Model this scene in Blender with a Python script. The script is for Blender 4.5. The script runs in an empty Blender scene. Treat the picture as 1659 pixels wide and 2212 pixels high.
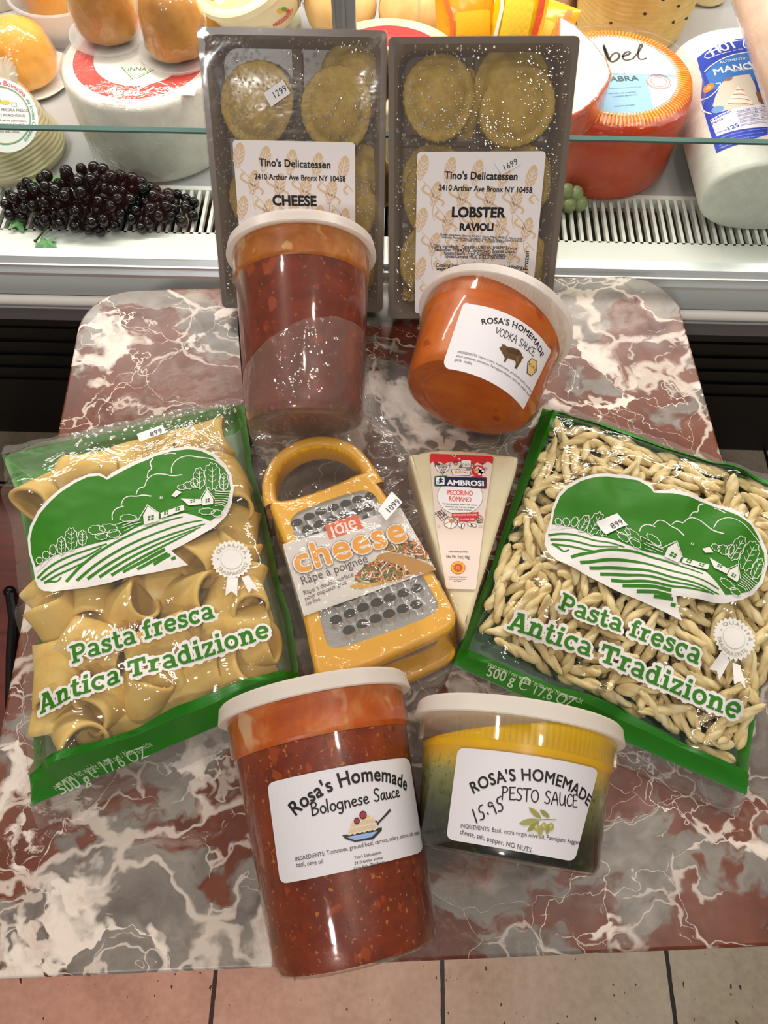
import bpy, bmesh, math, random
from mathutils import Vector, Matrix, noise as mnoise
from mathutils.geometry import tessellate_polygon
from mathutils.bvhtree import BVHTree

C = bpy.context.scene.collection
SC = bpy.context.scene
PI = math.pi
rad = math.radians

# ------------------------------------------------------------------ camera, world, lights, exposure
TOP = 0.75                     # height of the marble table top above the floor
CAMH = 0.517                   # camera height above the table top
IMW, IMH, FPX = 1659.0, 2212.0, 1600.0
PITCH = rad(63.2)
cam = bpy.data.cameras.new('camera')
cam.sensor_fit = 'HORIZONTAL'
cam.sensor_width = 36.0
cam.lens = 36.0 * FPX / IMW
cam.clip_start = 0.02
camo = bpy.data.objects.new('camera', cam)
C.objects.link(camo)
camo.location = (0, 0, TOP + CAMH)
camo.rotation_euler = (PI / 2 - PITCH, 0, 0)
SC.camera = camo

SC.view_settings.view_transform = 'Standard'
SC.view_settings.look = 'None'
SC.view_settings.gamma = 1.0
SC.view_settings.use_curve_mapping = False
SC.view_settings.exposure = 0.0
SC.cycles.transparent_max_bounces = 24
SC.cycles.max_bounces = 8

world = bpy.data.worlds.new('world')
SC.world = world
world.use_nodes = True
world.node_tree.nodes['Background'].inputs[0].default_value = (1.0, 0.955, 0.90, 1)
world.node_tree.nodes['Background'].inputs[1].default_value = 0.23


def area(name, loc, target, size, energy, col=(1, 1, 1), shape='DISK', size_y=None, spread=PI):
    l = bpy.data.lights.new(name, 'AREA')
    l.shape = shape
    l.size = size
    if size_y:
        l.size_y = size_y
    l.energy = energy
    l.color = col
    l.spread = spread
    o = bpy.data.objects.new(name, l)
    C.objects.link(o)
    o.location = loc
    o.rotation_euler = (Vector(target) - Vector(loc)).to_track_quat('-Z', 'Y').to_euler()
    return o


WARM = (1.0, 0.90, 0.78)
# shop ceiling spots behind and over the customer
area('ceiling_spot_light', (-0.70, -1.69, 2.62), (-0.1, 0.4, TOP), 0.24, 16, (1, .96, .92))
area('ceiling_spot_light', (0.75, 0.05, 2.75), (0.1, 0.3, TOP), 0.12, 6.2, WARM)
area('ceiling_spot_light', (-1.0, 0.45, 2.75), (-0.1, 0.3, TOP), 0.12, 5.2, WARM)
area('ceiling_spot_light', (0.15, -0.45, 2.75), (0.0, 0.2, TOP), 0.12, 5.2, WARM)
# light strip under the canopy of the display case
area('display_case_light', (0.0, 0.98, TOP + 0.62), (0.0, 0.80, TOP - 0.05), 2.0, 16.5, (1.0, .93, .83),
     'RECTANGLE', 0.06)
# red neon sign to the left, behind the customer
_l = bpy.data.lights.new('neon_sign_light', 'SPOT')
_l.energy = 45
_l.color = (1.0, .10, .06)
_l.spot_size = rad(44)
_l.spot_blend = 1.0
_l.shadow_soft_size = .12
_o = bpy.data.objects.new('neon_sign_light', _l)
C.objects.link(_o)
_o.location = (-0.75, -0.95, TOP + 0.50)
_o.rotation_euler = (Vector((-0.30, -0.06, TOP - .65)) - _o.location).to_track_quat('-Z', 'Y').to_euler()

# ------------------------------------------------------------------ helpers
CAMP = Vector((0, 0, TOP + CAMH))


def ray(px, py):
    x = (px - IMW / 2) / FPX
    y = -(py - IMH / 2) / FPX
    return Vector((x, math.cos(PITCH) + y * math.sin(PITCH), -math.sin(PITCH) + y * math.cos(PITCH)))


def at(px, py, z=0.0):
    """the point of the place seen at this spot of the photograph, z above the table top"""
    r = ray(px, py)
    return CAMP + r * ((z - CAMH) / r.z)


def lin(c):
    c /= 255.0
    return c / 12.92 if c <= .04045 else ((c + .055) / 1.055) ** 2.4


def rgb(h):
    if isinstance(h, (tuple, list)):
        return (h[0], h[1], h[2], 1)
    h = h.lstrip('#')
    return tuple(lin(int(h[i:i + 2], 16)) for i in (0, 2, 4)) + (1,)


class NT:
    """small node-tree builder"""
    def __init__(s, name):
        s.m = bpy.data.materials.new(name)
        s.m.use_nodes = True
        s.t = s.m.node_tree
        s.t.nodes.clear()
        s.out = s.t.nodes.new('ShaderNodeOutputMaterial')

    def n(s, typ, ins=None, **kw):
        nd = s.t.nodes.new('ShaderNode' + typ)
        for k, v in kw.items():
            setattr(nd, k, v)
        for k, v in (ins or {}).items():
            sock = nd.inputs[k]
            if isinstance(v, bpy.types.NodeSocket):
                s.t.links.new(v, sock)
            elif isinstance(v, bpy.types.Node):
                s.t.links.new(v.outputs[0], sock)
            else:
                if isinstance(v, str):
                    v = rgb(v)
                sock.default_value = v
        return nd

    def ramp(s, fac, stops, interp='LINEAR'):
        nd = s.n('ValToRGB', {0: fac})
        cr = nd.color_ramp
        cr.interpolation = interp
        while len(cr.elements) > 1:
            cr.elements.remove(cr.elements[-1])
        for i, (p, c) in enumerate(stops):
            e = cr.elements[0] if i == 0 else cr.elements.new(p)
            e.position = p
            e.color = rgb(c) if not isinstance(c, (int, float)) else (c, c, c, 1)
        return nd.outputs[0]

    def mix(s, fac, a, b, mode='MIX'):
        nd = s.n('MixRGB', {0: fac, 1: a, 2: b}, blend_type=mode)
        return nd.outputs[0]

    def math(s, op, a, b=0.0, clamp=False):
        return s.n('Math', {0: a, 1: b}, operation=op, use_clamp=clamp).outputs[0]

    def noise(s, vec, scale, detail=3, rough=.55, dist=0.0):
        nd = s.n('TexNoise', {'Scale': scale, 'Detail': detail, 'Roughness': rough, 'Distortion': dist})
        if vec is not None:
            s.t.links.new(vec, nd.inputs['Vector'])
        return nd

    def coord(s, which='Object'):
        return s.n('TexCoord').outputs[which]

    def bump(s, h, strength=.3, dist=.001):
        return s.n('Bump', {'Height': h, 'Strength': strength, 'Distance': dist}).outputs[0]

    def bsdf(s, **kw):
        names = {'col': 'Base Color', 'rough': 'Roughness', 'metal': 'Metallic', 'spec': 'Specular IOR Level',
                 'normal': 'Normal', 'alpha': 'Alpha', 'sss': 'Subsurface Weight', 'coat': 'Coat Weight',
                 'coatr': 'Coat Roughness', 'trans': 'Transmission Weight', 'ecol': 'Emission Color',
                 'estr': 'Emission Strength', 'ior': 'IOR', 'sheen': 'Sheen Weight'}
        return s.n('BsdfPrincipled', {names[k]: v for k, v in kw.items()})

    def finish(s, node):
        s.t.links.new(node.outputs[0] if isinstance(node, bpy.types.Node) else node, s.out.inputs[0])
        return s.m


_mats = {}


def ink(col, rough=.55, metal=0.0, spec=.35):
    """plain printed colour / plain material"""
    key = (str(col), rough, metal, spec)
    if key not in _mats:
        t = NT('print_' + str(col).strip('#'))
        _mats[key] = t.finish(t.bsdf(col=rgb(col), rough=rough, metal=metal, spec=spec))
    return _mats[key]


def plain(name, col, rough=.5, metal=0.0, spec=.5, vary=0.0, scale=40, bump=0.0, bscale=200, sss=0.0, coat=0.0):
    key = ('p', name)
    if key in _mats:
        return _mats[key]
    t = NT(name)
    co = t.coord()
    c = rgb(col)
    if vary:
        nz = t.noise(co, scale, 5)
        c = t.mix(nz.outputs[0], tuple(v * (1 - vary) for v in c[:3]) + (1,), tuple(min(1, v * (1 + vary)) for v in c[:3]) + (1,))
    kw = dict(col=c, rough=rough, metal=metal, spec=spec, coat=coat)
    if bump:
        kw['normal'] = t.bump(t.noise(co, bscale, 4).outputs[0], bump, .001)
    b = t.bsdf(**kw)
    if sss:
        b.inputs['Subsurface Weight'].default_value = sss
        b.inputs['Subsurface Radius'].default_value = (.004, .003, .0015)
        b.inputs['Subsurface Scale'].default_value = 1.0
    _mats[key] = t.finish(b)
    return _mats[key]


def film(name, tint=(1, 1, 1), gloss=.10, wr=.5, scale=60, base=.03, fres=1.0, haze=0.0, hcol='#ffffff', stretch=(1, 1, 1)):
    """clear crinkled plastic: passes light straight through, with sharp reflections"""
    key = ('f', name)
    if key in _mats:
        return _mats[key]
    t = NT(name)
    co = t.coord()
    mp = t.n('Mapping', {'Vector': co, 'Scale': stretch}).outputs[0]
    n1 = t.noise(mp, scale, 4, .6, .6).outputs[0]
    rg = t.math('ABSOLUTE', t.math('SUBTRACT', n1, .5))
    nrm = t.bump(rg, wr, .004)
    fr = t.n('LayerWeight', {'Blend': .5, 'Normal': nrm}).outputs['Facing']
    fac = t.math('ADD', t.math('MULTIPLY', t.math('POWER', fr, 4.0), fres * .8), base, True)
    tr = t.n('BsdfTransparent', {'Color': tuple(tint) + (1,)})
    if haze:
        df = t.n('BsdfDiffuse', {'Color': hcol})
        tr = t.n('MixShader', {0: haze, 1: tr, 2: df})
    gl = t.n('BsdfGlossy', {'Color': (1, 1, 1, 1), 'Roughness': gloss, 'Normal': nrm})
    _mats[key] = t.finish(t.n('MixShader', {0: fac, 1: tr, 2: gl}))
    return _mats[key]


def frost(name, col, alpha, rough=.3, bump=0.0):
    """milky translucent plastic"""
    key = ('fr', name)
    if key in _mats:
        return _mats[key]
    t = NT(name)
    kw = dict(col=rgb(col), rough=rough, spec=.5)
    if bump:
        kw['normal'] = t.bump(t.noise(t.coord(), 90, 3).outputs[0], bump, .001)
    b = t.bsdf(**kw)
    tl = t.n('BsdfTranslucent', {'Color': rgb(col)})
    b2 = t.n('MixShader', {0: .35, 1: b, 2: tl})
    tr = t.n('BsdfTransparent', {'Color': (1, 1, 1, 1)})
    _mats[key] = t.finish(t.n('MixShader', {0: alpha, 1: tr, 2: b2}))
    return _mats[key]


# ---- objects
def empty(name, label=None, cat=None, M=None, group=None):
    o = bpy.data.objects.new(name, None)
    o.empty_display_size = .02
    C.objects.link(o)
    if M is not None:
        o.matrix_world = M
    tag(o, label, cat, group)
    return o


def tag(o, label=None, cat=None, group=None, kind=None):
    if label:
        o['label'] = label
    if cat:
        o['category'] = cat
    if group:
        o['group'] = group
    if kind:
        o['kind'] = kind
    return o


def mesh_obj(name, verts, faces, mats, parent=None, idx=None, smooth=False, M=None, auto=None):
    me = bpy.data.meshes.new(name)
    me.from_pydata([tuple(v) for v in verts], [], faces)
    for m in (mats if isinstance(mats, (list, tuple)) else [mats]):
        me.materials.append(m)
    if idx:
        me.polygons.foreach_set('material_index', idx)
    if smooth:
        me.polygons.foreach_set('use_smooth', [True] * len(me.polygons))
    me.update()
    if auto is not None and smooth:
        me.set_sharp_from_angle(angle=rad(auto))
    o = bpy.data.objects.new(name, me)
    C.objects.link(o)
    if parent:
        o.parent = parent
    if M is not None:
        o.matrix_local = M
    return o


class MB:
    """collects shapes into one mesh"""
    def __init__(s):
        s.v, s.f, s.i = [], [], []
        s.M = Matrix()

    def add(s, v, f, mi=0):
        b = len(s.v)
        s.v += [s.M @ Vector(q) for q in v]
        s.f += [tuple(k + b for k in q) for q in f]
        s.i += [mi] * len(f)
        return s

    def box(s, x0, x1, y0, y1, z0, z1, mi=0):
        v = [(x, y, z) for z in (z0, z1) for y in (y0, y1) for x in (x0, x1)]
        return s.add(v, [(0, 2, 3, 1), (4, 5, 7, 6), (0, 1, 5, 4), (2, 6, 7, 3), (0, 4, 6, 2), (1, 3, 7, 5)], mi)

    def lathe(s, prof, seg=48, mi=0, a0=0, a1=2 * PI, sx=1, sy=1, wob=None):
        full = abs(a1 - a0 - 2 * PI) < 1e-6
        n = seg if full else seg + 1
        v, f = [], []
        for (r, z) in prof:
            for k in range(n):
                a = a0 + (a1 - a0) * k / seg
                rr = r * (wob(a, z) if wob else 1)
                v.append((rr * math.cos(a) * sx, rr * math.sin(a) * sy, z))
        for j in range(len(prof) - 1):
            for k in range(seg):
                k2 = (k + 1) % n
                f.append((j * n + k, j * n + k2, (j + 1) * n + k2, (j + 1) * n + k))
        if full:
            if prof[0][0] > 1e-6:
                f.append(tuple(reversed(range(n))))
            if prof[-1][0] > 1e-6:
                f.append(tuple((len(prof) - 1) * n + k for k in range(n)))
        return s.add(v, f, mi)

    def prism(s, pts, z0, z1, mi=0, bev=0.0, mi_top=None):
        """vertical prism over a 2-D outline (counter-clockwise), optionally with a softened top edge"""
        n = len(pts)
        rings = [(0, z0)]
        if bev:
            for k in range(5):
                a = k / 4 * PI / 2
                rings.append((bev * (1 - math.cos(a)), z1 - bev + bev * math.sin(a)))
        else:
            rings.append((0, z1))
        v, f = [], []
        for ins, z in rings:
            q = inset(pts, ins) if ins else pts
            v += [(x, y, z) for x, y in q]
        for j in range(len(rings) - 1):
            for k in range(n):
                k2 = (k + 1) % n
                f.append((j * n + k, j * n + k2, (j + 1) * n + k2, (j + 1) * n + k))
        s.add(v, f, mi)
        b = (len(rings) - 1) * n
        tv, tf = fill2([v[b + k][:2] for k in range(n)])
        s.add([(x, y, rings[-1][1]) for x, y in tv], tf, mi if mi_top is None else mi_top)
        s.add([(x, y, z0) for x, y in pts], [tuple(reversed(t)) for t in fill2(pts)[1]], mi)
        return s

    def tube(s, pts, r, seg=8, mi=0, closed=False, sc=(1, 1)):
        pts = [Vector(p) for p in pts]
        n = len(pts)
        v, f = [], []
        up = Vector((0, 0, 1))
        prev = None
        for i, p in enumerate(pts):
            a = pts[(i - 1) % n] if (closed or i > 0) else p
            b = pts[(i + 1) % n] if (closed or i < n - 1) else p
            d = (b - a).normalized()
            if prev is None:
                x = d.cross(up)
                if x.length < 1e-4:
                    x = d.cross(Vector((1, 0, 0)))
            else:
                x = prev - d * prev.dot(d)
            x.normalize()
            prev = x
            y = d.cross(x)
            rr = r[i] if isinstance(r, (list, tuple)) else r
            for k in range(seg):
                t = 2 * PI * k / seg
                v.append(p + x * (rr * math.cos(t) * sc[0]) + y * (rr * math.sin(t) * sc[1]))
        m = n if closed else n - 1
        for i in range(m):
            for k in range(seg):
                k2 = (k + 1) % seg
                i2 = (i + 1) % n
                f.append((i * seg + k, i * seg + k2, i2 * seg + k2, i2 * seg + k))
        if not closed:
            f.append(tuple(reversed(range(seg))))
            f.append(tuple((n - 1) * seg + k for k in range(seg)))
        return s.add(v, f, mi)

    def ball(s, c, r, seg=12, rings=8, mi=0, sc=(1, 1, 1)):
        v, f = [], []
        for j in range(rings + 1):
            t = PI * j / rings
            for k in range(seg):
                a = 2 * PI * k / seg
                v.append((c[0] + r * sc[0] * math.sin(t) * math.cos(a), c[1] + r * sc[1] * math.sin(t) * math.sin(a),
                          c[2] + r * sc[2] * math.cos(t)))
        for j in range(rings):
            for k in range(seg):
                k2 = (k + 1) % seg
                f.append((j * seg + k, (j + 1) * seg + k, (j + 1) * seg + k2, j * seg + k2))
        return s.add(v, f, mi)

    def build(s, name, mats, parent=None, smooth=True, auto=35, M=None):
        return mesh_obj(name, s.v, s.f, mats, parent, s.i, smooth, M, auto)


def inset(pts, d):
    n = len(pts)
    out = []
    for i in range(n):
        p, a, b = Vector(pts[i]), Vector(pts[i - 1]), Vector(pts[(i + 1) % n])
        e1, e2 = (p - a), (b - p)
        if e1.length < 1e-9 or e2.length < 1e-9:
            out.append((p.x, p.y))
            continue
        e1.normalize()
        e2.normalize()
        nn = Vector((-e1.y - e2.y, e1.x + e2.x))
        l = nn.length
        if l < 1e-6:
            out.append((p.x, p.y))
            continue
        nn /= l
        c = max(.35, nn.dot(Vector((-e1.y, e1.x))))
        q = p + nn * (d / c)
        out.append((q.x, q.y))
    return out


def fill2(pts, holes=()):
    loops = [[Vector((p[0], p[1], 0)) for p in pts]] + [[Vector((p[0], p[1], 0)) for p in h] for h in holes]
    tris = tessellate_polygon(loops)
    vv = [(p.x, p.y) for l in loops for p in l]
    out = []
    for t in tris:
        a, b, c = (vv[k] for k in t)
        cr = (b[0] - a[0]) * (c[1] - a[1]) - (b[1] - a[1]) * (c[0] - a[0])
        if abs(cr) < 1e-16:
            continue
        out.append(tuple(t) if cr > 0 else (t[0], t[2], t[1]))
    return vv, out


def rrect(x0, y0, x1, y1, r, seg=5):
    pts = []
    for cx, cy, a in ((x1 - r, y1 - r, 0), (x0 + r, y1 - r, 90), (x0 + r, y0 + r, 180), (x1 - r, y0 + r, 270)):
        for k in range(seg + 1):
            t = rad(a + 90 * k / seg)
            pts.append((cx + r * math.cos(t), cy + r * math.sin(t)))
    return pts


def ell(cx, cy, rx, ry, n=32, a0=0, a1=360, rot=0):
    out = []
    cr, sr = math.cos(rad(rot)), math.sin(rad(rot))
    full = abs(a1 - a0) >= 360
    for k in range(n if full else n + 1):
        t = rad(a0 + (a1 - a0) * k / n)
        x, y = rx * math.cos(t), ry * math.sin(t)
        out.append((cx + x * cr - y * sr, cy + x * sr + y * cr))
    return out


def smooth_line(pts, it=2, closed=False):
    for _ in range(it):
        n = len(pts)
        q = []
        rng = range(n) if closed else range(n - 1)
        if not closed:
            q.append(tuple(pts[0]))
        for i in rng:
            a, b = pts[i], pts[(i + 1) % n]
            q.append((a[0] * .75 + b[0] * .25, a[1] * .75 + b[1] * .25))
            q.append((a[0] * .25 + b[0] * .75, a[1] * .25 + b[1] * .75))
        if not closed:
            q.append(tuple(pts[-1]))
        pts = q
    return pts
# ------------------------------------------------------------------ surfaces that carry printing
class Plane:
    """plane z = z0 of a local frame M"""
    def __init__(s, M, z0=0.0):
        s.M, s.z0, s.Mi = M, z0, M.inverted()
        s.maxlen = None

    def px(s, x, y):
        o, d = s.Mi @ CAMP, s.Mi.to_3x3() @ ray(x, y)
        t = (s.z0 - o.z) / d.z
        p = o + d * t
        return (p.x, p.y)

    def xyz(s, u, v, off=0.0):
        return (u, v, s.z0 + off)


class Cone:
    """wall of a round tub: local z is the axis, u = arc length from the +x direction, v = height"""
    def __init__(s, M, r0, r1, h):
        s.M, s.Mi, s.r0, s.k = M, M.inverted(), r0, (r1 - r0) / h
        s.rm = (r0 + r1) / 2
        s.maxlen = .004

    def px(s, x, y):
        o, d = s.Mi @ CAMP, s.Mi.to_3x3() @ ray(x, y)
        # (ox+t dx)^2+(oy+t dy)^2 = (r0+k(oz+t dz))^2
        A0, B0 = s.r0 + s.k * o.z, s.k * d.z
        a = d.x * d.x + d.y * d.y - B0 * B0
        b = 2 * (o.x * d.x + o.y * d.y - A0 * B0)
        c = o.x * o.x + o.y * o.y - A0 * A0
        q = b * b - 4 * a * c
        t = (-b - math.sqrt(max(q, 0))) / (2 * a)
        p = o + d * t
        return (math.atan2(p.y, p.x) * s.rm, p.z)

    def xyz(s, u, v, off=0.0):
        a, r = u / s.rm, s.r0 + s.k * v + off
        return (r * math.cos(a), r * math.sin(a), v)


class Relief:
    """height field z = h(u, v) of a local frame M"""
    def __init__(s, M, h, maxlen=.0032):
        s.M, s.Mi, s.h, s.maxlen = M, M.inverted(), h, maxlen

    def px(s, x, y, z=None):
        o, d = s.Mi @ CAMP, s.Mi.to_3x3() @ ray(x, y)
        zz = .02 if z is None else z
        for _ in range(1 if z is not None else 14):
            t = (zz - o.z) / d.z
            p = o + d * t
            if z is None:
                zz = .5 * zz + .5 * s.h(p.x, p.y)
        return (p.x, p.y)

    def xyz(s, u, v, off=0.0):
        return (u, v, s.h(u, v) + off)


_txt = {}


def glyphs(text, bold=0.0, shear=0.0, spacing=1.0):
    """triangles of a line of type, baseline at y = 0, size 1"""
    key = (text, bold, shear, spacing)
    if key in _txt:
        return _txt[key]
    cu = bpy.data.curves.new('type', 'FONT')
    cu.body = text
    cu.size = 1.0
    cu.resolution_u = 3
    cu.shear = shear
    cu.space_character = spacing
    cu.fill_mode = 'FRONT'
    ob = bpy.data.objects.new('type', cu)
    C.objects.link(ob)
    dg = bpy.context.evaluated_depsgraph_get()
    dg.update()
    me = bpy.data.meshes.new_from_object(ob.evaluated_get(dg))
    me.calc_loop_triangles()
    v = [(p.co.x, p.co.y) for p in me.vertices]
    f = [tuple(t.vertices) for t in me.loop_triangles]
    bpy.data.objects.remove(ob)
    bpy.data.curves.remove(cu)
    bpy.data.meshes.remove(me)
    if bold:                        # heavier weights: the outline set a few times round its place
        if bold < .02:
            sh = [(-bold, 0), (bold, 0)]
        else:
            m = 4 if bold < .04 else 12
            sh = [(0, 0)] + [(bold * math.cos(k * 2 * PI / m + PI / 4), bold * math.sin(k * 2 * PI / m + PI / 4)) for k in range(m)]
        n = len(v)
        f = [tuple(q + n * k for q in t) for k in range(len(sh)) for t in f]
        v = [(x + dx, y + dy, k * 4e-6) for k, (dx, dy) in enumerate(sh) for x, y in v]
    _txt[key] = (v, f)
    return v, f


def ribbon(pts, w, ext=0.0, closed=False):
    """quads along a line of width w (number, or one per point)"""
    P = [Vector((p[0], p[1])) for p in pts]
    n = len(P)
    if ext and not closed:
        P[0] = P[0] + (P[0] - P[1]).normalized() * ext
        P[-1] = P[-1] + (P[-1] - P[-2]).normalized() * ext
    v, f = [], []
    for i in range(n):
        a = P[(i - 1) % n] if (closed or i) else P[i]
        b = P[(i + 1) % n] if (closed or i < n - 1) else P[i]
        e1 = (P[i] - a).normalized() if (P[i] - a).length > 1e-9 else None
        e2 = (b - P[i]).normalized() if (b - P[i]).length > 1e-9 else None
        e1 = e1 or e2
        e2 = e2 or e1
        if e1 is None:
            e1 = e2 = Vector((1, 0))
        d = e1 + e2
        d = d.normalized() if d.length > 1e-6 else e1
        nn = Vector((-d.y, d.x))
        c = max(.5, nn.dot(Vector((-e1.y, e1.x))))
        ww = (w[i] if isinstance(w, (list, tuple)) else w) / 2 / c
        v += [tuple(P[i] + nn * ww), tuple(P[i] - nn * ww)]
    for i in range(n if closed else n - 1):
        j = (i + 1) % n
        f.append((2 * i, 2 * i + 1, 2 * j + 1, 2 * j))
    return v, f


def E(cx, cy, rx, ry, a0, a1, n=14):
    return ell(cx, cy, rx, ry, n, a0, a1) if abs(a1 - a0) < 360 else ell(cx, cy, rx, ry, 24) + [ell(cx, cy, rx, ry, 24)[0]]


# bold slab-serif letters as thick strokes: (points, width)
SLAB = {
    'P': (.92, [([(.25, 0), (.25, 1)], .21), ([(.02, .065), (.48, .065)], .13), ([(.02, .935), (.3, .935)], .13),
                ([(.3, .92)] + E(.55, .68, .24, .24, 90, -90) + [(.3, .44)], .17)]),
    'T': (.98, [([(.47, 0), (.47, .95)], .22), ([(.03, .91), (.91, .91)], .18), ([(.09, .62), (.09, .98)], .13),
                ([(.85, .62), (.85, .98)], .13), ([(.22, .065), (.72, .065)], .13)]),
    'A': (1.0, [([(.17, .05), (.44, .98)], .17), ([(.80, .05), (.51, .98)], .22), ([(.25, .33), (.7, .33)], .13),
                ([(0, .065), (.36, .065)], .13), ([(.58, .065), (1.0, .065)], .13), ([(.25, .94), (.55, .94)], .12)]),
    'a': (.76, [(E(.33, .5, .24, .19, 150, 0), .15), ([(.56, .52), (.56, .06)], .2), (E(.33, .21, .22, .15, 0, 360), .14),
                ([(.5, .06), (.74, .06)], .12)]),
    's': (.62, [([(.5, .56), (.42, .65), (.3, .68), (.17, .64), (.13, .54), (.2, .44), (.35, .38), (.48, .31), (.51, .2),
                  (.43, .09), (.29, .06), (.15, .1), (.08, .19)], .16), ([(.52, .48), (.52, .73)], .1),
                ([(.06, .01), (.06, .27)], .1)]),
    't': (.54, [([(.22, .97), (.22, .2), (.27, .1), (.37, .07), (.46, .1), (.5, .17)], .19), ([(0, .67), (.46, .67)], .13)]),
    'f': (.54, [([(.22, 0), (.22, .78), (.27, .92), (.38, .98), (.52, .93)], .19), ([(.02, .67), (.47, .67)], .13),
                ([(.02, .06), (.46, .06)], .12)]),
    'r': (.62, [([(.22, 0), (.22, .73)], .2), ([(0, .06), (.46, .06)], .12), ([(.0, .67), (.25, .67)], .12),
                ([(.24, .42), (.3, .58), (.4, .66), (.57, .64)], .18)]),
    'e': (.72, [(E(.36, .37, .27, .3, 0, 322), .17), ([(.12, .37), (.66, .37)], .13)]),
    'c': (.68, [(E(.37, .37, .27, .3, 45, 318), .18), ([(.58, .48), (.58, .73)], .11)]),
    'n': (.86, [([(.2, 0), (.2, .73)], .2), ([(0, .06), (.4, .06)], .12), ([(0, .67), (.24, .67)], .12),
                ([(.22, .42), (.31, .59), (.44, .66), (.57, .6), (.62, .45), (.62, 0)], .19), ([(.44, .06), (.84, .06)], .12)]),
    'i': (.44, [([(.22, 0), (.22, .73)], .2), ([(0, .06), (.44, .06)], .12), ([(.02, .67), (.25, .67)], .12),
                ([(.22, .84), (.22, 1.04)], .21)]),
    'd': (.82, [([(.57, 0), (.57, 1)], .2), ([(.36, .94), (.6, .94)], .12), ([(.57, .06), (.8, .06)], .12),
                (E(.34, .36, .24, .29, 0, 360), .16)]),
    'z': (.66, [([(.05, .66), (.6, .66)], .14), ([(.54, .64), (.1, .09)], .17), ([(.03, .07), (.62, .07)], .14),
                ([(.09, .47), (.09, .7)], .12), ([(.57, .03), (.57, .27)], .12)]),
    'o': (.76, [(E(.37, .37, .27, .3, 0, 360), .18)]),
    ' ': (.36, []),
}
# felt-pen letters as thin strokes
PEN = {
    'H': (.72, [[(.1, 1), (.08, 0)], [(.6, 1), (.6, 0)], [(.08, .48), (.6, .54)]]),
    'V': (.62, [[(.02, .98), (.28, 0), (.6, 1.02)]]), 'O': (.72, [E(.34, .48, .29, .47, 100, 455, 18)]),
    'D': (.7, [[(.1, .98), (.08, 0)], [(.02, .96), (.4, .9), (.6, .62), (.55, .3), (.3, .04), (.05, .0)]]),
    'K': (.62, [[(.1, 1), (.08, 0)], [(.55, .98), (.1, .42), (.58, .02)]]), 'A': (.68, [[(.02, 0), (.3, 1), (.42, .95), (.62, -.02)], [(.1, .36), (.55, .4)]]),
    'S': (.56, [[(.5, .86), (.4, .98), (.22, .98), (.08, .84), (.12, .64), (.34, .48), (.46, .3), (.38, .08), (.2, 0), (.02, .1)]]),
    'U': (.68, [[(.06, .98), (.06, .3), (.16, .04), (.34, .02), (.5, .25), (.56, 1), (.56, .1), (.64, 0)]]),
    'C': (.6, [[(.54, .84), (.42, .98), (.2, .9), (.06, .55), (.1, .2), (.26, .02), (.44, .06), (.56, .18)]]),
    'E': (.56, [[(.08, .98), (.08, .02)], [(.04, .96), (.5, 1)], [(.08, .5), (.42, .54)], [(.06, .02), (.52, .04)]]),
    'P': (.58, [[(.12, 1), (.06, -.05)], [(.02, .94), (.34, 1), (.52, .82), (.42, .58), (.1, .48)]]),
    'T': (.6, [[(.3, .98), (.28, 0)], [(0, .96), (.6, 1)]]),
    'B': (.66, [[(.12, 1), (.08, 0)], [(.0, .9), (.3, 1), (.5, .86), (.42, .64), (.12, .52)], [(.12, .52), (.44, .5), (.6, .28), (.42, .05), (.06, 0)]]),
    'o': (.52, [E(.25, .28, .2, .27, 100, 455, 14)]), 'l': (.2, [[(.08, 1), (.06, 0)]]),
    'g': (.54, [E(.24, .3, .2, .25, 60, 420, 14), [(.44, .56), (.42, -.1), (.3, -.32), (.1, -.26)]]),
    'n': (.54, [[(.08, .56), (.08, 0)], [(.08, .36), (.24, .54), (.38, .5), (.42, .3), (.44, 0)]]),
    'e': (.5, [[(.04, .26), (.42, .32), (.36, .52), (.18, .54), (.05, .34), (.1, .08), (.26, 0), (.44, .1)]]),
    's': (.42, [[(.36, .5), (.2, .56), (.08, .46), (.14, .32), (.3, .24), (.32, .08), (.18, 0), (.02, .06)]]),
    'a': (.54, [[(.42, .52), (.2, .56), (.04, .3), (.1, .04), (.28, .06), (.42, .5), (.42, .1), (.52, 0)]]),
    'u': (.54, [[(.06, .54), (.08, .14), (.2, 0), (.34, .12), (.42, .54), (.42, .1), (.52, 0)]]),
    'c': (.46, [[(.4, .48), (.24, .56), (.08, .4), (.06, .14), (.2, 0), (.42, .08)]]),
    '1': (.4, [[(.2, 1), (.16, 0)]]), '5': (.5, [[(.5, 1), (.22, .98), (.14, .6), (.34, .54), (.36, .2), (.22, .02), (.02, .08)]]),
    '.': (.22, [[(.08, .3), (.12, .2)]]), '9': (.5, [[(.38, .8), (.2, .98), (.06, .78), (.18, .58), (.38, .74), (.36, .0)]]),
    'b': (.56, [[(.1, 1.1), (.06, .05), (.25, 0), (.42, .2), (.34, .5), (.1, .4)]]),
    ' ': (.4, []),
}


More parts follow.
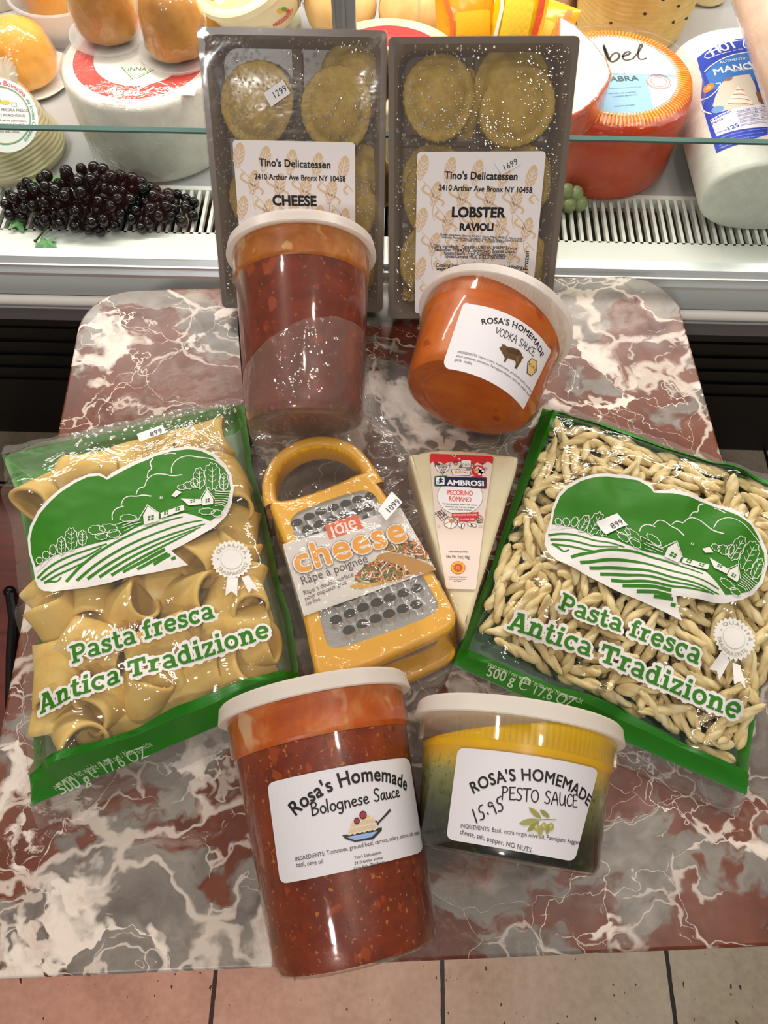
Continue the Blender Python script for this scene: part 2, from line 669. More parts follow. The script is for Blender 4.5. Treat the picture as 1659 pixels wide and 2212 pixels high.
def pen_line(text, table, w=None, ext=0.0, extra=0.0):
    v, f, x = [], [], 0.0
    for ch in text:
        adv, strokes = table[ch]
        for ks, st in enumerate(strokes):
            pts, ww = st if isinstance(st, tuple) else (smooth_line(st, 2), w)
            a, b = ribbon([(p[0] + x, p[1]) for p in pts], ww + extra, ext)
            o = len(v)
            v += [(q[0], q[1], ks * 6e-6) for q in a]
            f += [tuple(k + o for k in q) for q in b]
            if table is PEN or ext:
                for p in (pts[0], pts[-1]):          # round the ends
                    c = ell(p[0] + x, p[1], (ww + extra) / 2, (ww + extra) / 2, 10)
                    o = len(v)
                    v += [(q[0], q[1], ks * 6e-6 + (2e-6 if p is pts[0] else 4e-6)) for q in c]
                    f.append(tuple(range(o, o + 10)))
        x += adv + (.02 if table is PEN else .03)
    return v, f


class Print:
    """printing laid on a surface; coordinates are spots of the photograph unless uv=True"""
    def __init__(s, surf, step=.00009, base=.00005):
        s.s, s.step, s.base = surf, step, base
        s.v, s.f, s.i, s.m = [], [], [], []
        s.uv = False
        s.map = None
        s.unit = None

    def mi(s, col):
        m = col if isinstance(col, bpy.types.Material) else ink(col)
        if m not in s.m:
            s.m.append(m)
        return s.m.index(m)

    def pt(s, p):
        if s.map:
            p = s.map(p)
        return tuple(p[:2]) if s.uv else s.s.px(p[0], p[1])

    def put(s, v, f, col, layer=0, maxlen='d'):
        """v already in surface coordinates"""
        L = s.s.maxlen if maxlen == 'd' else maxlen
        tris = []
        for q in f:
            for k in range(1, len(q) - 1):
                tris.append((q[0], q[k], q[k + 1]))
        v = [(p[0], p[1], p[2] if len(p) > 2 else 0.0) for p in v]
        if L:
            mid = {}

            def half(a, b):
                k = (min(a, b), max(a, b))
                if k not in mid:
                    v.append(((v[a][0] + v[b][0]) / 2, (v[a][1] + v[b][1]) / 2, v[a][2]))
                    mid[k] = len(v) - 1
                return mid[k]

            def lng(a, b):
                return math.hypot(v[a][0] - v[b][0], v[a][1] - v[b][1]) > L
            todo, done = tris, []
            while todo:
                nxt = []
                for a, b, c in todo:
                    e = (lng(a, b), lng(b, c), lng(c, a))
                    if not any(e):
                        done.append((a, b, c))
                    elif all(e):
                        x, y, z = half(a, b), half(b, c), half(c, a)
                        nxt += [(a, x, z), (x, b, y), (z, y, c), (x, y, z)]
                    else:
                        while not e[0] or (e[2] and not e[1]):
                            a, b, c = b, c, a
                            e = (e[1], e[2], e[0])
                        x = half(a, b)
                        if e[1]:
                            y = half(b, c)
                            nxt += [(a, x, c), (x, y, c), (x, b, y)]
                        else:
                            nxt += [(a, x, c), (x, b, c)]
                todo = nxt
            tris = done
        o = len(s.v)
        off = s.base + layer * s.step
        s.v += [s.s.xyz(p[0], p[1], off + p[2]) for p in v]
        mi = s.mi(col)
        for t in tris:
            a, b, c = (v[k] for k in t)
            if (b[0] - a[0]) * (c[1] - a[1]) - (b[1] - a[1]) * (c[0] - a[0]) < 0:
                t = (t[0], t[2], t[1])
            s.f.append(tuple(k + o for k in t))
            s.i.append(mi)

    def poly(s, pts, col, layer=0, sm=0, holes=()):
        if sm:
            pts = smooth_line(pts, sm, True)
        q = [s.pt(p) for p in pts]
        hh = [[s.pt(p) for p in h] for h in holes]
        v, f = fill2(q, hh)
        s.put(v, f, col, layer)

    def line(s, pts, w, col, layer=0, sm=0, closed=False):
        if sm:
            pts = smooth_line(pts, sm, closed)
        q = [s.pt(p) for p in pts]
        if s.unit:
            ww = [x * s.unit for x in w] if isinstance(w, (list, tuple)) else w * s.unit
        elif s.uv:
            ww = w
        else:                       # width given in photograph pixels
            a, b = s.pt(pts[0]), s.pt((pts[0][0] + 4, pts[0][1]))
            k = math.hypot(a[0] - b[0], a[1] - b[1]) / 4
            ww = [x * k for x in w] if isinstance(w, (list, tuple)) else w * k
        if isinstance(ww, list) and len(ww) != len(q):
            n = len(q)
            ww = [ww[0] + (ww[-1] - ww[0]) * i / (n - 1) for i in range(n)]
        v, f = ribbon(q, ww, 0, closed)
        s.put(v, f, col, layer)

    def ell(s, cx, cy, rx, ry, col, layer=0, rot=0, n=32, w=None):
        p = ell(cx, cy, rx, ry, n, rot=rot)
        if w:
            s.line(p, w, col, layer, closed=True)
        else:
            s.poly(p, col, layer)

    def fit(s, v, f, p0, p1, pm, col, layer, hs, up, box=None):
        x0, x1 = box if box else (min(p[0] for p in v), max(p[0] for p in v))
        a, b = Vector(s.pt(p0)), Vector(s.pt(p1))
        sgn = up
        if pm is None:
            d = b - a
            k = d.length / (x1 - x0)
            d.normalize()
            n = Vector((-d.y, d.x)) * sgn
            q = [a + d * ((p[0] - x0) * k) + n * (p[1] * k * hs) for p in v]
        else:
            m = Vector(s.pt(pm))
            ax, ay, bx, by, cx, cy = a.x, a.y, m.x, m.y, b.x, b.y
            D = 2 * (ax * (by - cy) + bx * (cy - ay) + cx * (ay - by))
            ux = ((ax * ax + ay * ay) * (by - cy) + (bx * bx + by * by) * (cy - ay) + (cx * cx + cy * cy) * (ay - by)) / D
            uy = ((ax * ax + ay * ay) * (cx - bx) + (bx * bx + by * by) * (ax - cx) + (cx * cx + cy * cy) * (bx - ax)) / D
            ctr = Vector((ux, uy))
            R = (a - ctr).length
            t0 = math.atan2(a.y - uy, a.x - ux)
            t2 = math.atan2(b.y - uy, b.x - ux)
            tm = math.atan2(m.y - uy, m.x - ux)

            def nearest(t, ref):
                while t - ref > PI:
                    t -= 2 * PI
                while t - ref < -PI:
                    t += 2 * PI
                return t
            tm = nearest(tm, t0)
            t2 = nearest(t2, tm)
            k = abs(t2 - t0) * R / (x1 - x0)
            # outward when the arc turns the same way as the type stands
            d = (b - a).normalized()
            n = Vector((-d.y, d.x)) * sgn
            o = 1 if n.dot(m - ctr) > 0 else -1
            q = []
            for p in v:
                t = t0 + (t2 - t0) * (p[0] - x0) / (x1 - x0)
                r = R + o * p[1] * k * hs
                q.append(Vector((ux + r * math.cos(t), uy + r * math.sin(t))))
        s.put([(p.x, p.y, w[2] if len(w) > 2 else 0.0) for p, w in zip(q, v)], f, col, layer)

    def text(s, t, p0, p1, col='#1c1a1c', layer=3, bold=0.0, hs=1.0, pm=None, shear=0.0, spacing=1.0, up=1):
        v, f = glyphs(t, bold, shear, spacing)
        if v:
            s.fit(v, f, p0, p1, pm, col, layer, hs, up)

    def slab(s, t, p0, p1, col, layer=3, hs=1.0, extra=0.0, up=1):
        box = None
        v, f = pen_line(t, SLAB)
        box = (min(p[0] for p in v), max(p[0] for p in v))
        if extra:
            v, f = pen_line(t, SLAB, ext=extra / 2, extra=extra)
        s.fit(v, f, p0, p1, None, col, layer, hs, up, box)

    def pen(s, t, p0, p1, col='#1c1a1c', layer=3, w=.13, hs=1.0, pm=None, up=1):
        v, f = pen_line(t, PEN, w)
        s.fit(v, f, p0, p1, pm, col, layer, hs, up)

    def build(s, name, parent, label=None):
        o = mesh_obj(name, s.v, s.f, s.m, parent, s.i, False)
        if label:
            o['label'] = label
        return o


def sticker(pr, pts, text, base_l=5, col='#e9e8ea', p0=None, p1=None):
    pr.poly(pts, col, base_l)
    pr.text(text, p0, p1, '#46464c', base_l + 2, bold=.012, hs=1.15, spacing=1.12)
# ------------------------------------------------------------------ the setting: floor, walls, ceiling
def floor_material():
    t = NT('travertine_tiles')
    co = t.coord()
    mp = t.n('Mapping', {'Vector': co, 'Rotation': (0, 0, rad(1.0))}).outputs[0]
    sx = t.n('SeparateXYZ', {0: mp})
    T = .3305

    def edge(v, ph):
        f = t.math('FRACT', t.math('DIVIDE', t.math('ADD', v, ph), T))
        return t.math('MINIMUM', f, t.math('SUBTRACT', 1.0, f))
    g = t.math('MINIMUM', edge(sx.outputs[0], 10 * T - .0871), edge(sx.outputs[1], 10 * T - .03))
    wob = t.math('MULTIPLY', t.math('SUBTRACT', t.noise(mp, 60, 3).outputs[0], .5), .008)
    grout = t.math('LESS_THAN', t.math('ADD', g, wob), .0095)
    base = t.ramp(t.noise(mp, 7, 6, .62, .4).outputs[0], [(.28, '#9a8a76'), (.5, '#b3a591'), (.72, '#c4b8a6')])
    fine = t.noise(mp, 90, 4, .6).outputs[0]
    base = t.mix(.25, base, t.ramp(fine, [(.3, '#8f7f6b'), (.7, '#cfc4b3')]))
    pit = t.noise(t.n('Mapping', {'Vector': mp, 'Scale': (1, .55, 1)}).outputs[0], 130, 2, .5).outputs[0]
    clus = t.noise(mp, 22, 2).outputs[0]
    pits = t.math('GREATER_THAN', t.math('ADD', pit, t.math('MULTIPLY', clus, .35)), .90)
    c = t.mix(pits, base, '#33291f')
    c = t.mix(grout, c, '#1d1814')
    h = t.math('SUBTRACT', 1.0, t.math('MAXIMUM', grout, pits))
    return t.finish(t.bsdf(col=c, rough=.42, spec=.4, normal=t.bump(h, .6, .002)))


def slab_obj(name, x0, x1, y0, y1, z0, z1, m):
    o = MB().box(x0, x1, y0, y1, z0, z1).build(name, m, smooth=False)
    o['kind'] = 'structure'
    return o


slab_obj('floor', -2.6, 2.6, -2.6, 2.6, -.06, 0, floor_material())
wall_m = plain('cream_wall_paint', '#d8c9b4', .8)
slab_obj('wall_back', -2.6, 2.6, 2.5, 2.6, 0, 3.0, wall_m)
slab_obj('wall_left', -2.7, -2.6, -2.6, 2.6, 0, 3.0, wall_m)
slab_obj('wall_right', 2.6, 2.7, -2.6, 2.6, 0, 3.0, wall_m)


# ------------------------------------------------------------------ marble table
def marble_material():
    t = NT('red_marble')
    co = t.coord()

    def vadd(a, b, k):
        d = t.n('VectorMath', {0: b, 1: (.5, .5, .5)}, operation='SUBTRACT').outputs[0]
        d = t.n('VectorMath', {0: d, 'Scale': k}, operation='SCALE').outputs[0]
        return t.n('VectorMath', {0: a, 1: d}, operation='ADD').outputs[0]
    p = vadd(co, t.noise(co, 8.0, 4, .6).outputs[1], .13)
    p = vadd(p, t.noise(co, 45.0, 3, .6).outputs[1], .018)
    st = t.n('Mapping', {'Vector': p, 'Rotation': (0, 0, rad(-35)), 'Scale': (.75, 1.35, 1)}).outputs[0]
    # red-brown body with grey clouds
    cloud = t.noise(st, 10.0, 5, .56, .2).outputs[0]
    grey = t.ramp(t.noise(st, 22, 6, .62).outputs[0], [(.28, '#5c5450'), (.5, '#7b736d'), (.72, '#989088')])
    red = t.ramp(t.noise(st, 18, 5, .6).outputs[0], [(.25, '#4e2417'), (.5, '#6b3624'), (.8, '#804a36')])
    c = t.mix(t.ramp(cloud, [(.475, 0.0), (.505, 1.0)]), red, grey)
    # pale haze
    hz = t.noise(st, 14, 7, .68).outputs[0]
    c = t.mix(t.ramp(hz, [(.54, 0.0), (.72, .50)]), c, '#bcada2')

    def veins(vec, scale, msk_scale, th, gain, minw, off=(0, 0, 0)):
        v = t.n('VectorMath', {0: vec, 1: off}, operation='ADD').outputs[0]
        e = t.n('TexVoronoi', {'Vector': v, 'Scale': scale}, feature='DISTANCE_TO_EDGE').outputs[0]
        m = t.noise(v, msk_scale, 4, .62).outputs[0]
        w = t.math('MAXIMUM', t.math('MULTIPLY', t.math('SUBTRACT', m, th), gain), minw)
        return t.ramp(t.math('DIVIDE', e, w), [(.35, 1.0), (1.1, 0.0)])
    # net of thin veins, mostly faint
    c = t.mix(t.math('MULTIPLY', veins(st, 30, 16, .50, .5, .0001), .75), c, '#cbbbb0')
    c = t.mix(t.math('MULTIPLY', veins(st, 15, 11, .47, .5, .004, (2.3, .4, 0)), .8), c, '#d5c6bb')
    # larger white veins that swell and thin out
    white = t.ramp(t.noise(p, 50, 5, .65).outputs[0], [(.3, '#c4b1a5'), (.5, '#e0d3c8'), (.8, '#eae0d6')])
    c = t.mix(veins(p, 7.0, 13, .52, 1.1, .0025), c, white)
    # white bodies with ragged edges
    b1 = t.noise(st, 7.0, 8, .70, .3).outputs[0]
    c = t.mix(t.ramp(b1, [(.63, 0.0), (.66, 1.0)]), c, white)
    # dark brown cracks
    e3 = t.n('TexVoronoi', {'Vector': t.n('VectorMath', {0: p, 1: (3.1, 1.7, 0)}, operation='ADD').outputs[0], 'Scale': 5.0}, feature='DISTANCE_TO_EDGE').outputs[0]
    m3 = t.noise(co, 8, 3).outputs[0]
    v3 = t.math('MULTIPLY', t.ramp(e3, [(.003, .8), (.010, 0.0)]), t.ramp(m3, [(.55, 0.0), (.62, 1.0)]))
    c = t.mix(v3, c, '#56402f')
    rough = t.ramp(t.noise(co, 60, 4).outputs[0], [(.3, .26), (.7, .40)])
    return t.finish(t.bsdf(col=c, rough=rough, spec=.35))


TROT = rad(2.1)
TABM = Matrix.Translation((0, -.041, TOP)) @ Matrix.Rotation(TROT, 4, 'Z')


def build_table():
    marble = marble_material()
    r = empty('marble_table', 'square red-brown marble table with white veins holding the food packages', 'table',
              Matrix.Translation((TABM @ Vector((.016, .27, -TOP)))) @ Matrix.Rotation(TROT, 4, 'Z'))
    th = .022
    mb = MB()
    pts = rrect(-.272, -.27, .272, .27, .046, 10)
    k = [rrect(-.272, -.27, .272, .27, .012, 10), pts]
    pts = [(k[0] if q[1] < 0 else k[1])[i] for i, q in enumerate(pts)]
    # slightly chipped far right corner
    out = []
    for x, y in pts:
        if x > .2 and y > .2:
            k = .0022 * mnoise.noise((x * 160, y * 160, 0)) + .0016 * mnoise.noise((x * 420, y * 420, 3))
            d = Vector((x - .2, y - .2)).normalized() * k
            x, y = x + d.x, y + d.y
        out.append((x, y))
    mb.prism(out, TOP - th, TOP, 0, .0022)
    top = mb.build('table_top', marble, r, True, 40)
    iron = plain('black_cast_iron', '#141314', .5)
    MB().lathe([(.0, .03), (.035, .03), (.03, .06), (.028, .66), (.05, .70), (.14, .712), (.14, .727), (0, .727)], 32).build('pedestal', iron, r)
    mb = MB()
    for k in range(4):
        a = rad(45 + 90 * k)
        mb.tube([(0.02 * math.cos(a), .02 * math.sin(a), .05), (.12 * math.cos(a), .12 * math.sin(a), .04), (.24 * math.cos(a), .24 * math.sin(a), .014)], [.02, .018, .013], 10)
    mb.build('foot_cross', iron, r)


build_table()

# chair standing left of the table (only its seat shows)
def build_chair():
    wood = NT('red_stained_wood')
    co = wood.coord()
    g = wood.noise(wood.n('Mapping', {'Vector': co, 'Scale': (1, 14, 14)}).outputs[0], 5, 4, .6, .6).outputs[0]
    wood = wood.finish(wood.bsdf(col=wood.ramp(g, [(.3, '#3f0f0b'), (.55, '#5b1a12'), (.8, '#6d2419')]), rough=.35))
    iron = plain('black_metal_rod', '#121112', .3, .6)
    r = empty('wooden_chair', 'dark red wooden chair seat with black metal frame left of the table', 'chair',
              Matrix.Translation((-.55, .25, 0)) @ Matrix.Rotation(rad(-2), 4, 'Z'))
    mb = MB()
    mb.prism(rrect(-.20, -.24, .20, .21, .03), .415, .44, 0, .008)
    mb.build('seat', wood, r)
    for x in (-.17, .17):
        for y in (-.19, .13):
            MB().tube([(x, y, .41), (x * 1.1, y * 1.1, 0)], .011, 10).build('leg', iron, r)
    mb = MB().tube([(.11, .060, .449), (.122, .03, .449), (.13, -.01, .449), (.15, -.09, .449)], .006, 10)
    mb.ball((.109, .062, .449), .0075, 10, 6)
    mb.build('frame_rod', iron, r)
    mb = MB()
    for x in (-.18,):
        mb.tube([(x, .14, .42), (x - .02, .15, .85)], .011, 10)
        mb.tube([(x, -.18, .42), (x - .02, -.19, .85)], .011, 10)
    mb.tube([(-.2, .15, .85), (-.2, -.19, .85)], .014, 10)
    mb.build('backrest', iron, r)


build_chair()

# ------------------------------------------------------------------ display case
CROT = rad(-1.7)
CASE = Matrix.Translation((0, 0, TOP)) @ Matrix.Rotation(CROT, 4, 'Z')
DECK = -.05


def build_case():
    r = empty('display_case', 'refrigerated cheese display case with low glass front behind the table', 'display case', CASE)
    steel = NT('brushed_steel')
    co = steel.coord()
    g = steel.noise(steel.n('Mapping', {'Vector': co, 'Scale': (2, 60, 60)}).outputs[0], 8, 3).outputs[0]
    steel = steel.finish(steel.bsdf(col='#b4b5b8', rough=steel.ramp(g, [(.3, .32), (.7, .42)]), metal=.35, spec=.5))
    white = plain('white_enamel', '#e9e7e2', .35)
    chrome = plain('polished_aluminium', '#dfe2e4', .30, .55)
    grey = plain('grey_fascia', '#b4bbbb', .45)
    dgrey = plain('dark_grey_bumper', '#6f6c70', .5)
    black = plain('black_base_panel', '#08080a', .45)
    X0, X1 = -1.25, 1.25
    # deck behind the air grille
    MB().box(X0, X1, .680, 1.45, DECK - .02, DECK).build('deck', steel, r, False)
    # slotted air grille and white ledge
    mb = MB()
    mb.box(X0, X1, .577, .612, DECK - .012, DECK)
    mb.box(X0, X1, .676, .682, DECK - .012, DECK + .0005)
    x = -.62
    while x < .62:
        mb.box(x, x + .0033, .610, .678, DECK - .006, DECK)
        x += .0088
    mb.box(X0, -.62, .61, .68, DECK - .006, DECK)
    mb.box(.62, X1, .61, .68, DECK - .006, DECK)
    mb.build('air_grille', white, r, False)
    MB().box(X0, X1, .60, .69, DECK - .14, DECK - .12).build('grille_well', black, r, False)
    # rails under the glass
    mb = MB()
    for y0, y1, z0, z1 in ((.566, .578, -.052, -.043), (.560, .567, -.058, -.049), (.556, .561, -.062, -.056)):
        mb.box(X0, X1, y0, y1, z0, z1)
    mb.build('glass_rail', chrome, r, False)
    prof = [(.556, -.060), (.553, -.066), (.551, -.074), (.5515, -.080), (.553, -.0845)]
    mb = MB()
    v = [(x, y, z) for x in (X0, X1) for y, z in prof]
    mb.add(v, [(i, i + 1, 5 + i + 1, 5 + i) for i in range(4)])
    mb.build('fascia_panel', grey, r, True, 60)
    mb = MB()
    mb.tube([(X0, .549, -.0885), (X1, .549, -.0885)], .0055, 12)
    mb.build('bright_trim', white, r)
    MB().box(X0, X1, .556, .60, -.128, -.088).build('bumper', dgrey, r, False)
    MB().tube([(X0, .5555, -.106), (X1, .5555, -.106)], .0022, 8).build('bumper_bead', chrome, r)
    mb = MB().box(X0, X1, .80, .82, -.75, -.12)
    for k in range(9):
        z = -.30 - k * .035
        mb.box(X0, X1, .796, .80, z, z + .012)
    mb.build('base_panel', black, r, False)
    MB().box(X0, X1, .60, .82, -.14, -.125).build('underside', black, r, False)
    # low front glass
    t = NT('clear_glass_pane')
    fr = t.n('LayerWeight', {'Blend': .5}).outputs['Facing']
    fr = t.math('ADD', t.math('MULTIPLY', t.math('POWER', fr, 4.0), .8), .02, True)
    tr = t.n('BsdfTransparent', {'Color': (.90, .94, .925, 1)})
    gl = t.n('BsdfGlossy', {'Color': (1, 1, 1, 1), 'Roughness': .02})
    gm = t.finish(t.n('MixShader', {0: fr, 1: tr, 2: gl}))
    MB().box(X0, X1, .568, .5725, -.046, .0985).build('front_glass', gm, r, False)
    edge = plain('green_glass_edge', '#4d6b66', .15)
    mb = MB().box(X0, X1, .5675, .573, .0985, .1003)
    mb.build('glass_edge', edge, r, False)
    # upright post
    mb = MB()
    px, py = (CASE.inverted() @ at(743, 48, .12)).xy
    mb.box(px - .0105, px + .0105, py, py + .012, DECK, .62)
    mb.box(px - .0015, px + .0015, py - .003, py, DECK, .62)
    mb.box(px - .0095, px - .0075, py - .002, py, DECK, .62)
    mb.build('support_post', plain('satin_post', '#a5a6a9', .35, .2), r, False)
    # back wall of the case
    MB().box(X0, X1, 1.45, 1.47, DECK, .75).build('back_panel', white, r, False)
    return r


case_root = build_case()
# ------------------------------------------------------------------ deli tubs lying on the table
def frame_from(o, z, xhint):
    z = z.normalized()
    x = (xhint - z * xhint.dot(z)).normalized()
    y = z.cross(x)
    m = Matrix.Identity(4)
    for i, a in enumerate((x, y, z)):
        m[0][i], m[1][i], m[2][i] = a
    m[0][3], m[1][3], m[2][3] = o
    return m


def sauce_material(name, stops, scale=70, bits=None, bump=.3):
    t = NT(name)
    co = t.coord()
    n = t.noise(co, scale, 6, .65, .3).outputs[0]
    c = t.ramp(n, stops)
    for col, sc, th, seed in bits or ():
        mp = t.n('Mapping', {'Vector': co, 'Location': (seed, seed * .7, 0)}).outputs[0]
        m = t.noise(mp, sc, 2, .5, 0.0).outputs[0]
        c = t.mix(t.ramp(m, [(th, 0.0), (th + .05, .85)]), c, col)
    return t.finish(t.bsdf(col=c, rough=.35, spec=.4, normal=t.bump(n, bump, .001)))


CLEAR = film('clear_tub_plastic', (.98, .97, .95), .08, .12, 14, .025, .9, .012, '#e8d8cc')
LIDM = frost('milky_lid_plastic', '#ece6e2', .72, .28)
LIDW = frost('white_lid_plastic', '#f1ece7', .90, .30)
TUBW = frost('milky_tub_plastic', '#d9d0c4', .35, .3)


def tub(label, lid_px, lid_z, base_px, base_z, r0, r1, H, step, lid_m, sauces, ribs=0, lid_r=None, cut=None, twist=0.0):
    top, bot = at(*lid_px, lid_z), at(*base_px, base_z)
    ax = (top - bot).normalized()
    mid = (top + bot) / 2
    o = mid - ax * (H / 2)
    M = frame_from(o, ax, CAMP - mid)
    root = empty('sauce_tub', label, 'sauce tub', M)
    zs = H * step
    rs = r0 + (r1 - r0) * step
    prof = [(0, .0015), (r0 * .70, .0015), (r0 * .74, 0), (r0 - .005, 0), (r0 - .002, .0012), (r0, .005),
            (rs - .001, zs), (rs + .0012, zs + .0012), (r1 - .0005, H - .006), (r1 + .002, H - .006), (r1 + .002, H)]
    mb = MB().lathe(prof, 96)
    if ribs:
        for k in range(ribs):
            a = 2 * PI * k / ribs
            mb.M = Matrix.Rotation(a, 4, 'Z')
            mb.box(rs + .0004, rs + .0022, -.0005, .0005, zs + .001, H - .007)
        mb.M = Matrix()
    mb.build('tub_wall', CLEAR, root, True, 30)
    # contents, in bands along the height
    for nm, z0, z1, m in sauces:
        d = .0012
        def rr(z):
            return (r0 + (r1 - r0) * z / H) - d if z > .005 else r0 - d - .0018 * (1 - z / .005)
        zz = [z0 + (z1 - z0) * k / 14 for k in range(15)]
        prof = [(0, z0 + .0008)] + [(rr(z) + (.0010 if z > zs else 0), max(z, .0018)) for z in zz] + [(0, z1)]
        mb = MB().lathe(prof, 96)
        o2 = mb.build(nm, m, root, True, 40)
        if cut and nm == cut[0]:
            bm = bmesh.new()
            bm.from_mesh(o2.data)
            bmesh.ops.remove_doubles(bm, verts=bm.verts, dist=1e-6)
            g = bm.verts[:] + bm.edges[:] + bm.faces[:]
            res = bmesh.ops.bisect_plane(bm, geom=g, plane_co=cut[1], plane_no=cut[2], clear_outer=True)
            es = [e for e in res['geom_cut'] if isinstance(e, bmesh.types.BMEdge)]
            bmesh.ops.contextual_create(bm, geom=es)
            bm.to_mesh(o2.data)
            bm.free()
    # lid: skirt, rolled rim and recessed top
    R = lid_r or r1 + .0045
    prof = [(R - .0042, H - .0072), (R - .0005, H - .0080), (R, H - .0073), (R - .0008, H - .003), (R - .0014, H + .0006), (R - .0030, H + .0022),
            (R - .0062, H + .0022), (R - .0085, H - .0005), (R - .0095, H - .0022), (0, H - .0022)]
    lo = MB().lathe(prof, 96).build('lid', lid_m, root, True, 30)
    return root, Cone(M, r0, r1, H)


def rquad(c, r, seg=6):
    """four corners with rounded tips"""
    out = []
    n = len(c)
    for i in range(n):
        p, a, b = Vector(c[i]), Vector(c[i - 1]), Vector(c[(i + 1) % n])
        rr = r[i] if isinstance(r, (list, tuple)) else r
        p0 = p + (a - p).normalized() * rr
        p1 = p + (b - p).normalized() * rr
        for k in range(seg + 1):
            t = k / seg
            q = p0 * (1 - t) ** 2 + p * 2 * t * (1 - t) + p1 * t * t
            out.append((q.x, q.y))
    return out


def crop(ox, oy, s):
    return lambda p: (ox + p[0] / s, oy + p[1] / s)


PAPER = ink('#dddae0', .6)
INK = '#221f20'


def bolognese():
    m = sauce_material('bolognese_sauce', [(.25, '#541807'), (.45, '#73260b'), (.62, '#86310d'), (.8, '#9a4214')], 60,
                       [('#b8702c', 330, .64, 1.0), ('#3c1408', 150, .70, 4.0), ('#9c4214', 120, .62, 2.2)])
    m2 = sauce_material('bolognese_oily_top', [(.25, '#a8430f'), (.5, '#bf5a1c'), (.75, '#cf8a52')], 45, [('#d9b08a', 40, .62, 2.0)])
    root, s = tub('tall tub of red-brown meat sauce with white lid at the table front', (683, 1530), .0590, (768, 2032), .0500, .0455, .0545, .142, .80, LIDW,
                  [('sauce', .0, .112, m), ('oily_top_sauce', .1122, .136, m2)])
    p = Print(s)
    p.map = crop(460, 1440, 3.292)
    p.poly(rquad([(385, 825), (1395, 640), (1498, 1320), (480, 1550)], 62), PAPER, 0)
    p.text("Rosa's Homemade", (590, 1062), (1374, 885), INK, 2, .026, 1.12, pm=(940, 848), spacing=1.04)
    p.pen('Bolognese Sauce', (698, 1062), (1330, 925), INK, 2, .12, .92)
    p.text('INGREDIENTS: Tomatoes, ground beef, carrots, celery, onions, salt, pepper,', (590, 1384), (1470, 1190), '#3a3838', 2, 0, 1.1)
    p.text('basil, olive oil', (596, 1426), (785, 1398), '#3a3838', 2, 0, 1.1)
    p.text("Tino's Delicatessen", (1006, 1370), (1197, 1330), '#3a3838', 2, .004, 1.05, shear=.2)
    p.text('2410 Arthur avenue', (1006, 1410), (1207, 1366), '#3a3838', 2, .004, 1.05, shear=.2)
    p.text('Little Italy, The Bronx', (1002, 1448), (1222, 1398), '#3a3838', 2, .004, 1.05, shear=.2)
    # bowl of spaghetti with two meatballs and a fork
    p.poly([(918, 1200), (1200, 1143), (1200, 1165), (1140, 1228), (1010, 1248), (940, 1225)], '#3a3735', 2)
    p.poly([(950, 1212), (1170, 1170), (1125, 1213), (1010, 1235)], '#8fb0e0', 3)
    for k in range(6):
        y = 1180 - k * 22
        x0, x1 = 955 + k * 8 + (k == 5) * 30, 1165 - k * 6 - (k == 5) * 20
        pts = [(x0 + (x1 - x0) * j / 12, y + (9 if j % 2 else -4) - (x1 - x0) * j / 12 * .2 + 12) for j in range(13)]
        p.line(pts, 10, '#e0c08c' if k % 2 else '#e8d0a6', 2, 1)
    for cx, cy, rx in ((1066, 1056, 26), (1022, 1098, 21)):
        p.ell(cx, cy, rx, rx * 1.15, '#3a2a28', 4)
        p.ell(cx, cy, rx - 6, (rx - 6) * 1.15, '#9c3a48', 5)
    p.line([(1170, 1115), (1260, 1018)], [11, 15], '#3a3735', 4)
    p.line([(1152, 1098), (1170, 1110), (1172, 1130)], 9, '#3a3735', 4)
    p.build('paper_label', root, 'white paper label with bowl of spaghetti')


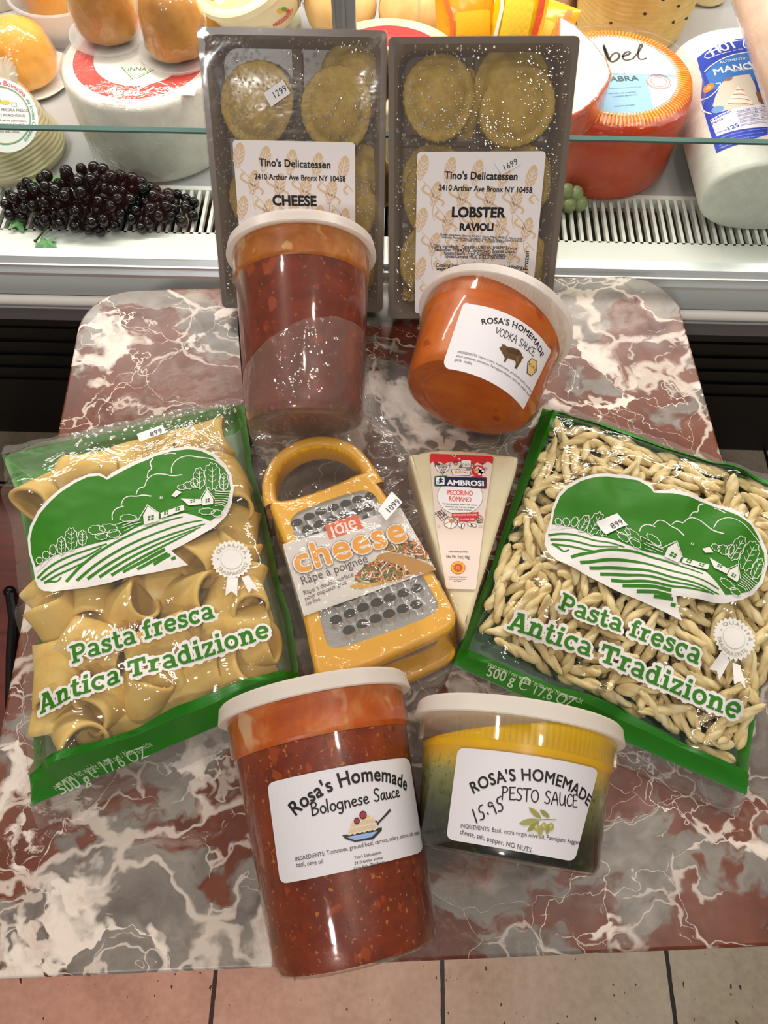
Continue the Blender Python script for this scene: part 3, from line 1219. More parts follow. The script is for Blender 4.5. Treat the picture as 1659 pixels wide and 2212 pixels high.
def pesto():
    t = NT('pesto_layers')
    co = t.coord()
    z = t.n('SeparateXYZ', {0: co}).outputs[2]
    nz = t.noise(co, 60, 5, .6).outputs[0]
    zz = t.math('ADD', t.math('DIVIDE', z, .078), t.math('MULTIPLY', t.math('SUBTRACT', nz, .5), .16))
    c = t.ramp(zz, [(.10, '#101406'), (.22, '#1f250c'), (.34, '#525a30'), (.52, '#85874f'), (.60, '#c4a84c'), (.70, '#dda928'), (.78, '#e6b904'), (1.0, '#ecc806')])
    fl = t.noise(co, 260, 3, .6).outputs[0]
    msk = t.math('MULTIPLY', t.ramp(fl, [(.55, 0.0), (.62, 1.0)]), t.ramp(zz, [(.5, .8), (.66, 0.0)]))
    c = t.mix(msk, c, '#2e4012')
    m = t.finish(t.bsdf(col=c, rough=.3, spec=.4))
    root, s = tub('wide tub of green pesto under yellow oil, price handwritten on its label', (1117, 1572), .0622, (1094, 1842), .0588, .0505, .0575, .078, .72, LIDW,
                  [('pesto', .0, .073, m)], ribs=110, cut=('pesto', (0, 0, .0665), (0, -.2, .98)))
    p = Print(s)
    p.map = crop(880, 1480, 3.456)
    p.poly(rquad([(378, 462), (1428, 622), (1248, 1318), (290, 1150)], 60), PAPER, 0)
    p.text("ROSA'S HOMEMADE", (495, 812), (1345, 905), INK, 2, .026, 1.12, pm=(905, 712), spacing=1.05)
    p.pen('PESTO SAUCE', (700, 850), (1268, 915), INK, 2, .10, .98)
    p.pen('15.95', (515, 1030), (742, 925), '#2c2a2e', 3, .10, .78)
    p.text('INGREDIENTS: Basil, extra virgin olive oil, Parmigiano Reggiano', (400, 1066), (1290, 1192), '#3a3838', 2, 0, 1.1)
    p.text('cheese, salt, pepper, NO NUTS.', (394, 1110), (930, 1254), '#3a3838', 2, 0, 1.1)
    # olive branch
    p.line([(960, 1010), (1020, 1003), (1110, 1005)], 5, '#6a6248', 2, 1)
    for a, b, w, col in (((1000, 1000), (905, 912), 20, '#98934f'), ((1060, 990), (988, 930), 18, '#8f8c4c'), ((985, 1008), (830, 1035), 24, '#a09a58'),
                         ((985, 1015), (893, 1095), 20, '#8c8a48'), ((1000, 1040), (985, 1140), 18, '#a39d5e'), ((1055, 1030), (1040, 1118), 16, '#98934f')):
        d = Vector((b[0] - a[0], b[1] - a[1]))
        nn = Vector((-d.y, d.x)).normalized()
        q = [(a[0] + d.x * t_ + nn.x * w * math.sin(PI * t_) ** .7, a[1] + d.y * t_ + nn.y * w * math.sin(PI * t_) ** .7) for t_ in (0, .2, .4, .6, .8, 1)]
        q += [(a[0] + d.x * t_ - nn.x * w * math.sin(PI * t_) ** .7, a[1] + d.y * t_ - nn.y * w * math.sin(PI * t_) ** .7) for t_ in (.8, .6, .4, .2)]
        p.poly(q, col, 3)
    for cx, cy in ((965, 1065), (1018, 1055), (1072, 1058)):
        p.ell(cx, cy, 20, 29, '#a5a35a', 4)
        p.ell(cx - 5, cy - 6, 9, 14, '#c0bd7c', 5)
    p.build('paper_label', root, 'white paper label with olive branch')


def vodka():
    m = sauce_material('vodka_sauce', [(.25, '#a84b12'), (.5, '#bf5f1a'), (.75, '#cd7427')], 30, [('#a04010', 60, .66, 2.0)], .1)
    root, s = tub('short tub of orange sauce lying with its round base toward the viewer', (1064, 713), .0618, (1019, 842), .0568, .0505, .0575, .078, .74, LIDM,
                  [('sauce', .0, .074, m)], ribs=110, cut=('sauce', (0, 0, .0665), (0, .17, .98)))
    p = Print(s)
    p.map = crop(830, 480, 3.95)
    p.poly(rquad([(682, 670), (1432, 1085), (1190, 1595), (496, 1225)], [60, 40, 10, 60]), PAPER, 0)
    p.text("ROSA'S HOMEMADE", (836, 875), (1335, 1155), INK, 2, .026, 1.1, pm=(1112, 902), spacing=1.05)
    p.pen('VODKA SAUCE', (940, 955), (1272, 1148), INK, 2, .095, 1.2, pm=(1108, 1028))
    p.text('INGREDIENTS: Heavy cream, mushrooms, prosciutto (pork), sundried,', (625, 1117), (1252, 1456), '#3a3838', 2, 0, 1.1)
    p.text('dried tomatoes, tomatoes, Parmigiano cheese, basil, salt, pepper, black', (612, 1150), (1236, 1492), '#3a3838', 2, 0, 1.1)
    p.text('garlic, vodka', (600, 1182), (746, 1218), '#3a3838', 2, 0, 1.1)
    pig = [(985, 1085), (980, 1072), (1005, 1058), (1003, 1040), (1018, 1046), (1032, 1045), (1036, 1058), (1062, 1066), (1110, 1075), (1150, 1092),
           (1168, 1118), (1180, 1150), (1188, 1146), (1184, 1162), (1172, 1166), (1166, 1192), (1150, 1212), (1128, 1252), (1108, 1244), (1122, 1212),
           (1118, 1185), (1085, 1172), (1056, 1160), (1044, 1172), (1034, 1194), (1018, 1190), (1028, 1162), (1020, 1140), (1006, 1118), (996, 1096)]
    p.poly(pig, '#5d3f22', 3)
    p.poly([(1045, 1075), (1100, 1085), (1150, 1105), (1150, 1130), (1090, 1120), (1045, 1100)], '#4a3118', 4)
    p.poly([(1120, 1150), (1150, 1140), (1145, 1195), (1126, 1220)], '#7a5632', 4)
    p.poly([(1256, 1158), (1304, 1188), (1298, 1272), (1252, 1316), (1214, 1288), (1220, 1196)], '#3a352c', 2)
    p.poly([(1256, 1166), (1298, 1192), (1292, 1268), (1252, 1308), (1220, 1284), (1226, 1200)], '#d9b878', 3)
    p.text('$12.00 pt', (1228, 1214), (1290, 1276), '#40382a', 4, 0, 1.1)
    p.build('paper_label', root, 'white paper label with brown pig')


def marinara():
    m = sauce_material('tomato_sauce', [(.25, '#4a140b'), (.45, '#6d2413'), (.62, '#7f3018'), (.8, '#95442a')], 40,
                       [('#9a4018', 60, .63, 7.0), ('#8e5a34', 240, .66, 3.0), ('#3f3a1c', 55, .70, 5.5)])
    m2 = sauce_material('tomato_oily_top', [(.25, '#8e4a14'), (.5, '#a9601f'), (.75, '#b98450')], 50, [('#c79a60', 60, .62, 2.0)])
    root, s = tub('tall tub of dark red sauce leaning on the left ravioli tray', (652, 553), .0880, (660, 905), .0462, .0450, .0540, .142, .80, LIDM,
                  [('sauce', .0, .112, m), ('oily_top_sauce', .1122, .136, m2)])
    # its paper label turned away: only the edge shows on the left
    p = Print(s)
    p.uv = True
    um = PI / 2 * s.rm * 1.0
    p.poly(rrect(-um * 2.0, .012, -um * .93, .088, .006), PAPER, 0)
    p.build('paper_label', root, 'white paper label turned to the left side')


bolognese()
pesto()
vodka()
marinara()
# ------------------------------------------------------------------ ravioli trays leaning on the glass
WHEAT = '#dcbf9c'


def wheat_ear(p, cx, cy, s, M, layer=1):
    """ear of wheat with pale veins and a curling stem, in label units"""
    def q(x, y):
        a = rad(-14)
        X, Y = x * s, y * s
        return M(cx + X * math.cos(a) - Y * math.sin(a), cy + X * math.sin(a) + Y * math.cos(a))
    ear = [(0, 1.0), (.22, .85), (.40, .5), (.42, .1), (.34, -.35), (.18, -.7), (0, -.9), (-.2, -.68), (-.36, -.3), (-.42, .15), (-.36, .6), (-.18, .9)]
    p.poly([q(*e) for e in ear], WHEAT, layer, 1)
    p.line([q(0, .7), q(.02, -.85)], .0006 * s / .011, '#e9e4e6', layer + 1)
    for k in range(4):
        y = .45 - k * .32
        for sg in (-1, 1):
            p.line([q(0, y - .22), q(sg * .2, y), q(sg * .36, y + .18)], .0006 * s / .011, '#e9e4e6', layer + 1)


def clip_line(p, pts, w, col, layer, box):
    run = []
    for x, y in pts:
        if box[0] < x < box[1] and box[2] < y < box[3]:
            run.append((x, y))
        else:
            if len(run) > 1:
                p.line(run, w, col, layer)
            run = []
    if len(run) > 1:
        p.line(run, w, col, layer)


def wheat_paper(p, W, H, M):
    """wheat pattern over a W x H label"""
    k = 0
    for j in range(8):
        for i in range(6):
            x = W * (.04 + i * .215 + (.11 if j % 2 else 0))
            y = H - .012 - j * .0195 - i * .002
            if -.001 < x - .004 and x + .006 < W and .012 < y < H - .010:
                wheat_ear(p, x, y, .0108, M)
            pts = [(x + .001 + .014 * t + .004 * math.sin(t * 5), y - .009 - .030 * t) for t in (0, .12, .25, .4, .55, .7, .85, 1)]
            pts2 = [(x + .003 + .012 * t - .006 * math.sin(t * 6), y - .012 - .016 * t) for t in (0, .2, .4, .6, .8, 1)]
            for pp, w in ((pts, .0007), (pts2, .0017)):
                run = []
                for a in pp + [(9, 9)]:
                    if .001 < a[0] < W - .001 and .001 < a[1] < H - .001:
                        run.append(M(*a))
                    else:
                        if len(run) > 1:
                            p.line(run, w, WHEAT, 1, 1)
                        run = []
            k += 1


def tray_frame(bl, br, topmid):
    bl, br, tm = Vector(bl), Vector(br), Vector(topmid)
    ex = (br - bl).normalized()
    bm = (bl + br) / 2
    ey = tm - bm
    ey = (ey - ex * ey.dot(ex)).normalized()
    ez = ex.cross(ey)
    m = Matrix.Identity(4)
    for i, a in enumerate((ex, ey, ez)):
        m[0][i], m[1][i], m[2][i] = a
    m.translation = bm
    return m


TRAYM = plain('brown_tray_plastic', '#6b5e54', .28, spec=.5)
PASTA = None


def pasta_material(name, a, b, c, rough=.55, scale=60):
    t = NT(name)
    co = t.coord()
    n = t.noise(co, scale, 5, .6).outputs[0]
    col = t.ramp(n, [(.3, a), (.55, b), (.78, c)])
    fl = t.noise(co, 25, 3, .6).outputs[0]
    col = t.mix(t.ramp(fl, [(.62, 0.0), (.72, .5)]), col, '#e9dcc0')
    b_ = t.bsdf(col=col, rough=rough, spec=.3, normal=t.bump(t.noise(co, 300, 4).outputs[0], .25, .001))
    b_.inputs['Subsurface Weight'].default_value = .25
    b_.inputs['Subsurface Radius'].default_value = (.004, .003, .001)
    b_.inputs['Subsurface Scale'].default_value = 1.0
    return t.finish(b_)


RAV = pasta_material('egg_pasta', '#a98a36', '#c2a348', '#d2b964', .5, 90)


def ravioli_mesh(seed):
    rnd = random.Random(seed)
    seg, v, f = 84, [], []
    prof = [(0, .0115), (.008, .0113), (.014, .0100), (.0185, .0072), (.0212, .0042), (.0228, .0030), (.0255, .0032), (.0285, .0028), (.0298, .0014), (.0285, 0), (0, 0)]
    for j, (r, z) in enumerate(prof):
        for k in range(seg):
            a = 2 * PI * k / seg
            rr = r
            if j >= 6 and r > .01:
                rr = r * (1 + .016 * math.sin(a * 28) * (1 if j in (7, 8, 9) else .3))
            rr *= 1 + .05 * math.sin(2 * a + seed) + .02 * math.sin(3 * a + seed * 2)
            w = .0016 * mnoise.noise((math.cos(a) * r * 90, math.sin(a) * r * 90, seed * 3.1))
            v.append((rr * math.cos(a), rr * math.sin(a), z + (w if 0 < z else 0)))
    n = len(prof)
    for j in range(n - 1):
        for k in range(seg):
            k2 = (k + 1) % seg
            f.append((j * seg + k, (j + 1) * seg + k, (j + 1) * seg + k2, j * seg + k2))
    me = bpy.data.meshes.new('ravioli')
    me.from_pydata(v, [], f)
    me.materials.append(RAV)
    me.polygons.foreach_set('use_smooth', [True] * len(f))
    me.update()
    return me


RAVM = [ravioli_mesh(k) for k in range(4)]
TFILM = film('tray_wrap_film', (.97, .97, .97), .10, .16, 16, .042, .7, .11, '#c4b4a6')


def condensation(name, W, H, n, seed, parent, clear):
    """beads of water under the wrap"""
    rnd = random.Random(seed)
    mb = MB()
    k = 0
    while k < n:
        x, y = rnd.uniform(-W / 2 + .006, W / 2 - .006), rnd.uniform(.008, H - .006)
        if mnoise.noise((x * 30, y * 30, seed)) < rnd.uniform(-.5, .45):
            continue
        if clear(x, y):
            continue
        r = rnd.choice((.00045, .0005, .0006, .0008, .0011))
        mb.ball((x, y, .0002), r, 7, 4, 0, (1, rnd.uniform(.8, 1.3), .6))
        k += 1
    t = _mats.get('dew')
    if not t:
        q = NT('water_beads')
        fr = q.n('LayerWeight', {'Blend': .5}).outputs['Facing']
        fac = q.math('ADD', q.math('MULTIPLY', q.math('POWER', fr, 2.0), .6), .30, True)
        t = _mats['dew'] = q.finish(q.n('MixShader', {0: fac, 1: q.n('BsdfTransparent', {'Color': (.93, .93, .93, 1)}), 2: q.n('BsdfGlossy', {'Color': (1, 1, 1, 1), 'Roughness': .12})}))
    o = mb.build(name, t, parent)
    o['kind'] = 'stuff'
    return o


def tray(label, M, W, H, D=.030):
    root = empty('ravioli_tray', label, 'food tray', M)
    w = W / 2
    rings = [(rrect(-w, 0, w, H, .004), -.004), (rrect(-w, 0, w, H, .004), 0), (rrect(-w + .0045, .0045, w - .0045, H - .0045, .010), 0),
             (rrect(-w + .007, .007, w - .007, H - .007, .013), -.004), (rrect(-w + .0095, .0095, w - .0095, H - .0095, .013), -D * .82),
             (rrect(-w + .012, .012, w - .012, H - .012, .012), -D * .95)]
    n = len(rings[0][0])
    mb = MB()
    v = [(x, y, z) for ring, z in rings for x, y in ring]
    f = []
    for j in range(len(rings) - 1):
        for k in range(n):
            k2 = (k + 1) % n
            f.append((j * n + k, j * n + k2, (j + 1) * n + k2, (j + 1) * n + k))
    f.append(tuple((len(rings) - 1) * n + k for k in range(n)))
    mb.add(v, f)
    # outer shell
    outer = [(rrect(-w, 0, w, H, .004), -.004), (rrect(-w + .0085, .0085, w - .0085, H - .0085, .012), -D)]
    v = [(x, y, z) for ring, z in outer for x, y in ring]
    f = [(k, n + k, n + (k + 1) % n, (k + 1) % n) for k in range(n)] + [tuple(n + k for k in reversed(range(n)))]
    mb.add(v, f)
    # ridges between the six cells
    for y in (H * .345, H * .66):
        mb.tube([(-w + .012, y, -D * .95), (w - .012, y, -D * .95)], .0045, 8)
    mb.tube([(0, .012, -D * .95), (0, H - .012, -D * .95)], .0045, 8)
    mb.build('tray_shell', TRAYM, root, True, 40)
    # stretched wrap, taut across the rim and folded down the sides, with pull creases at the corners
    nx, ny = 30, 44
    v, f = [], []
    for j in range(ny + 1):
        for i in range(nx + 1):
            x, y = -w + W * i / nx, H * j / ny
            e = min(i, nx - i) / nx
            g = min(j, ny - j) / ny
            z = .0006 - .0014 * min(1, 6 * e) * min(1, 8 * g)
            c = max(0, 1 - math.hypot(min(x + w, w - x), min(y, H - y)) / .045)
            z += c * .0007 * math.sin(60 * math.atan2(min(y, H - y) + .001, min(x + w, w - x) + .001) / PI)
            v.append((x, y, z))
    for j in range(ny):
        for i in range(nx):
            a = j * (nx + 1) + i
            f.append((a, a + 1, a + nx + 2, a + nx + 1))
    mb = MB().add(v, f)
    k = .0008
    for side in range(4):
        pts = [(-w - k, -k), (w + k, -k), (w + k, H + k), (-w - k, H + k)]
        a, b = pts[side], pts[(side + 1) % 4]
        c, d = ((q[0] * .92, (q[1] - H / 2) * .95 + H / 2) for q in (a, b))
        m, vv = 26, []
        for i in range(m + 1):
            t = i / m
            wv = .0010 * mnoise.noise((t * 30, side * 5.0, 1))
            nx_, ny_ = (b[1] - a[1]), -(b[0] - a[0])
            l = math.hypot(nx_, ny_)
            x0, y0 = a[0] + (b[0] - a[0]) * t + nx_ / l * wv, a[1] + (b[1] - a[1]) * t + ny_ / l * wv
            x1, y1 = c[0] + (d[0] - c[0]) * t + nx_ / l * wv * 2, c[1] + (d[1] - c[1]) * t + ny_ / l * wv * 2
            vv += [(x0, y0, .0006), (x1, y1, -D - .001)]
        mb.add(vv, [(2 * i, 2 * i + 1, 2 * i + 3, 2 * i + 2) for i in range(m)])
    mb.build('wrap_film', TFILM, root, True, 60)
    return root


def ravioli_at(root, s, px, z, tilt, label, group, k, spin):
    x, y = Plane(s.M, z).px(*px)
    o = bpy.data.objects.new('ravioli', RAVM[k % 4])
    C.objects.link(o)
    o.matrix_world = s.M @ Matrix.Translation((x, y, z - .009)) @ Matrix.Rotation(rad(tilt[0]), 4, 'X') @ Matrix.Rotation(rad(tilt[1]), 4, 'Y') @ Matrix.Rotation(rad(spin), 4, 'Z')
    tag(o, label, 'ravioli', group)


def trays():
    W, H, D = .1415, .2080, .030
    lean = Vector((0, math.cos(rad(56.5)) * .2, math.sin(rad(56.5)) * .2))
    b1 = (at(485, 665, .0145), at(822, 673, .0145))
    b2 = (at(837, 688, .0145), at(1191, 686, .0145))
    M1 = tray_frame(b1[0], b1[1], (b1[0] + b1[1]) / 2 + lean + Vector((.005, 0, 0)))
    M2 = tray_frame(b2[0], b2[1], (b2[0] + b2[1]) / 2 + lean + Vector((.003, 0, 0)))
    # --- cheese
    r1 = tray('wrapped brown tray of cheese ravioli with 1299 price sticker, left of the pair', M1, W, H)
    s = Plane(M1, .0016)
    p = Print(s, .00008, 0)
    p.map = None
    lab = [s.px(*q) for q in ((502, 302), (767, 312), (757, 642), (512, 640))]
    x0, y1 = lab[0]
    x1, y0 = lab[1][0], lab[3][1]
    p.uv = True
    p.poly(rrect(x0, y0, x1, y1, .003), '#e9e6ea', 0)
    wheat_paper(p, x1 - x0, y1 - y0, lambda a, b: (x0 + a, y0 + b))
    p.uv = False
    p.text("Tino's Delicatessen", (559.6, 358), (714, 364), INK, 4, .030, 1.05)
    p.text('2410 Arthur Ave Bronx NY 10458', (550, 386.8), (746.5, 392), INK, 4, .026, 1.1)
    p.text('CHEESE', (589, 442.8), (684.4, 444.5), '#141214', 4, .042, 1.0)
    p.text('RAVIOLI', (600, 471.6), (670.5, 473), '#141214', 4, .040, 1.0)
    p.text('Dough Ingredients :Durum WHEAT Flour( Milled WHEAT, Niacin, Iron, Thiamine, Mononitrate, Riboflavin,', (537.6, 485), (757, 494), '#2a2628', 4, .012, 1.15)
    p.text('Folic Acid),Water, Fresh Ex Large Eggs, Corn or canola oil, Corn Meal or Starch .Contains: WHEAT', (543, 490), (753, 499.5), '#2a2628', 4, .012, 1.15)
    p.text('Filling Ingredients : Ricotta cheese', (551.5, 501), (725, 507), '#2a2628', 4, .018, 1.25)
    p.text('(Milk, Whey, Vinegar, Salt), Eggs', (566, 512), (725, 518), '#2a2628', 4, .018, 1.25)
    p.build('ingredient_label', r1, 'white label with tan wheat pattern reading CHEESE RAVIOLI')
    p2 = Print(s, .00008, .0007)
    p2.map = crop(430, 0, 3.95)
    sticker(p2, [(552, 795), (715, 680), (782, 795), (615, 912)], '1299', 0, p0=(652, 838), p1=(755, 772))
    p2.build('price_sticker', r1, 'small white price sticker')
    condensation('condensation', W, H, 950, 3, r1, lambda x, y: x0 - .001 < x < x1 + .001 and y0 < y < y1 + .001)
    g = 'cheese ravioli in the left tray'
    for k, (px, z, tl, lb) in enumerate((
            ((770, 172), -.017, (4, -3), 'ravioli half hidden under another at the top right of the left tray'),
            ((552, 226), -.006, (-4, 3), 'round cheese ravioli at the top left of the left tray, under the 1299 sticker'),
            ((726, 238), -.006, (-5, -3), 'round cheese ravioli lying on another at the top right of the left tray'),
            ((566, 432), -.012, (2, 4), 'cheese ravioli peeking out left of the CHEESE label, middle row'),
            ((738, 455), -.010, (-2, -4), 'cheese ravioli showing at the right of the CHEESE label, middle row'),
            ((775, 400), -.019, (-2, -4), 'dim cheese ravioli behind the middle right one of the left tray'),
            ((572, 575), -.012, (2, 3), 'cheese ravioli at the bottom left of the left tray'),
            ((742, 580), -.010, (2, -3), 'cheese ravioli at the bottom right of the left tray beside the tub lid'))):
        ravioli_at(r1, s, px, z, tl, lb, g, k, k * 47)
    # --- lobster
    r2 = tray('wrapped brown tray of lobster ravioli with 1699 price sticker, right of the pair', M2, W, H)
    s = Plane(M2, .0016)
    p = Print(s, .00008, 0)
    lab = [s.px(*q) for q in ((905.4, 328), (1175.6, 334), (1150, 672), (892, 677))]
    X0, Y1 = (lab[0][0] + lab[3][0]) / 2, lab[0][1]
    X1, Y0 = (lab[1][0] + lab[2][0]) / 2, lab[3][1]
    p.uv = True
    p.poly(rrect(X0, Y0, X1, Y1, .003), '#e9e6ea', 0)
    wheat_paper(p, X1 - X0, Y1 - Y0, lambda a, b: (X0 + a, Y0 + b))
    p.uv = False
    p.text("Tino's Delicatessen", (959.6, 386), (1117.3, 388.8), INK, 4, .030, 1.05)
    p.text('2410 Arthur Ave Bronx NY 10458', (947, 410.6), (1149, 416.5), INK, 4, .026, 1.1)
    p.text('LOBSTER', (975.6, 468.4), (1090.8, 469.6), '#141214', 4, .042, 1.0)
    p.text('RAVIOLI', (992.5, 497.5), (1065.4, 497.5), '#141214', 4, .040, 1.0)
    cr = crop(830, 480, 3.95)
    for tx, a, b, bd, hs in (
            ('Dough Ingredients :Durum WHEAT Flour( Milled WHEAT, Niacin, Iron,', (478, 112), (1180, 150), .014, 1.1),
            ('Thiamine, Mononitrate, Riboflavin, Folic Acid),Water, Corn or canola', (480, 135), (1178, 170), .014, 1.1),
            ('oil. Corn Meal or Starch .Contains: WHEAT', (608, 160), (1037, 178), .014, 1.1),
            ('Filling Ingredients : Canadian LOBSTER, SHRIMP,Ricotta(', (420, 215), (1133, 235), .020, 1.25),
            ('Pasteurized Whole MILK, Starter, Salt), Roasted Onions,', (430, 244), (1123, 263), .020, 1.25),
            ('Roasted Garlic ,Fresh Scallions , Tarragon,', (508, 273), (1040, 290), .020, 1.25),
            ('Spices.Contains MILK, SHELLFISH,EGGS', (520, 302), (1027, 315), .020, 1.25),
            ('Cooking Instructions: Submerge into salted boiling', (440, 380), (1178, 400), .022, 1.2),
            ('water for 5 to 7 minutes or to desired tenderness.', (443, 410), (1170, 428), .022, 1.2),
            ('Keep Frozen', (1213, 545), (1236, 245), .020, 1.0)):
        p.text(tx, cr(a), cr(b), '#2a2628', 4, bd, hs)
    p.build('ingredient_label', r2, 'white label with tan wheat pattern reading LOBSTER RAVIOLI')
    p2 = Print(s, .00008, .0009)
    p2.map = crop(830, 0, 3.95)
    sticker(p2, [(935, 1385), (1117, 1300), (1167, 1400), (1002, 1490)], '1699', 0, p0=(1030, 1455), p1=(1142, 1395))
    p2.build('price_sticker', r2, 'small white price sticker')
    condensation('condensation', W, H, 800, 8, r2, lambda x, y: X0 - .001 < x < X1 + .001 and Y0 < y < Y1 + .001)
    g = 'lobster ravioli in the right tray'
    for k, (px, z, tl, lb) in enumerate((
            ((985, 232), -.019, (0, 0), 'lobster ravioli mostly hidden under the top left one of the right tray'),
            ((1105, 185), -.018, (0, 0), 'lobster ravioli mostly hidden under the top right one of the right tray'),
            ((949, 212), -.007, (-12, 6), 'plump lobster ravioli at the top left of the right tray'),
            ((1121, 232), -.007, (-12, -6), 'plump lobster ravioli at the top right of the right tray'),
            ((938, 400), -.019, (0, 3), 'dim lobster ravioli behind the middle left one of the right tray'),
            ((944, 436), -.011, (0, 8), 'lobster ravioli showing left of the LOBSTER label, middle row'),
            ((1118, 392), -.011, (0, -6), 'lobster ravioli showing right of the LOBSTER label, middle row'),
            ((934, 570), -.011, (0, 6), 'lobster ravioli showing left of the LOBSTER label, bottom row'),
            ((1118, 570), -.011, (0, -6), 'lobster ravioli showing right of the LOBSTER label, bottom row'))):
        ravioli_at(r2, s, px, z, tl, lb, g, k + 1, k * 61)
    # corn meal gathered in the tray corner
    rnd = random.Random(5)
    mb = MB()
    cx, cy = Plane(M2, -.010).px(882, 682)
    for k in range(420):
        x, y = cx + rnd.gauss(0, .010), .0128 + abs(rnd.gauss(0, .0040))
        if -W / 2 + .013 < x < W / 2:
            mb.ball((x, y, -.010 - rnd.random() * .012), rnd.uniform(.0007, .0013), 5, 4)
    o = mb.build('corn_meal', RAV)
    o.matrix_world = M2
    tag(o, 'loose yellow corn meal in the bottom left corner of the right ravioli tray', 'corn meal', kind='stuff')


trays()
# ------------------------------------------------------------------ wrapped wedge of hard cheese
def wedge():
    M = Matrix.Translation((0, 0, TOP))
    zt = .034
    s = Plane(M, zt)
    root = empty('cheese_wedge', 'wrapped white wedge of hard cheese with a tapering red and white label', 'cheese', M)
    c4 = crop(860, 940, 5.268)
    rim = [(120, 232), (150, 215), (230, 206), (240, 195), (350, 178), (360, 172), (470, 165), (480, 160), (620, 162), (630, 166), (740, 164), (750, 172),
           (870, 176), (885, 184), (1000, 185), (1010, 192), (1100, 205), (1120, 212), (1240, 220), (1345, 235), (1368, 258), (1368, 290)]
    top = rim + [(1340, 420), (1222, 800), (1080, 1250), (930, 1720), (842, 2030), (800, 2170), (780, 2210), (755, 2215), (735, 2180), (640, 1990), (540, 1700), (425, 1300), (250, 700)]
    pts = [s.px(*c4(q)) for q in top]
    pts = list(reversed(pts))
    t = NT('hard_cheese')
    co = t.coord()
    n = t.noise(co, 35, 5, .6).outputs[0]
    col = t.ramp(n, [(.3, '#d6c8a4'), (.55, '#e0d4b4'), (.8, '#e8dfc6')])
    b = t.bsdf(col=col, rough=.5, spec=.4, sss=.3, normal=t.bump(t.noise(co, 220, 4).outputs[0], .25, .001))
    b.inputs['Subsurface Radius'].default_value = (.006, .005, .003)
    b.inputs['Subsurface Scale'].default_value = 1.0
    mb = MB().prism(pts, .001, zt, 0, .003)
    mb.build('cheese', t.finish(b), root, True, 50)
    # vacuum wrap, a hair larger
    mb = MB().prism(inset(pts, -.0010), .0008, zt + .0009, 0, .0035)
    mb.build('vacuum_film', film('vacuum_film', (.98, .98, .97), .10, .35, 30, .02, .6), root, True, 50)
    p = Print(Plane(M, zt + .0012), .00007)
    p.map = c4
    bg = '#e4d2c8'
    p.poly(rquad([(355, 208), (1087, 240), (975, 1000), (886, 1757), (548, 1750), (425, 1000)], [35, 35, 5, 30, 30, 5]), bg, 0)
    top_l, top_r = (358, 300), (1078, 320)
    # red heading with ragged skyline edge
    red = rquad([(355, 208), (1087, 240)], 1) and [(360, 230), (375, 210), (1065, 240), (1085, 258), (1074, 330), (1020, 300), (960, 345), (900, 310), (850, 350), (700, 300), (640, 330), (600, 300), (520, 330), (470, 300), (420, 330), (395, 300), (362, 330)]
    p.poly(red, '#d42a30', 1)
    # line drawings: spirals, houses, leaves, ears
    rnd = random.Random(4)
    dk, tan = '#3a3030', '#c9a98c'
    LW = 4.5

    def inside(x, y):
        tt = (y - 208) / 800
        return 372 + 62 * tt < x < 1068 - 100 * tt and not (425 < x < 1005 and 470 < y < 605) and ((x - 705) / 268) ** 2 + ((y - 700) / 215) ** 2 > 1
    for k in range(150):
        x, y = rnd.uniform(360, 1080), rnd.uniform(300, 990)
        r = rnd.uniform(14, 34)
        if not all(inside(x + dx * r * 1.1, y + dy * r * 1.1) for dx in (-1, 1) for dy in (-1, 1)):
            continue
        kind = rnd.randrange(5)
        if kind == 0:
            p.line([(x + (r - j * r / 16) * math.cos(j * .75), y + (r - j * r / 16) * math.sin(j * .75)) for j in range(15)], LW, dk, 3)
        elif kind == 1:
            p.ell(x, y, r, r * .8, rnd.choice(('#efe6e2', tan)), 2)
            p.ell(x, y, r, r * .8, dk, 3, w=LW)
        elif kind == 2:
            a = rnd.uniform(0, 6.28)
            q = [(x + r * (math.cos(t_) * math.cos(a) - .35 * math.sin(t_) * math.sin(a)), y + r * (math.cos(t_) * math.sin(a) + .35 * math.sin(t_) * math.cos(a))) for t_ in [j * .52 for j in range(12)]]
            p.poly(q, '#efe6e2', 2)
            p.line(q, LW, dk, 3, closed=True)
            p.line([q[0], q[6]], LW * .8, dk, 3)
        elif kind == 3:
            q = [(x - r * .7, y + r * .7), (x - r * .7, y - r * .3), (x, y - r), (x + r * .7, y - r * .3), (x + r * .7, y + r * .7)]
            p.poly(q, rnd.choice(('#efe6e2', tan)), 2)
            p.line(q, LW, dk, 3, closed=True)
        else:
            for j in range(3):
                p.line([(x - r, y + j * 9 - 9), (x, y - 7 + j * 9 - 9), (x + r, y + j * 9 - 9)], LW, dk, 3)
    # tower, crate, ball, leaves below
    p.poly([(715, 300), (735, 282), (820, 285), (832, 300), (825, 370), (720, 365)], '#efe6e2', 4)
    p.line([(715, 300), (735, 282), (820, 285), (832, 300), (825, 370), (720, 365)], LW, dk, 5, closed=True)
    for k in range(3):
        p.ell(742 + k * 28, 340, 8, 14, dk, 5, w=LW)
    p.poly([(605, 395), (820, 405), (812, 465), (620, 455)], '#efe9ea', 4)
    p.line([(605, 395), (820, 405), (812, 465), (620, 455)], LW, dk, 5, closed=True)
    p.text('SINCE 1942', (640, 432), (790, 440), '#d9532c', 6, .02, 1.25)
    pin = ell(504, 355, 80, 74, 26, 200, -20) + [(504, 450)]
    p.poly(pin, '#f0ebec', 4)
    p.line(pin, LW, dk, 5, closed=True)
    p.text('PRODUCT', (455, 345), (556, 347), '#2c2626', 6, .016, 1.2)
    p.text('OF ITALY', (457, 374), (552, 377), '#2c2626', 6, .016, 1.2)
    p.ell(912, 412, 78, 68, '#d42a30', 4)
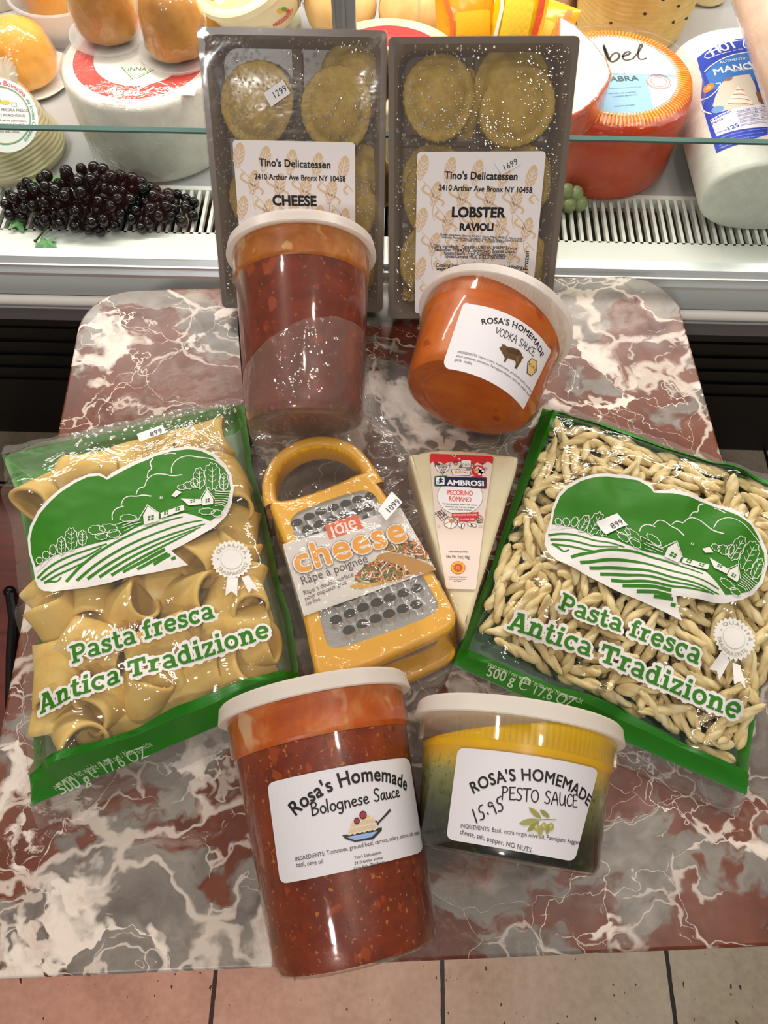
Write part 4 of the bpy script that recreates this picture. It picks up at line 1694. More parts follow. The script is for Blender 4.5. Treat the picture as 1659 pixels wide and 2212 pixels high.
    for dx, dy, r in ((18, -18, 24), (40, 5, 26), (20, 22, 26), (-8, -30, 20), (48, 30, 20), (0, 0, 26)):
        p.ell(912 + dx, 412 + dy, r, r, '#f2eeee', 5)
    p.ell(892, 408, 26, 30, '#d9b489', 6, -20)
    p.ell(868, 396, 14, 7, '#d9b489', 6, 20)
    p.ell(886, 402, 4, 4, dk, 7)
    p.ell(902, 404, 4, 4, dk, 7)
    for a, b in (((610, 228), (645, 255)), ((645, 255), (655, 222))):
        p.line([a, b], 7, '#ecd0c4', 4)
    p.poly([(675, 268), (712, 262), (702, 285)], '#cfd0c4', 4)
    # round panel
    p.ell(705, 700, 258, 205, '#f0ecee', 4)
    p.ell(705, 700, 258, 205, '#4a4040', 5, w=3)
    for a, b, c_ in ((418, 1004, '#1d7a3a'), (424, 1008, '#c22a2a')):
        pass
    p.poly(rquad([(412, 470), (560, 462), (560, 585), (412, 585)], 14), '#2f7d45', 6)
    p.poly(rquad([(830, 470), (1008, 482), (1006, 612), (826, 606)], 14), '#b8282c', 6)
    p.poly(rquad([(424, 472), (1002, 490), (998, 606), (418, 576)], 18), '#1e2148', 7)
    p.poly(rquad([(432, 482), (528, 484), (528, 570), (430, 564)], 14), '#eef0f6', 8)
    horse = [(455, 555), (470, 530), (462, 510), (475, 490), (492, 488), (497, 500), (515, 505), (512, 516), (496, 514), (500, 530), (512, 536), (508, 545), (492, 540), (486, 555), (478, 545), (468, 558)]
    p.poly(horse, '#1e2148', 9)
    p.line([(463, 528), (448, 530), (446, 548)], 6, '#1e2148', 9)
    p.text('AMBROSI', (553, 571), (975, 582), '#f2f2f6', 8, .045, .92, spacing=1.03)
    p.text('PECORINO', (562, 680), (850, 692), '#d9442c', 6, .012, 1.45, spacing=.92)
    p.text('ROMANO', (578, 752), (832, 764), '#d9442c', 6, .012, 1.45, spacing=.92)
    p.text("The famous grating, sheep's milk cheese.", (503, 790), (900, 808), '#3a3436', 6, .008, 1.25)
    p.text('Somewhat salty with lots of flavor;', (530, 822), (870, 838), '#3a3436', 6, .008, 1.25)
    p.text('perfect for pasta or soups', (575, 852), (830, 864), '#3a3436', 6, .008, 1.25)
    p.poly([(610, 888), (916, 880), (914, 936), (610, 940)], '#cc3a40', 6)
    p.text('DRY SALTED BY HAND', (628, 922), (900, 918), '#f4e8e8', 7, .014, 1.1)
    p.poly([(690, 942), (886, 936), (882, 980), (690, 985)], '#cc3a40', 6)
    p.text('GLUTEN FREE', (706, 972), (868, 968), '#f4e8e8', 7, .014, 1.1)
    # crate, football, beans under the panel
    for k in range(4):
        p.line([(415 + k * 26, 905 + k * 24), (500 + k * 26, 850 + k * 24)], 6, dk, 3)
        p.line([(418 + k * 24, 880 - k * 10), (490 + k * 24, 965 - k * 12)], 6, dk, 3)
    p.ell(598, 1000, 76, 62, '#efe6e2', 3)
    p.ell(598, 1000, 76, 62, dk, 5, w=LW)
    p.poly(ell(606, 980, 32, 28, 5, rot=18), '#b98c5c', 4)
    for a in range(5):
        t_ = rad(a * 72 + 18)
        p.line([(606 + 32 * math.cos(t_), 980 + 28 * math.sin(t_)), (598 + 70 * math.cos(t_), 1000 + 56 * math.sin(t_))], LW, dk, 5)
    for cx, cy, rt in ((700, 1025, 60), (735, 1035, 110), (815, 1020, 30), (860, 1028, 20), (930, 985, 0), (940, 940, 40)):
        p.ell(cx, cy, 34, 17, '#efe6e2' if cx < 900 else tan, 3, rt)
        p.ell(cx, cy, 34, 17, dk, 4, rt, w=LW)
    for cx in (462, 938):
        p.ell(cx, 1042, 15, 13, '#5a4a48', 2, w=3)
    p.text('KEEP REFRIGERATED', (575, 1334), (792, 1338), '#3a3230', 2, .008, 1.2)
    p.text('Net Wt. 7oz (198g)', (550, 1396), (815, 1408), '#3a3230', 2, .006, 1.6)
    seal = [(682 + (86 if k % 2 else 78) * math.cos(k * PI / 24), 1510 + (86 if k % 2 else 78) * .9 * math.sin(k * PI / 24)) for k in range(48)]
    p.poly(seal, '#c8402a', 2)
    p.ell(682, 1510, 76, 68, '#e0b23a', 3)
    p.ell(682, 1510, 54, 48, '#c8402a', 4)
    for k in range(12):
        p.ell(682 + 44 * math.cos(k * PI / 6), 1510 + 39 * math.sin(k * PI / 6), 5, 5, '#e0b23a', 5)
    for k in range(4):
        p.line([(655, 1500 + k * 11), (680, 1494 + k * 11), (705, 1502 + k * 11)], 5, '#e0b23a', 5)
    p.text('Certificato da Organismo', (575, 1622), (782, 1622), '#3a3230', 2, .006, 1.2)
    p.text('di Controllo autorizzato', (580, 1645), (776, 1645), '#3a3230', 2, .006, 1.2)
    p.text('dal Mipaaf', (632, 1668), (720, 1668), '#3a3230', 2, .006, 1.2)
    p.build('product_label', root, 'tapering red and white label')


wedge()
# ------------------------------------------------------------------ bags of fresh pasta: shape
def interp(pts, t):
    """point at fraction t (0..1) of a polyline by length"""
    L = [0.0]
    for a, b in zip(pts, pts[1:]):
        L.append(L[-1] + math.hypot(b[0] - a[0], b[1] - a[1]))
    d = t * L[-1]
    for i in range(len(pts) - 1):
        if d <= L[i + 1] or i == len(pts) - 2:
            k = (d - L[i]) / max(1e-9, L[i + 1] - L[i])
            return (pts[i][0] + (pts[i + 1][0] - pts[i][0]) * k, pts[i][1] + (pts[i + 1][1] - pts[i][1]) * k)


class BagShape:
    """pillow bag: left and right side lines run from the bottom seal to the top seal"""
    def __init__(s, p0, p1, left, right, zedge, thick, ps=2.6, pt=3.0):
        a, b = at(*p0, thick), at(*p1, thick)
        ang = math.atan2(b.y - a.y, b.x - a.x)
        s.M = Matrix.Translation((a.x, a.y, TOP)) @ Matrix.Rotation(ang, 4, 'Z')
        s.Mi = s.M.inverted()

        def uv(q):
            p = s.Mi @ at(q[0], q[1], zedge)
            return (p.x, p.y)
        s.L = [uv(q) for q in left]
        s.R = [uv(q) for q in right]
        s.c = (s.L[0], s.R[0], s.R[-1], s.L[-1])
        s.zedge, s.thick, s.ps, s.pt = zedge, thick, ps, pt

    def uv(s, S, T):
        a, b = interp(s.L, T), interp(s.R, T)
        return (a[0] + (b[0] - a[0]) * S, a[1] + (b[1] - a[1]) * S)

    def st(s, u, v):
        (x0, y0), (x1, y1), (x2, y2), (x3, y3) = s.c
        S = T = .5
        for _ in range(6):
            px = x0 * (1 - S) * (1 - T) + x1 * S * (1 - T) + x2 * S * T + x3 * (1 - S) * T - u
            py = y0 * (1 - S) * (1 - T) + y1 * S * (1 - T) + y2 * S * T + y3 * (1 - S) * T - v
            ax, ay = (x1 - x0) * (1 - T) + (x2 - x3) * T, (y1 - y0) * (1 - T) + (y2 - y3) * T
            bx, by = (x3 - x0) * (1 - S) + (x2 - x1) * S, (y3 - y0) * (1 - S) + (y2 - y1) * S
            D = ax * by - ay * bx
            S -= (px * by - py * bx) / D
            T -= (ax * py - ay * px) / D
            S, T = min(1.3, max(-.3, S)), min(1.3, max(-.3, T))
        return S, T

    def h(s, u, v):
        S, T = s.st(u, v)
        f = max(0.0, 1 - abs(2 * S - 1) ** s.ps) ** .55 * max(0.0, 1 - abs(2 * T - 1) ** s.pt) ** .55
        return s.zedge + (s.thick - s.zedge) * f


BAG_L = BagShape((87.5, 1544), (585, 1377),
                 [(66, 1742), (76, 1690), (72, 1600), (82, 1500), (86, 1400), (74, 1300), (62, 1200), (38, 1070), (4, 984)],
                 [(648, 1492), (644, 1440), (628, 1330), (604, 1260), (588, 1180), (568, 1090), (545, 1010), (538, 950), (524, 872)], .012, .050, 3.2, 4.0)
BAG_R = BagShape((1094, 1358), (1582, 1552),
                 [(978, 1437), (1002, 1372), (1060, 1230), (1105, 1090), (1140, 980), (1172, 882)],
                 [(1612, 1718), (1618, 1640), (1640, 1500), (1690, 1340), (1745, 1180), (1800, 1095)], .010, .034)
TWISTS = '-116,565,188,66,-60,29,35;-93,359,188,26,-35,-63,-65;-81,1202,204,59,-55,40,43;-62,1448,200,47,-40,42,67;-62,560,206,16,-8,73,66;-60,301,194,57,68,-24,39;-57,1210,210,65,48,-55,21;-50,1694,178,58,-59,-3,56;-23,968,221,44,13,-68,-57;-10,797,224,70,55,43,-15;57,1424,228,4,17,-79,-59;76,140,208,39,35,63,58;82,1676,203,57,27,-76,16;103,918,248,47,45,46,-61;103,327,233,79,-46,34,21;105,1501,230,54,-80,11,22;108,1098,248,6,72,39,-57;158,1657,216,3,-3,79,61;164,29,199,71,17,-63,-26;185,366,249,9,10,66,74;237,795,268,24,11,-65,-72;266,1330,263,45,-30,-61,58;273,1795,193,13,75,17,63;275,1277,266,21,11,82,-53;297,383,264,59,-53,31,52;319,1068,275,43,-12,63,63;347,463,272,14,21,-69,68;353,708,279,8,-15,60,78;365,1472,260,37,-73,21,-54;410,215,256,50,-56,-33,-57;426,670,283,67,-71,7,20;443,1446,267,28,64,50,-51;451,927,285,73,68,4,3;471,1674,234,68,-25,-64,25;485,131,248,65,-40,-33,-55;516,952,288,68,-72,-14,-9;524,1249,283,62,0,-73,-27;534,1521,262,60,62,39,-31;536,1186,286,79,43,-35,-26;551,1741,220,63,39,-45,-49;563,62,238,90,-4,42,-12;570,329,275,64,60,-41,27;583,-3,222,37,-55,-70,26;603,788,290,35,-37,-62,60;611,326,276,58,-37,44,-58;614,539,288,16,-33,63,-69;659,1126,290,76,-10,60,-22;681,751,291,47,27,71,46;681,966,291,45,-28,85,2;684,1369,280,57,22,65,-46;719,1636,246,19,36,51,-76;725,186,263,43,72,-40,-36;782,119,253,62,44,28,-58;791,1436,274,68,22,59,38;810,376,282,42,-68,-39,-46;827,535,289,2,31,62,73;834,931,292,75,50,-41,10;850,990,292,68,-59,26,34;884,653,291,28,18,-47,-82;887,422,284,56,73,26,-29;929,1645,244,35,-51,40,-68;932,840,291,48,62,-31,-55;936,1082,290,26,9,80,-53;938,1320,282,17,20,-76,-60;944,92,249,40,-34,-70,49;963,1704,231,70,-1,-68,-21;995,1793,205,29,62,25,69;1016,316,276,24,-6,-53,-81;1016,1465,270,56,-18,71,38;1030,1382,277,27,21,73,59;1050,983,289,69,66,-28,-9;1073,1182,286,41,72,8,-56;1088,528,284,53,-57,-58,23;1127,30,234,47,68,-16,-54;1149,848,285,73,1,-42,54;1179,1628,242,46,86,-17,15;1191,533,279,37,70,3,61;1233,1518,256,49,41,-55,54;1244,284,262,17,69,7,70;1261,1091,278,44,10,66,-60;1301,681,273,6,-5,67,74;1309,1793,196,0,72,0,-69;1313,155,243,59,34,-64,-36;1367,1495,249,48,-47,62,40;1394,1245,262,51,-77,10,37;1412,998,263,56,62,-53,-16;1415,1763,198,26,-67,-22,65;1424,490,253,69,69,22,-12;1447,252,236,68,-17,56,44;1451,66,214,54,-59,-28,-53;1464,861,254,33,-69,11,63;1523,1259,244,62,-55,-55,9;1526,354,228,23,-39,56,-70;1536,1504,228,76,-24,59,-14;1560,170,206,34,89,-14,-26;1590,718,227,62,-41,56,38;1592,1618,206,48,46,47,58;1641,527,207,64,-24,-35,-64;1652,1244,217,56,30,-62,47;1658,1006,215,59,36,-33,64;1688,801,200,62,-70,-22,-27;1723,1655,177,45,-44,65,44;1743,1390,189,32,45,63,-54;749,1357,280,36,80,-35,-32;1517,470,235,48,85,19,8;1232,1017,279,29,33,47,-77;1185,227,260,40,-56,-32,65;671,900,289,2,-82,-27,-50;1300,1187,271,13,-27,85,-44;1560,245,210,92,-10,-16,-35;1254,426,268,53,66,22,49;1410,729,258,27,-19,66,-68;389,1739,212,57,27,75,20;1287,1455,254,66,58,28,-38;1619,1730,178,57,48,-8,-66;811,1504,260,68,5,-73,-1;1070,2,222,10,-51,17,84;1201,1270,269,53,-31,71,-35;468,449,270,7,34,51,79;1111,925,278,7,-29,-51,81;482,1795,192,68,-31,-50,44;281,1086,262,46,-18,41,76;694,1257,276,1,-43,62,-66;814,1571,246,33,-62,25,-67;361,1162,265,48,58,-44,49;-118,1509,168,53,-82,21,2;126,1165,238,53,50,-41,-55;584,944,277,60,78,-17,-1;1042,1211,272,47,-49,-58,-44;344,159,230,40,81,23,37;907,1266,271,48,-34,78,-22;-137,1385,163,80,57,13,-14;259,1723,194,47,-35,80,10;1766,1643,149,44,40,-59,55;1607,893,205,55,78,-19,22;43,492,210,41,34,-81,26;1124,663,264,46,50,-35,-64;654,85,222,44,50,-74,-3;-18,1764,148,34,77,-28,-46;81,800,221,68,-5,-59,-43;167,798,235,13,-32,69,64;777,744,269,23,-51,37,74;1599,445,192,51,55,61,-25;247,290,227,2,-10,93,-36;945,352,254,2,27,74,-61;575,1285,256,28,63,-68,-25;758,536,260,19,38,73,-53;210,1568,206,54,-11,-81,-20;-18,1244,191,34,-72,-51,32;694,562,259,57,69,-40,20;836,583,260,38,-72,-16,56;775,-18,193,19,69,-25,-65;1492,720,215,57,-21,-69,-39;1437,-14,170,59,45,-55,-39;144,1039,222,72,-56,39,-13;-62,584,173,41,-22,-77,-44;1679,1175,177,73,-49,-4,-48;336,88,197,54,64,10,54;1471,1665,181,59,-1,78,-20;1236,340,233,59,51,62,-1;1709,1010,164,52,50,-53,44;1627,133,149,61,-66,-27,-33;1365,1419,219,62,-18,57,-51;140,1387,207,70,52,-47,-12;1588,1227,194,78,-58,9,20;1177,1095,245,83,52,-17,-9;-87,946,163,21,-6,-46,86;337,1699,182,39,13,82,39;1541,57,156,31,-84,-23,-39;578,464,243,2,-44,-68,-59;1294,767,233,18,-84,-3,-52;858,120,212,77,-36,53,-4;544,235,223,67,-53,-50,17;1265,949,236,69,45,3,57;723,1694,191,33,20,72,58;443,1295,234,56,-71,38,20;1337,1714,171,26,37,72,52;989,699,245,51,21,37,75;208,910,219,33,-16,-63,-68;722,320,232,44,73,13,50;547,1619,201,77,29,-42,-38;315,642,227,25,-93,3,-26;974,100,201,40,-52,-62,-42;1111,780,237,67,-61,-21,36;282,699,222,42,30,71,49;128,165,169,30,-44,53,66;1133,1525,209,7,45,-53,-71;792,1793,154,42,58,53,45;1054,564,235,19,-26,-74,-59;35,182,153,22,-24,71,63;1546,1490,174,69,60,-36,-19;1518,304,173,0,81,-26,53;1486,1316,193,39,-66,-22,-60;81,658,188,45,65,14,60;843,1056,235,62,-42,-48,45;1669,1622,136,53,-77,7,33;201,464,201,2,-30,60,74;159,383,190,41,8,-52,-74;1406,1621,171,29,-50,69,-43;1279,450,211,64,49,54,-23;921,1126,231,71,-24,-58,33;937,1190,229,39,57,54,49;1397,1031,205,5,-56,-67,48;1528,511,175,40,57,-24,-68;467,888,225,72,53,-41,-18;286,62,160,52,55,64,14;1250,1687,166,70,55,45,4;1625,1017,162,18,-71,-38,-56;-53,208,126,74,52,-36,24;1361,660,204,60,32,34,-65;587,1440,210,65,75,-8,12;1024,772,227,43,-30,-10,85;921,834,229,65,61,-28,35;1231,27,166,59,-6,-70,-40;1029,1447,208,9,38,-58,-71;464,982,222,68,-38,61,15;1530,1161,179,80,60,4,6;1467,-70,122,52,-50,-57,40;648,1082,225,58,46,-47,48;1432,1155,194,23,20,89,33;493,1672,170,71,-10,69,5;442,529,216,32,9,70,-64;770,1351,216,71,-70,6,-5;1562,737,168,57,-72,-32,22;893,-8,162,69,-30,-64,13;1125,500,216,66,-72,23,-1;35,586,166,61,72,-15,-29;1269,107,174,43,72,-14,53;1084,906,220,51,-2,83,-24;320,1429,192,65,55,-36,-38;-14,1517,137,54,-80,11,23;1458,1049,186,52,27,73,-35;314,1595,170,61,-73,25,15;552,747,218,66,-35,-67,0;642,788,220,58,-24,-74,-25;1156,1217,210,32,63,26,-65;-128,1050,116,80,-59,-9,-8;349,312,190,62,72,2,31;842,1535,190,6,-49,46,-74;317,521,199,22,72,-23,62;68,382,157,68,-72,10,-14;14,866,156,36,3,70,-62;1110,1737,146,50,-65,-54,21;1108,1454,194,20,31,-67,-64;919,393,206,62,16,71,30;350,1198,198,73,29,60,-12;1038,1658,161,71,16,-63,-27;1161,384,196,14,0,75,64;1481,1725,122,28,-65,-8,-70;-8,1796,85,57,42,48,52;960,800,210,42,-63,56,-35;1410,142,148,76,-34,51,21;1372,1564,158,60,-39,-65,26;58,1264,153,49,-25,-66,-50;1536,1429,149,75,3,63,20;1033,1002,205,66,-52,17,52;1004,1727,139,38,-57,-65,31;98,1394,151,14,13,-65,-73;915,464,199,64,-2,-76,11;1043,704,201,20,-73,-1,66;1302,612,183,35,-31,-73,-49;1667,1300,123,7,-11,-53,-83;253,941,179,46,26,-79,-31;1402,308,156,50,64,31,-50;1284,829,184,5,52,37,77;336,952,185,46,-36,-49,-65;446,1220,187,64,19,71,-24;-87,857,108,5,21,86,47;849,978,198,6,-75,28,-59;409,1571,156,57,53,46,43;1529,574,141,45,-48,-47,58;770,1664,144,52,-28,55,-60;397,367,174,51,64,57,-6;552,522,187,70,-59,-8,-39;1595,1253,131,9,23,79,-56;953,55,143,12,-68,18,70;1373,1275,163,62,-15,71,30;1455,736,154,48,-69,51,17;683,390,181,47,66,30,-51;158,1427,143,71,-67,-15,16;1462,1498,137,68,31,-50,-43;1559,938,133,18,71,6,68;30,749,127,44,-59,67,-11;-10,1156,117,36,-79,-24,44;1474,887,145,46,61,32,55;1170,152,145,51,75,4,42;483,143,139,41,32,50,70;882,1172,178,43,64,-6,-63;1136,32,123,49,-70,-12,50;1124,1012,174,32,-15,-48,-80;293,610,159,0,56,-41,-72;140,1696,92,40,73,-21,-51;523,286,156,14,-45,-61,-64;1247,270,145,11,32,-46,82;176,796,144,36,-64,13,67;-62,382,80,61,-53,48,35;1586,1025,113,70,-8,-62,-36;742,241,150,11,15,58,-79;93,652,125,27,53,-46,66;414,749,163,30,35,-30,83;1149,262,146,22,34,-62,-67;1714,1167,79,19,-31,-63,-68;1254,485,151,47,-33,-57,-59;1239,1417,143,14,-72,38,57;234,836,145,56,14,75,-33;394,987,157,64,76,3,11;861,1378,154,70,7,70,16;1604,742,98,24,-22,-68,66;818,1730,99,81,11,54,20;473,515,156,58,-16,51,61;1665,682,79,12,5,52,85;959,1304,157,53,42,-47,-57;67,1060,114,43,-40,48,-65;685,874,165,58,-12,71,-38;781,1254,159,51,55,47,46;1337,397,133,17,-25,-66,-69;809,1450,144,21,70,0,-68;1030,200,135,41,37,-47,68;884,1075,161,48,48,52,52;31,1730,55,70,-20,68,-2;465,1025,154,23,-19,-70,-65;621,1093,158,43,-75,-11,-49;544,1459,137,54,74,-23,-33;318,231,119,30,11,71,-63;1115,489,150,67,-67,13,29;1416,293,111,66,-39,-59,25;1558,491,95,59,70,-3,40;227,135,96,5,69,18,70;776,905,159,15,52,-37,-75;1006,1589,120,80,59,-5,9;497,1726,89,19,-69,-44,54;1604,1581,75,28,24,-67,-64;-13,556,86,52,77,-15,34;549,732,155,55,65,-18,-49;1488,137,82,53,71,7,46;1003,871,156,17,69,-10,69;1159,1586,115,23,27,-65,-67;1205,1635,104,20,58,-39,68;1270,948,142,26,-29,-50,-77;594,1325,145,45,42,28,-74;883,362,145,57,-47,-63,-25;311,1546,110,68,-1,-70,21;1133,1421,133,70,-67,-18,-17;308,1238,132,60,79,3,14;8,876,89,25,55,40,-69;782,1533,124,48,56,-43,-52;859,265,133,55,38,65,-36;-117,636,49,38,-56,60,43;778,657,151,76,65,5,7;514,605,146,63,-19,-71,26;140,478,108,41,-2,-70,-59;721,1591,113,60,34,60,41;958,685,149,18,-71,-4,68;935,600,148,50,50,-50,-50;1097,183,118,53,33,51,-59;1611,1385,79,48,38,59,53;589,1412,131,16,-45,-61,63;202,1143,118,52,77,3,36;350,353,122,11,37,-64,67;1553,1301,92,42,43,57,56;1181,1107,138,1,-69,-20,70;155,1561,85,13,55,45,69;990,442,139,11,-29,-56,-77;-2,1396,72,61,62,-35,-35;600,142,106,20,-59,40,67;671,181,113,35,70,-15,61;1069,1454,121,63,-74,-18,-17;70,501,84,56,23,67,-42;390,1511,103,72,59,-36,8;1398,124,74,66,67,25,25;1470,350,84,71,-18,-68,4;361,1284,117,80,54,24,-8;645,453,128,35,-5,59,72;492,1547,100,21,17,69,67;1309,591,114,3,-77,-19,60;202,1266,100,3,-39,59,70;1086,1213,126,47,-69,15,-53;55,1581,53,70,47,-52,-15;583,676,129,44,70,-39,-41;1364,1089,107,68,68,20,19;1430,1163,98,70,-35,-61,-14;1337,1436,94,5,38,60,-70;111,209,60,13,70,9,70;710,417,120,54,-27,65,46;180,310,78,60,20,75,-17;334,989,111,55,60,9,-58;1418,710,93,22,-21,-67,-68;255,1366,92,41,65,-44,47;1177,792,111,54,61,38,-45;287,574,98,25,-71,-38,-54;126,1231,75,24,-24,66,-67;654,1646,68,66,39,-60,-25;537,1187,108,61,56,55,9;1281,759,98,71,58,-39,3;512,888,110,29,-11,76,57;184,873,83,64,-49,50,32;1193,1200,102,24,-34,-70,59;668,955,113,9,7,64,76;1218,114,64,65,45,55,-26;165,1085,76,46,6,-71,-53;953,1547,77,2,43,-56,-71;1239,216,71,21,21,-67,-68;701,670,105,66,-68,23,21;1563,711,43,71,-70,-5,5;1364,441,70,63,30,63,34;727,1369,87,70,-71,-3,3;798,1336,89,2,2,-70,-71;599,525,93,11,-32,-64,-69;223,501,67,60,68,-22,35;993,1385,81,29,53,-46,-65;1182,484,81,55,-20,-68,43;570,867,93,69,70,-13,-12;1181,1000,84,23,-59,-41,66;867,809,89,18,54,-44,-69;874,907,89,42,42,-57,-57;549,1256,80,55,24,-66,-45;1107,1049,83,67,41,-58,-22;470,1142,80,70,48,52,14;372,440,67,68,68,-19,-19;320,753,59,48,47,-52,-53;470,380,57,47,-64,-28,-53;516,1465,49,0,-68,-19,-71;534,1332,52,58,22,-67,-41'
# ------------------------------------------------------------------ bags of fresh pasta
GREEN = '#2a7407'
BGREEN = ink('#1f7a0c', .35, 0, .5)
WHITE = '#dfdcda'


def farm_art(p):
    """green farm landscape, coordinates in the enlarged picture of the left bag"""
    W, G = WHITE, GREEN
    outer = [(250, 1135), (300, 1138), (420, 1122), (640, 1080), (860, 1030), (1055, 988), (1050, 984), (960, 908), (1040, 868), (1100, 835), (1200, 778),
             (1268, 712), (1300, 640), (1310, 560), (1296, 480), (1260, 420), (1200, 365), (1130, 335), (1050, 325), (960, 335), (860, 365), (760, 405),
             (680, 442), (625, 474), (598, 498), (585, 488), (560, 474), (500, 477), (420, 510), (340, 560), (270, 620), (210, 690), (170, 770), (156, 840),
             (163, 920), (188, 1000), (198, 1070), (215, 1112)]
    p.poly(outer, W, 0)
    sky = [(600, 512), (580, 498), (555, 489), (495, 495), (425, 527), (347, 577), (280, 637), (222, 705), (185, 780), (171, 845), (178, 925), (203, 1000),
           (240, 972), (300, 938), (400, 905), (500, 876), (600, 852), (690, 820), (760, 780), (850, 742), (950, 716), (1035, 696), (1110, 716), (1180, 742),
           (1235, 700), (1275, 640), (1292, 560), (1280, 487), (1246, 432), (1190, 380), (1125, 350), (1050, 341), (965, 351), (868, 381), (770, 422), (690, 461), (630, 495)]
    p.poly(sky, G, 1)
    stripes = [[(372, 1082), (470, 975), (620, 872), (800, 788), (950, 736), (1025, 718)], [(432, 1076), (545, 978), (705, 882), (880, 806), (1045, 752), (1135, 738)],
               [(492, 1066), (605, 984), (765, 895), (930, 826), (1060, 784), (1150, 758)], [(558, 1056), (685, 972), (835, 893), (985, 828), (1125, 776)],
               [(625, 1046), (745, 972), (900, 890), (1005, 838), (1095, 792)]]
    for q in stripes:
        p.line(q, [21, 7], G, 1, 2)
    for q in ([(690, 1028), (770, 985), (850, 940), (925, 900)], [(770, 1012), (850, 968), (940, 922)], [(862, 985), (910, 955), (955, 930)], [(960, 956), (985, 946)]):
        p.line(q, 20, G, 1)
    for q in ([(212, 1062), (270, 1003), (350, 955), (450, 918), (600, 870)], [(232, 1074), (300, 1022), (390, 978), (500, 934), (570, 890)],
              [(262, 1082), (320, 1046), (400, 1010), (470, 975)], [(250, 1086), (285, 1080), (325, 1082), (345, 1055)]):
        p.line(q, [15, 8], G, 1, 2)
    for k in range(4):
        p.line([(208 + k * 12, 1030 - k * 10), (240 + k * 12, 985 - k * 8), (285 + k * 10, 955 - k * 8)], 4, W, 2)
    # clouds
    for q in ([(632, 738), (628, 705), (650, 672), (694, 660)], [(680, 658), (690, 620), (722, 602), (768, 606), (800, 596), (848, 604)],
              [(764, 596), (774, 562), (812, 550)], [(812, 548), (826, 505), (870, 478), (920, 480), (968, 492), (1020, 484)],
              [(826, 502), (830, 466), (856, 448), (838, 420), (858, 392)], [(962, 476), (962, 432), (1000, 390), (1055, 376), (1112, 386)],
              [(1090, 384), (1150, 388), (1210, 402), (1250, 440)], [(920, 372), (950, 362), (985, 366)]):
        p.line(q, [5, 8], W, 2, 2)
    # trees and bushes: scalloped outlines

    def leafy(cx, cy, rx, ry, n, w=4, vein=True, fill=True):
        q = [(cx + rx * math.cos(a) * (1 + .07 * math.cos(a * n)), cy + ry * math.sin(a) * (1 + .07 * math.cos(a * n))) for a in [k * 2 * PI / 64 for k in range(64)]]
        if fill:
            p.poly(q, G, 3)
        p.line(q, w, W, 4, 0, True)
        if vein:
            p.line([(cx, cy + ry), (cx + 1, cy - ry * .7)], 3.5, W, 4)
            for k in range(3):
                y = cy + ry * (.45 - k * .4)
                p.line([(cx - rx * .5, y - ry * .2), (cx, y), (cx + rx * .5, y - ry * .24)], 3, W, 4)
    leafy(1118, 505, 34, 58, 9)
    leafy(1255, 525, 26, 46, 8)
    leafy(1190, 495, 46, 74, 11)
    leafy(348, 882, 26, 48, 8)
    leafy(465, 838, 24, 42, 8)
    leafy(402, 845, 36, 62, 10)
    for cx, cy, rx, ry in ((300, 905, 18, 28), (262, 935, 20, 22), (225, 965, 18, 18), (545, 795, 48, 26), (610, 785, 50, 24), (570, 830, 34, 18), (640, 815, 36, 22),
                           (720, 728, 46, 20), (1160, 690, 44, 18), (1215, 700, 30, 18), (1060, 545, 30, 20), (1020, 555, 24, 14), (1090, 530, 20, 24)):
        leafy(cx, cy, rx, ry, 9, 4, False)
    for q in ([(690, 770), (740, 750), (790, 738)], [(680, 785), (740, 765), (795, 750)], [(700, 800), (760, 770)], [(640, 768), (700, 748), (780, 735)]):
        p.line(q, 4, W, 5)
    # right-hand field
    for k in range(7):
        p.line([(1205, 575 + k * 14), (1245, 580 + k * 12), (1292 - max(0, k - 2) * 6, 578 + k * 15)], 4, W, 5)
    # houses
    p.poly([(805, 712), (812, 702), (830, 663), (892, 704), (892, 744), (810, 766)], W, 6)
    p.line([(776, 742), (828, 655), (896, 702)], 5, W, 6)
    p.poly([(902, 700), (1032, 655), (1036, 684), (905, 730)], W, 6)
    p.poly([(1015, 620), (1130, 622), (1132, 650), (1060, 658)], W, 6)
    p.poly([(1134, 622), (1162, 572), (1196, 622), (1196, 650), (1136, 658)], W, 6)
    p.line([(1122, 626), (1160, 564), (1204, 622)], 4, W, 6)
    p.poly([(962, 604), (990, 572), (1022, 584), (986, 612)], W, 6)
    for x in (900, 910):
        p.line([(x, 622), (x + 1, 608)], 4, W, 6)
    for cx, cy, w, h in ((848, 728, 38, 30), (934, 700, 28, 24), (998, 679, 28, 22), (1082, 634, 30, 20), (1165, 631, 26, 24)):
        for ix in (0, 1):
            for iy in (0, 1):
                x, y = cx - w / 2 + ix * w / 2, cy - h / 2 + iy * h / 2
                sl = -.25
                q = [(x + 2, y + 2), (x + w / 2 - 2, y + 2), (x + w / 2 - 2, y + h / 2 - 2), (x + 2, y + h / 2 - 2)]
                p.poly([(a, b + (a - cx) * sl) for a, b in q], G, 7)


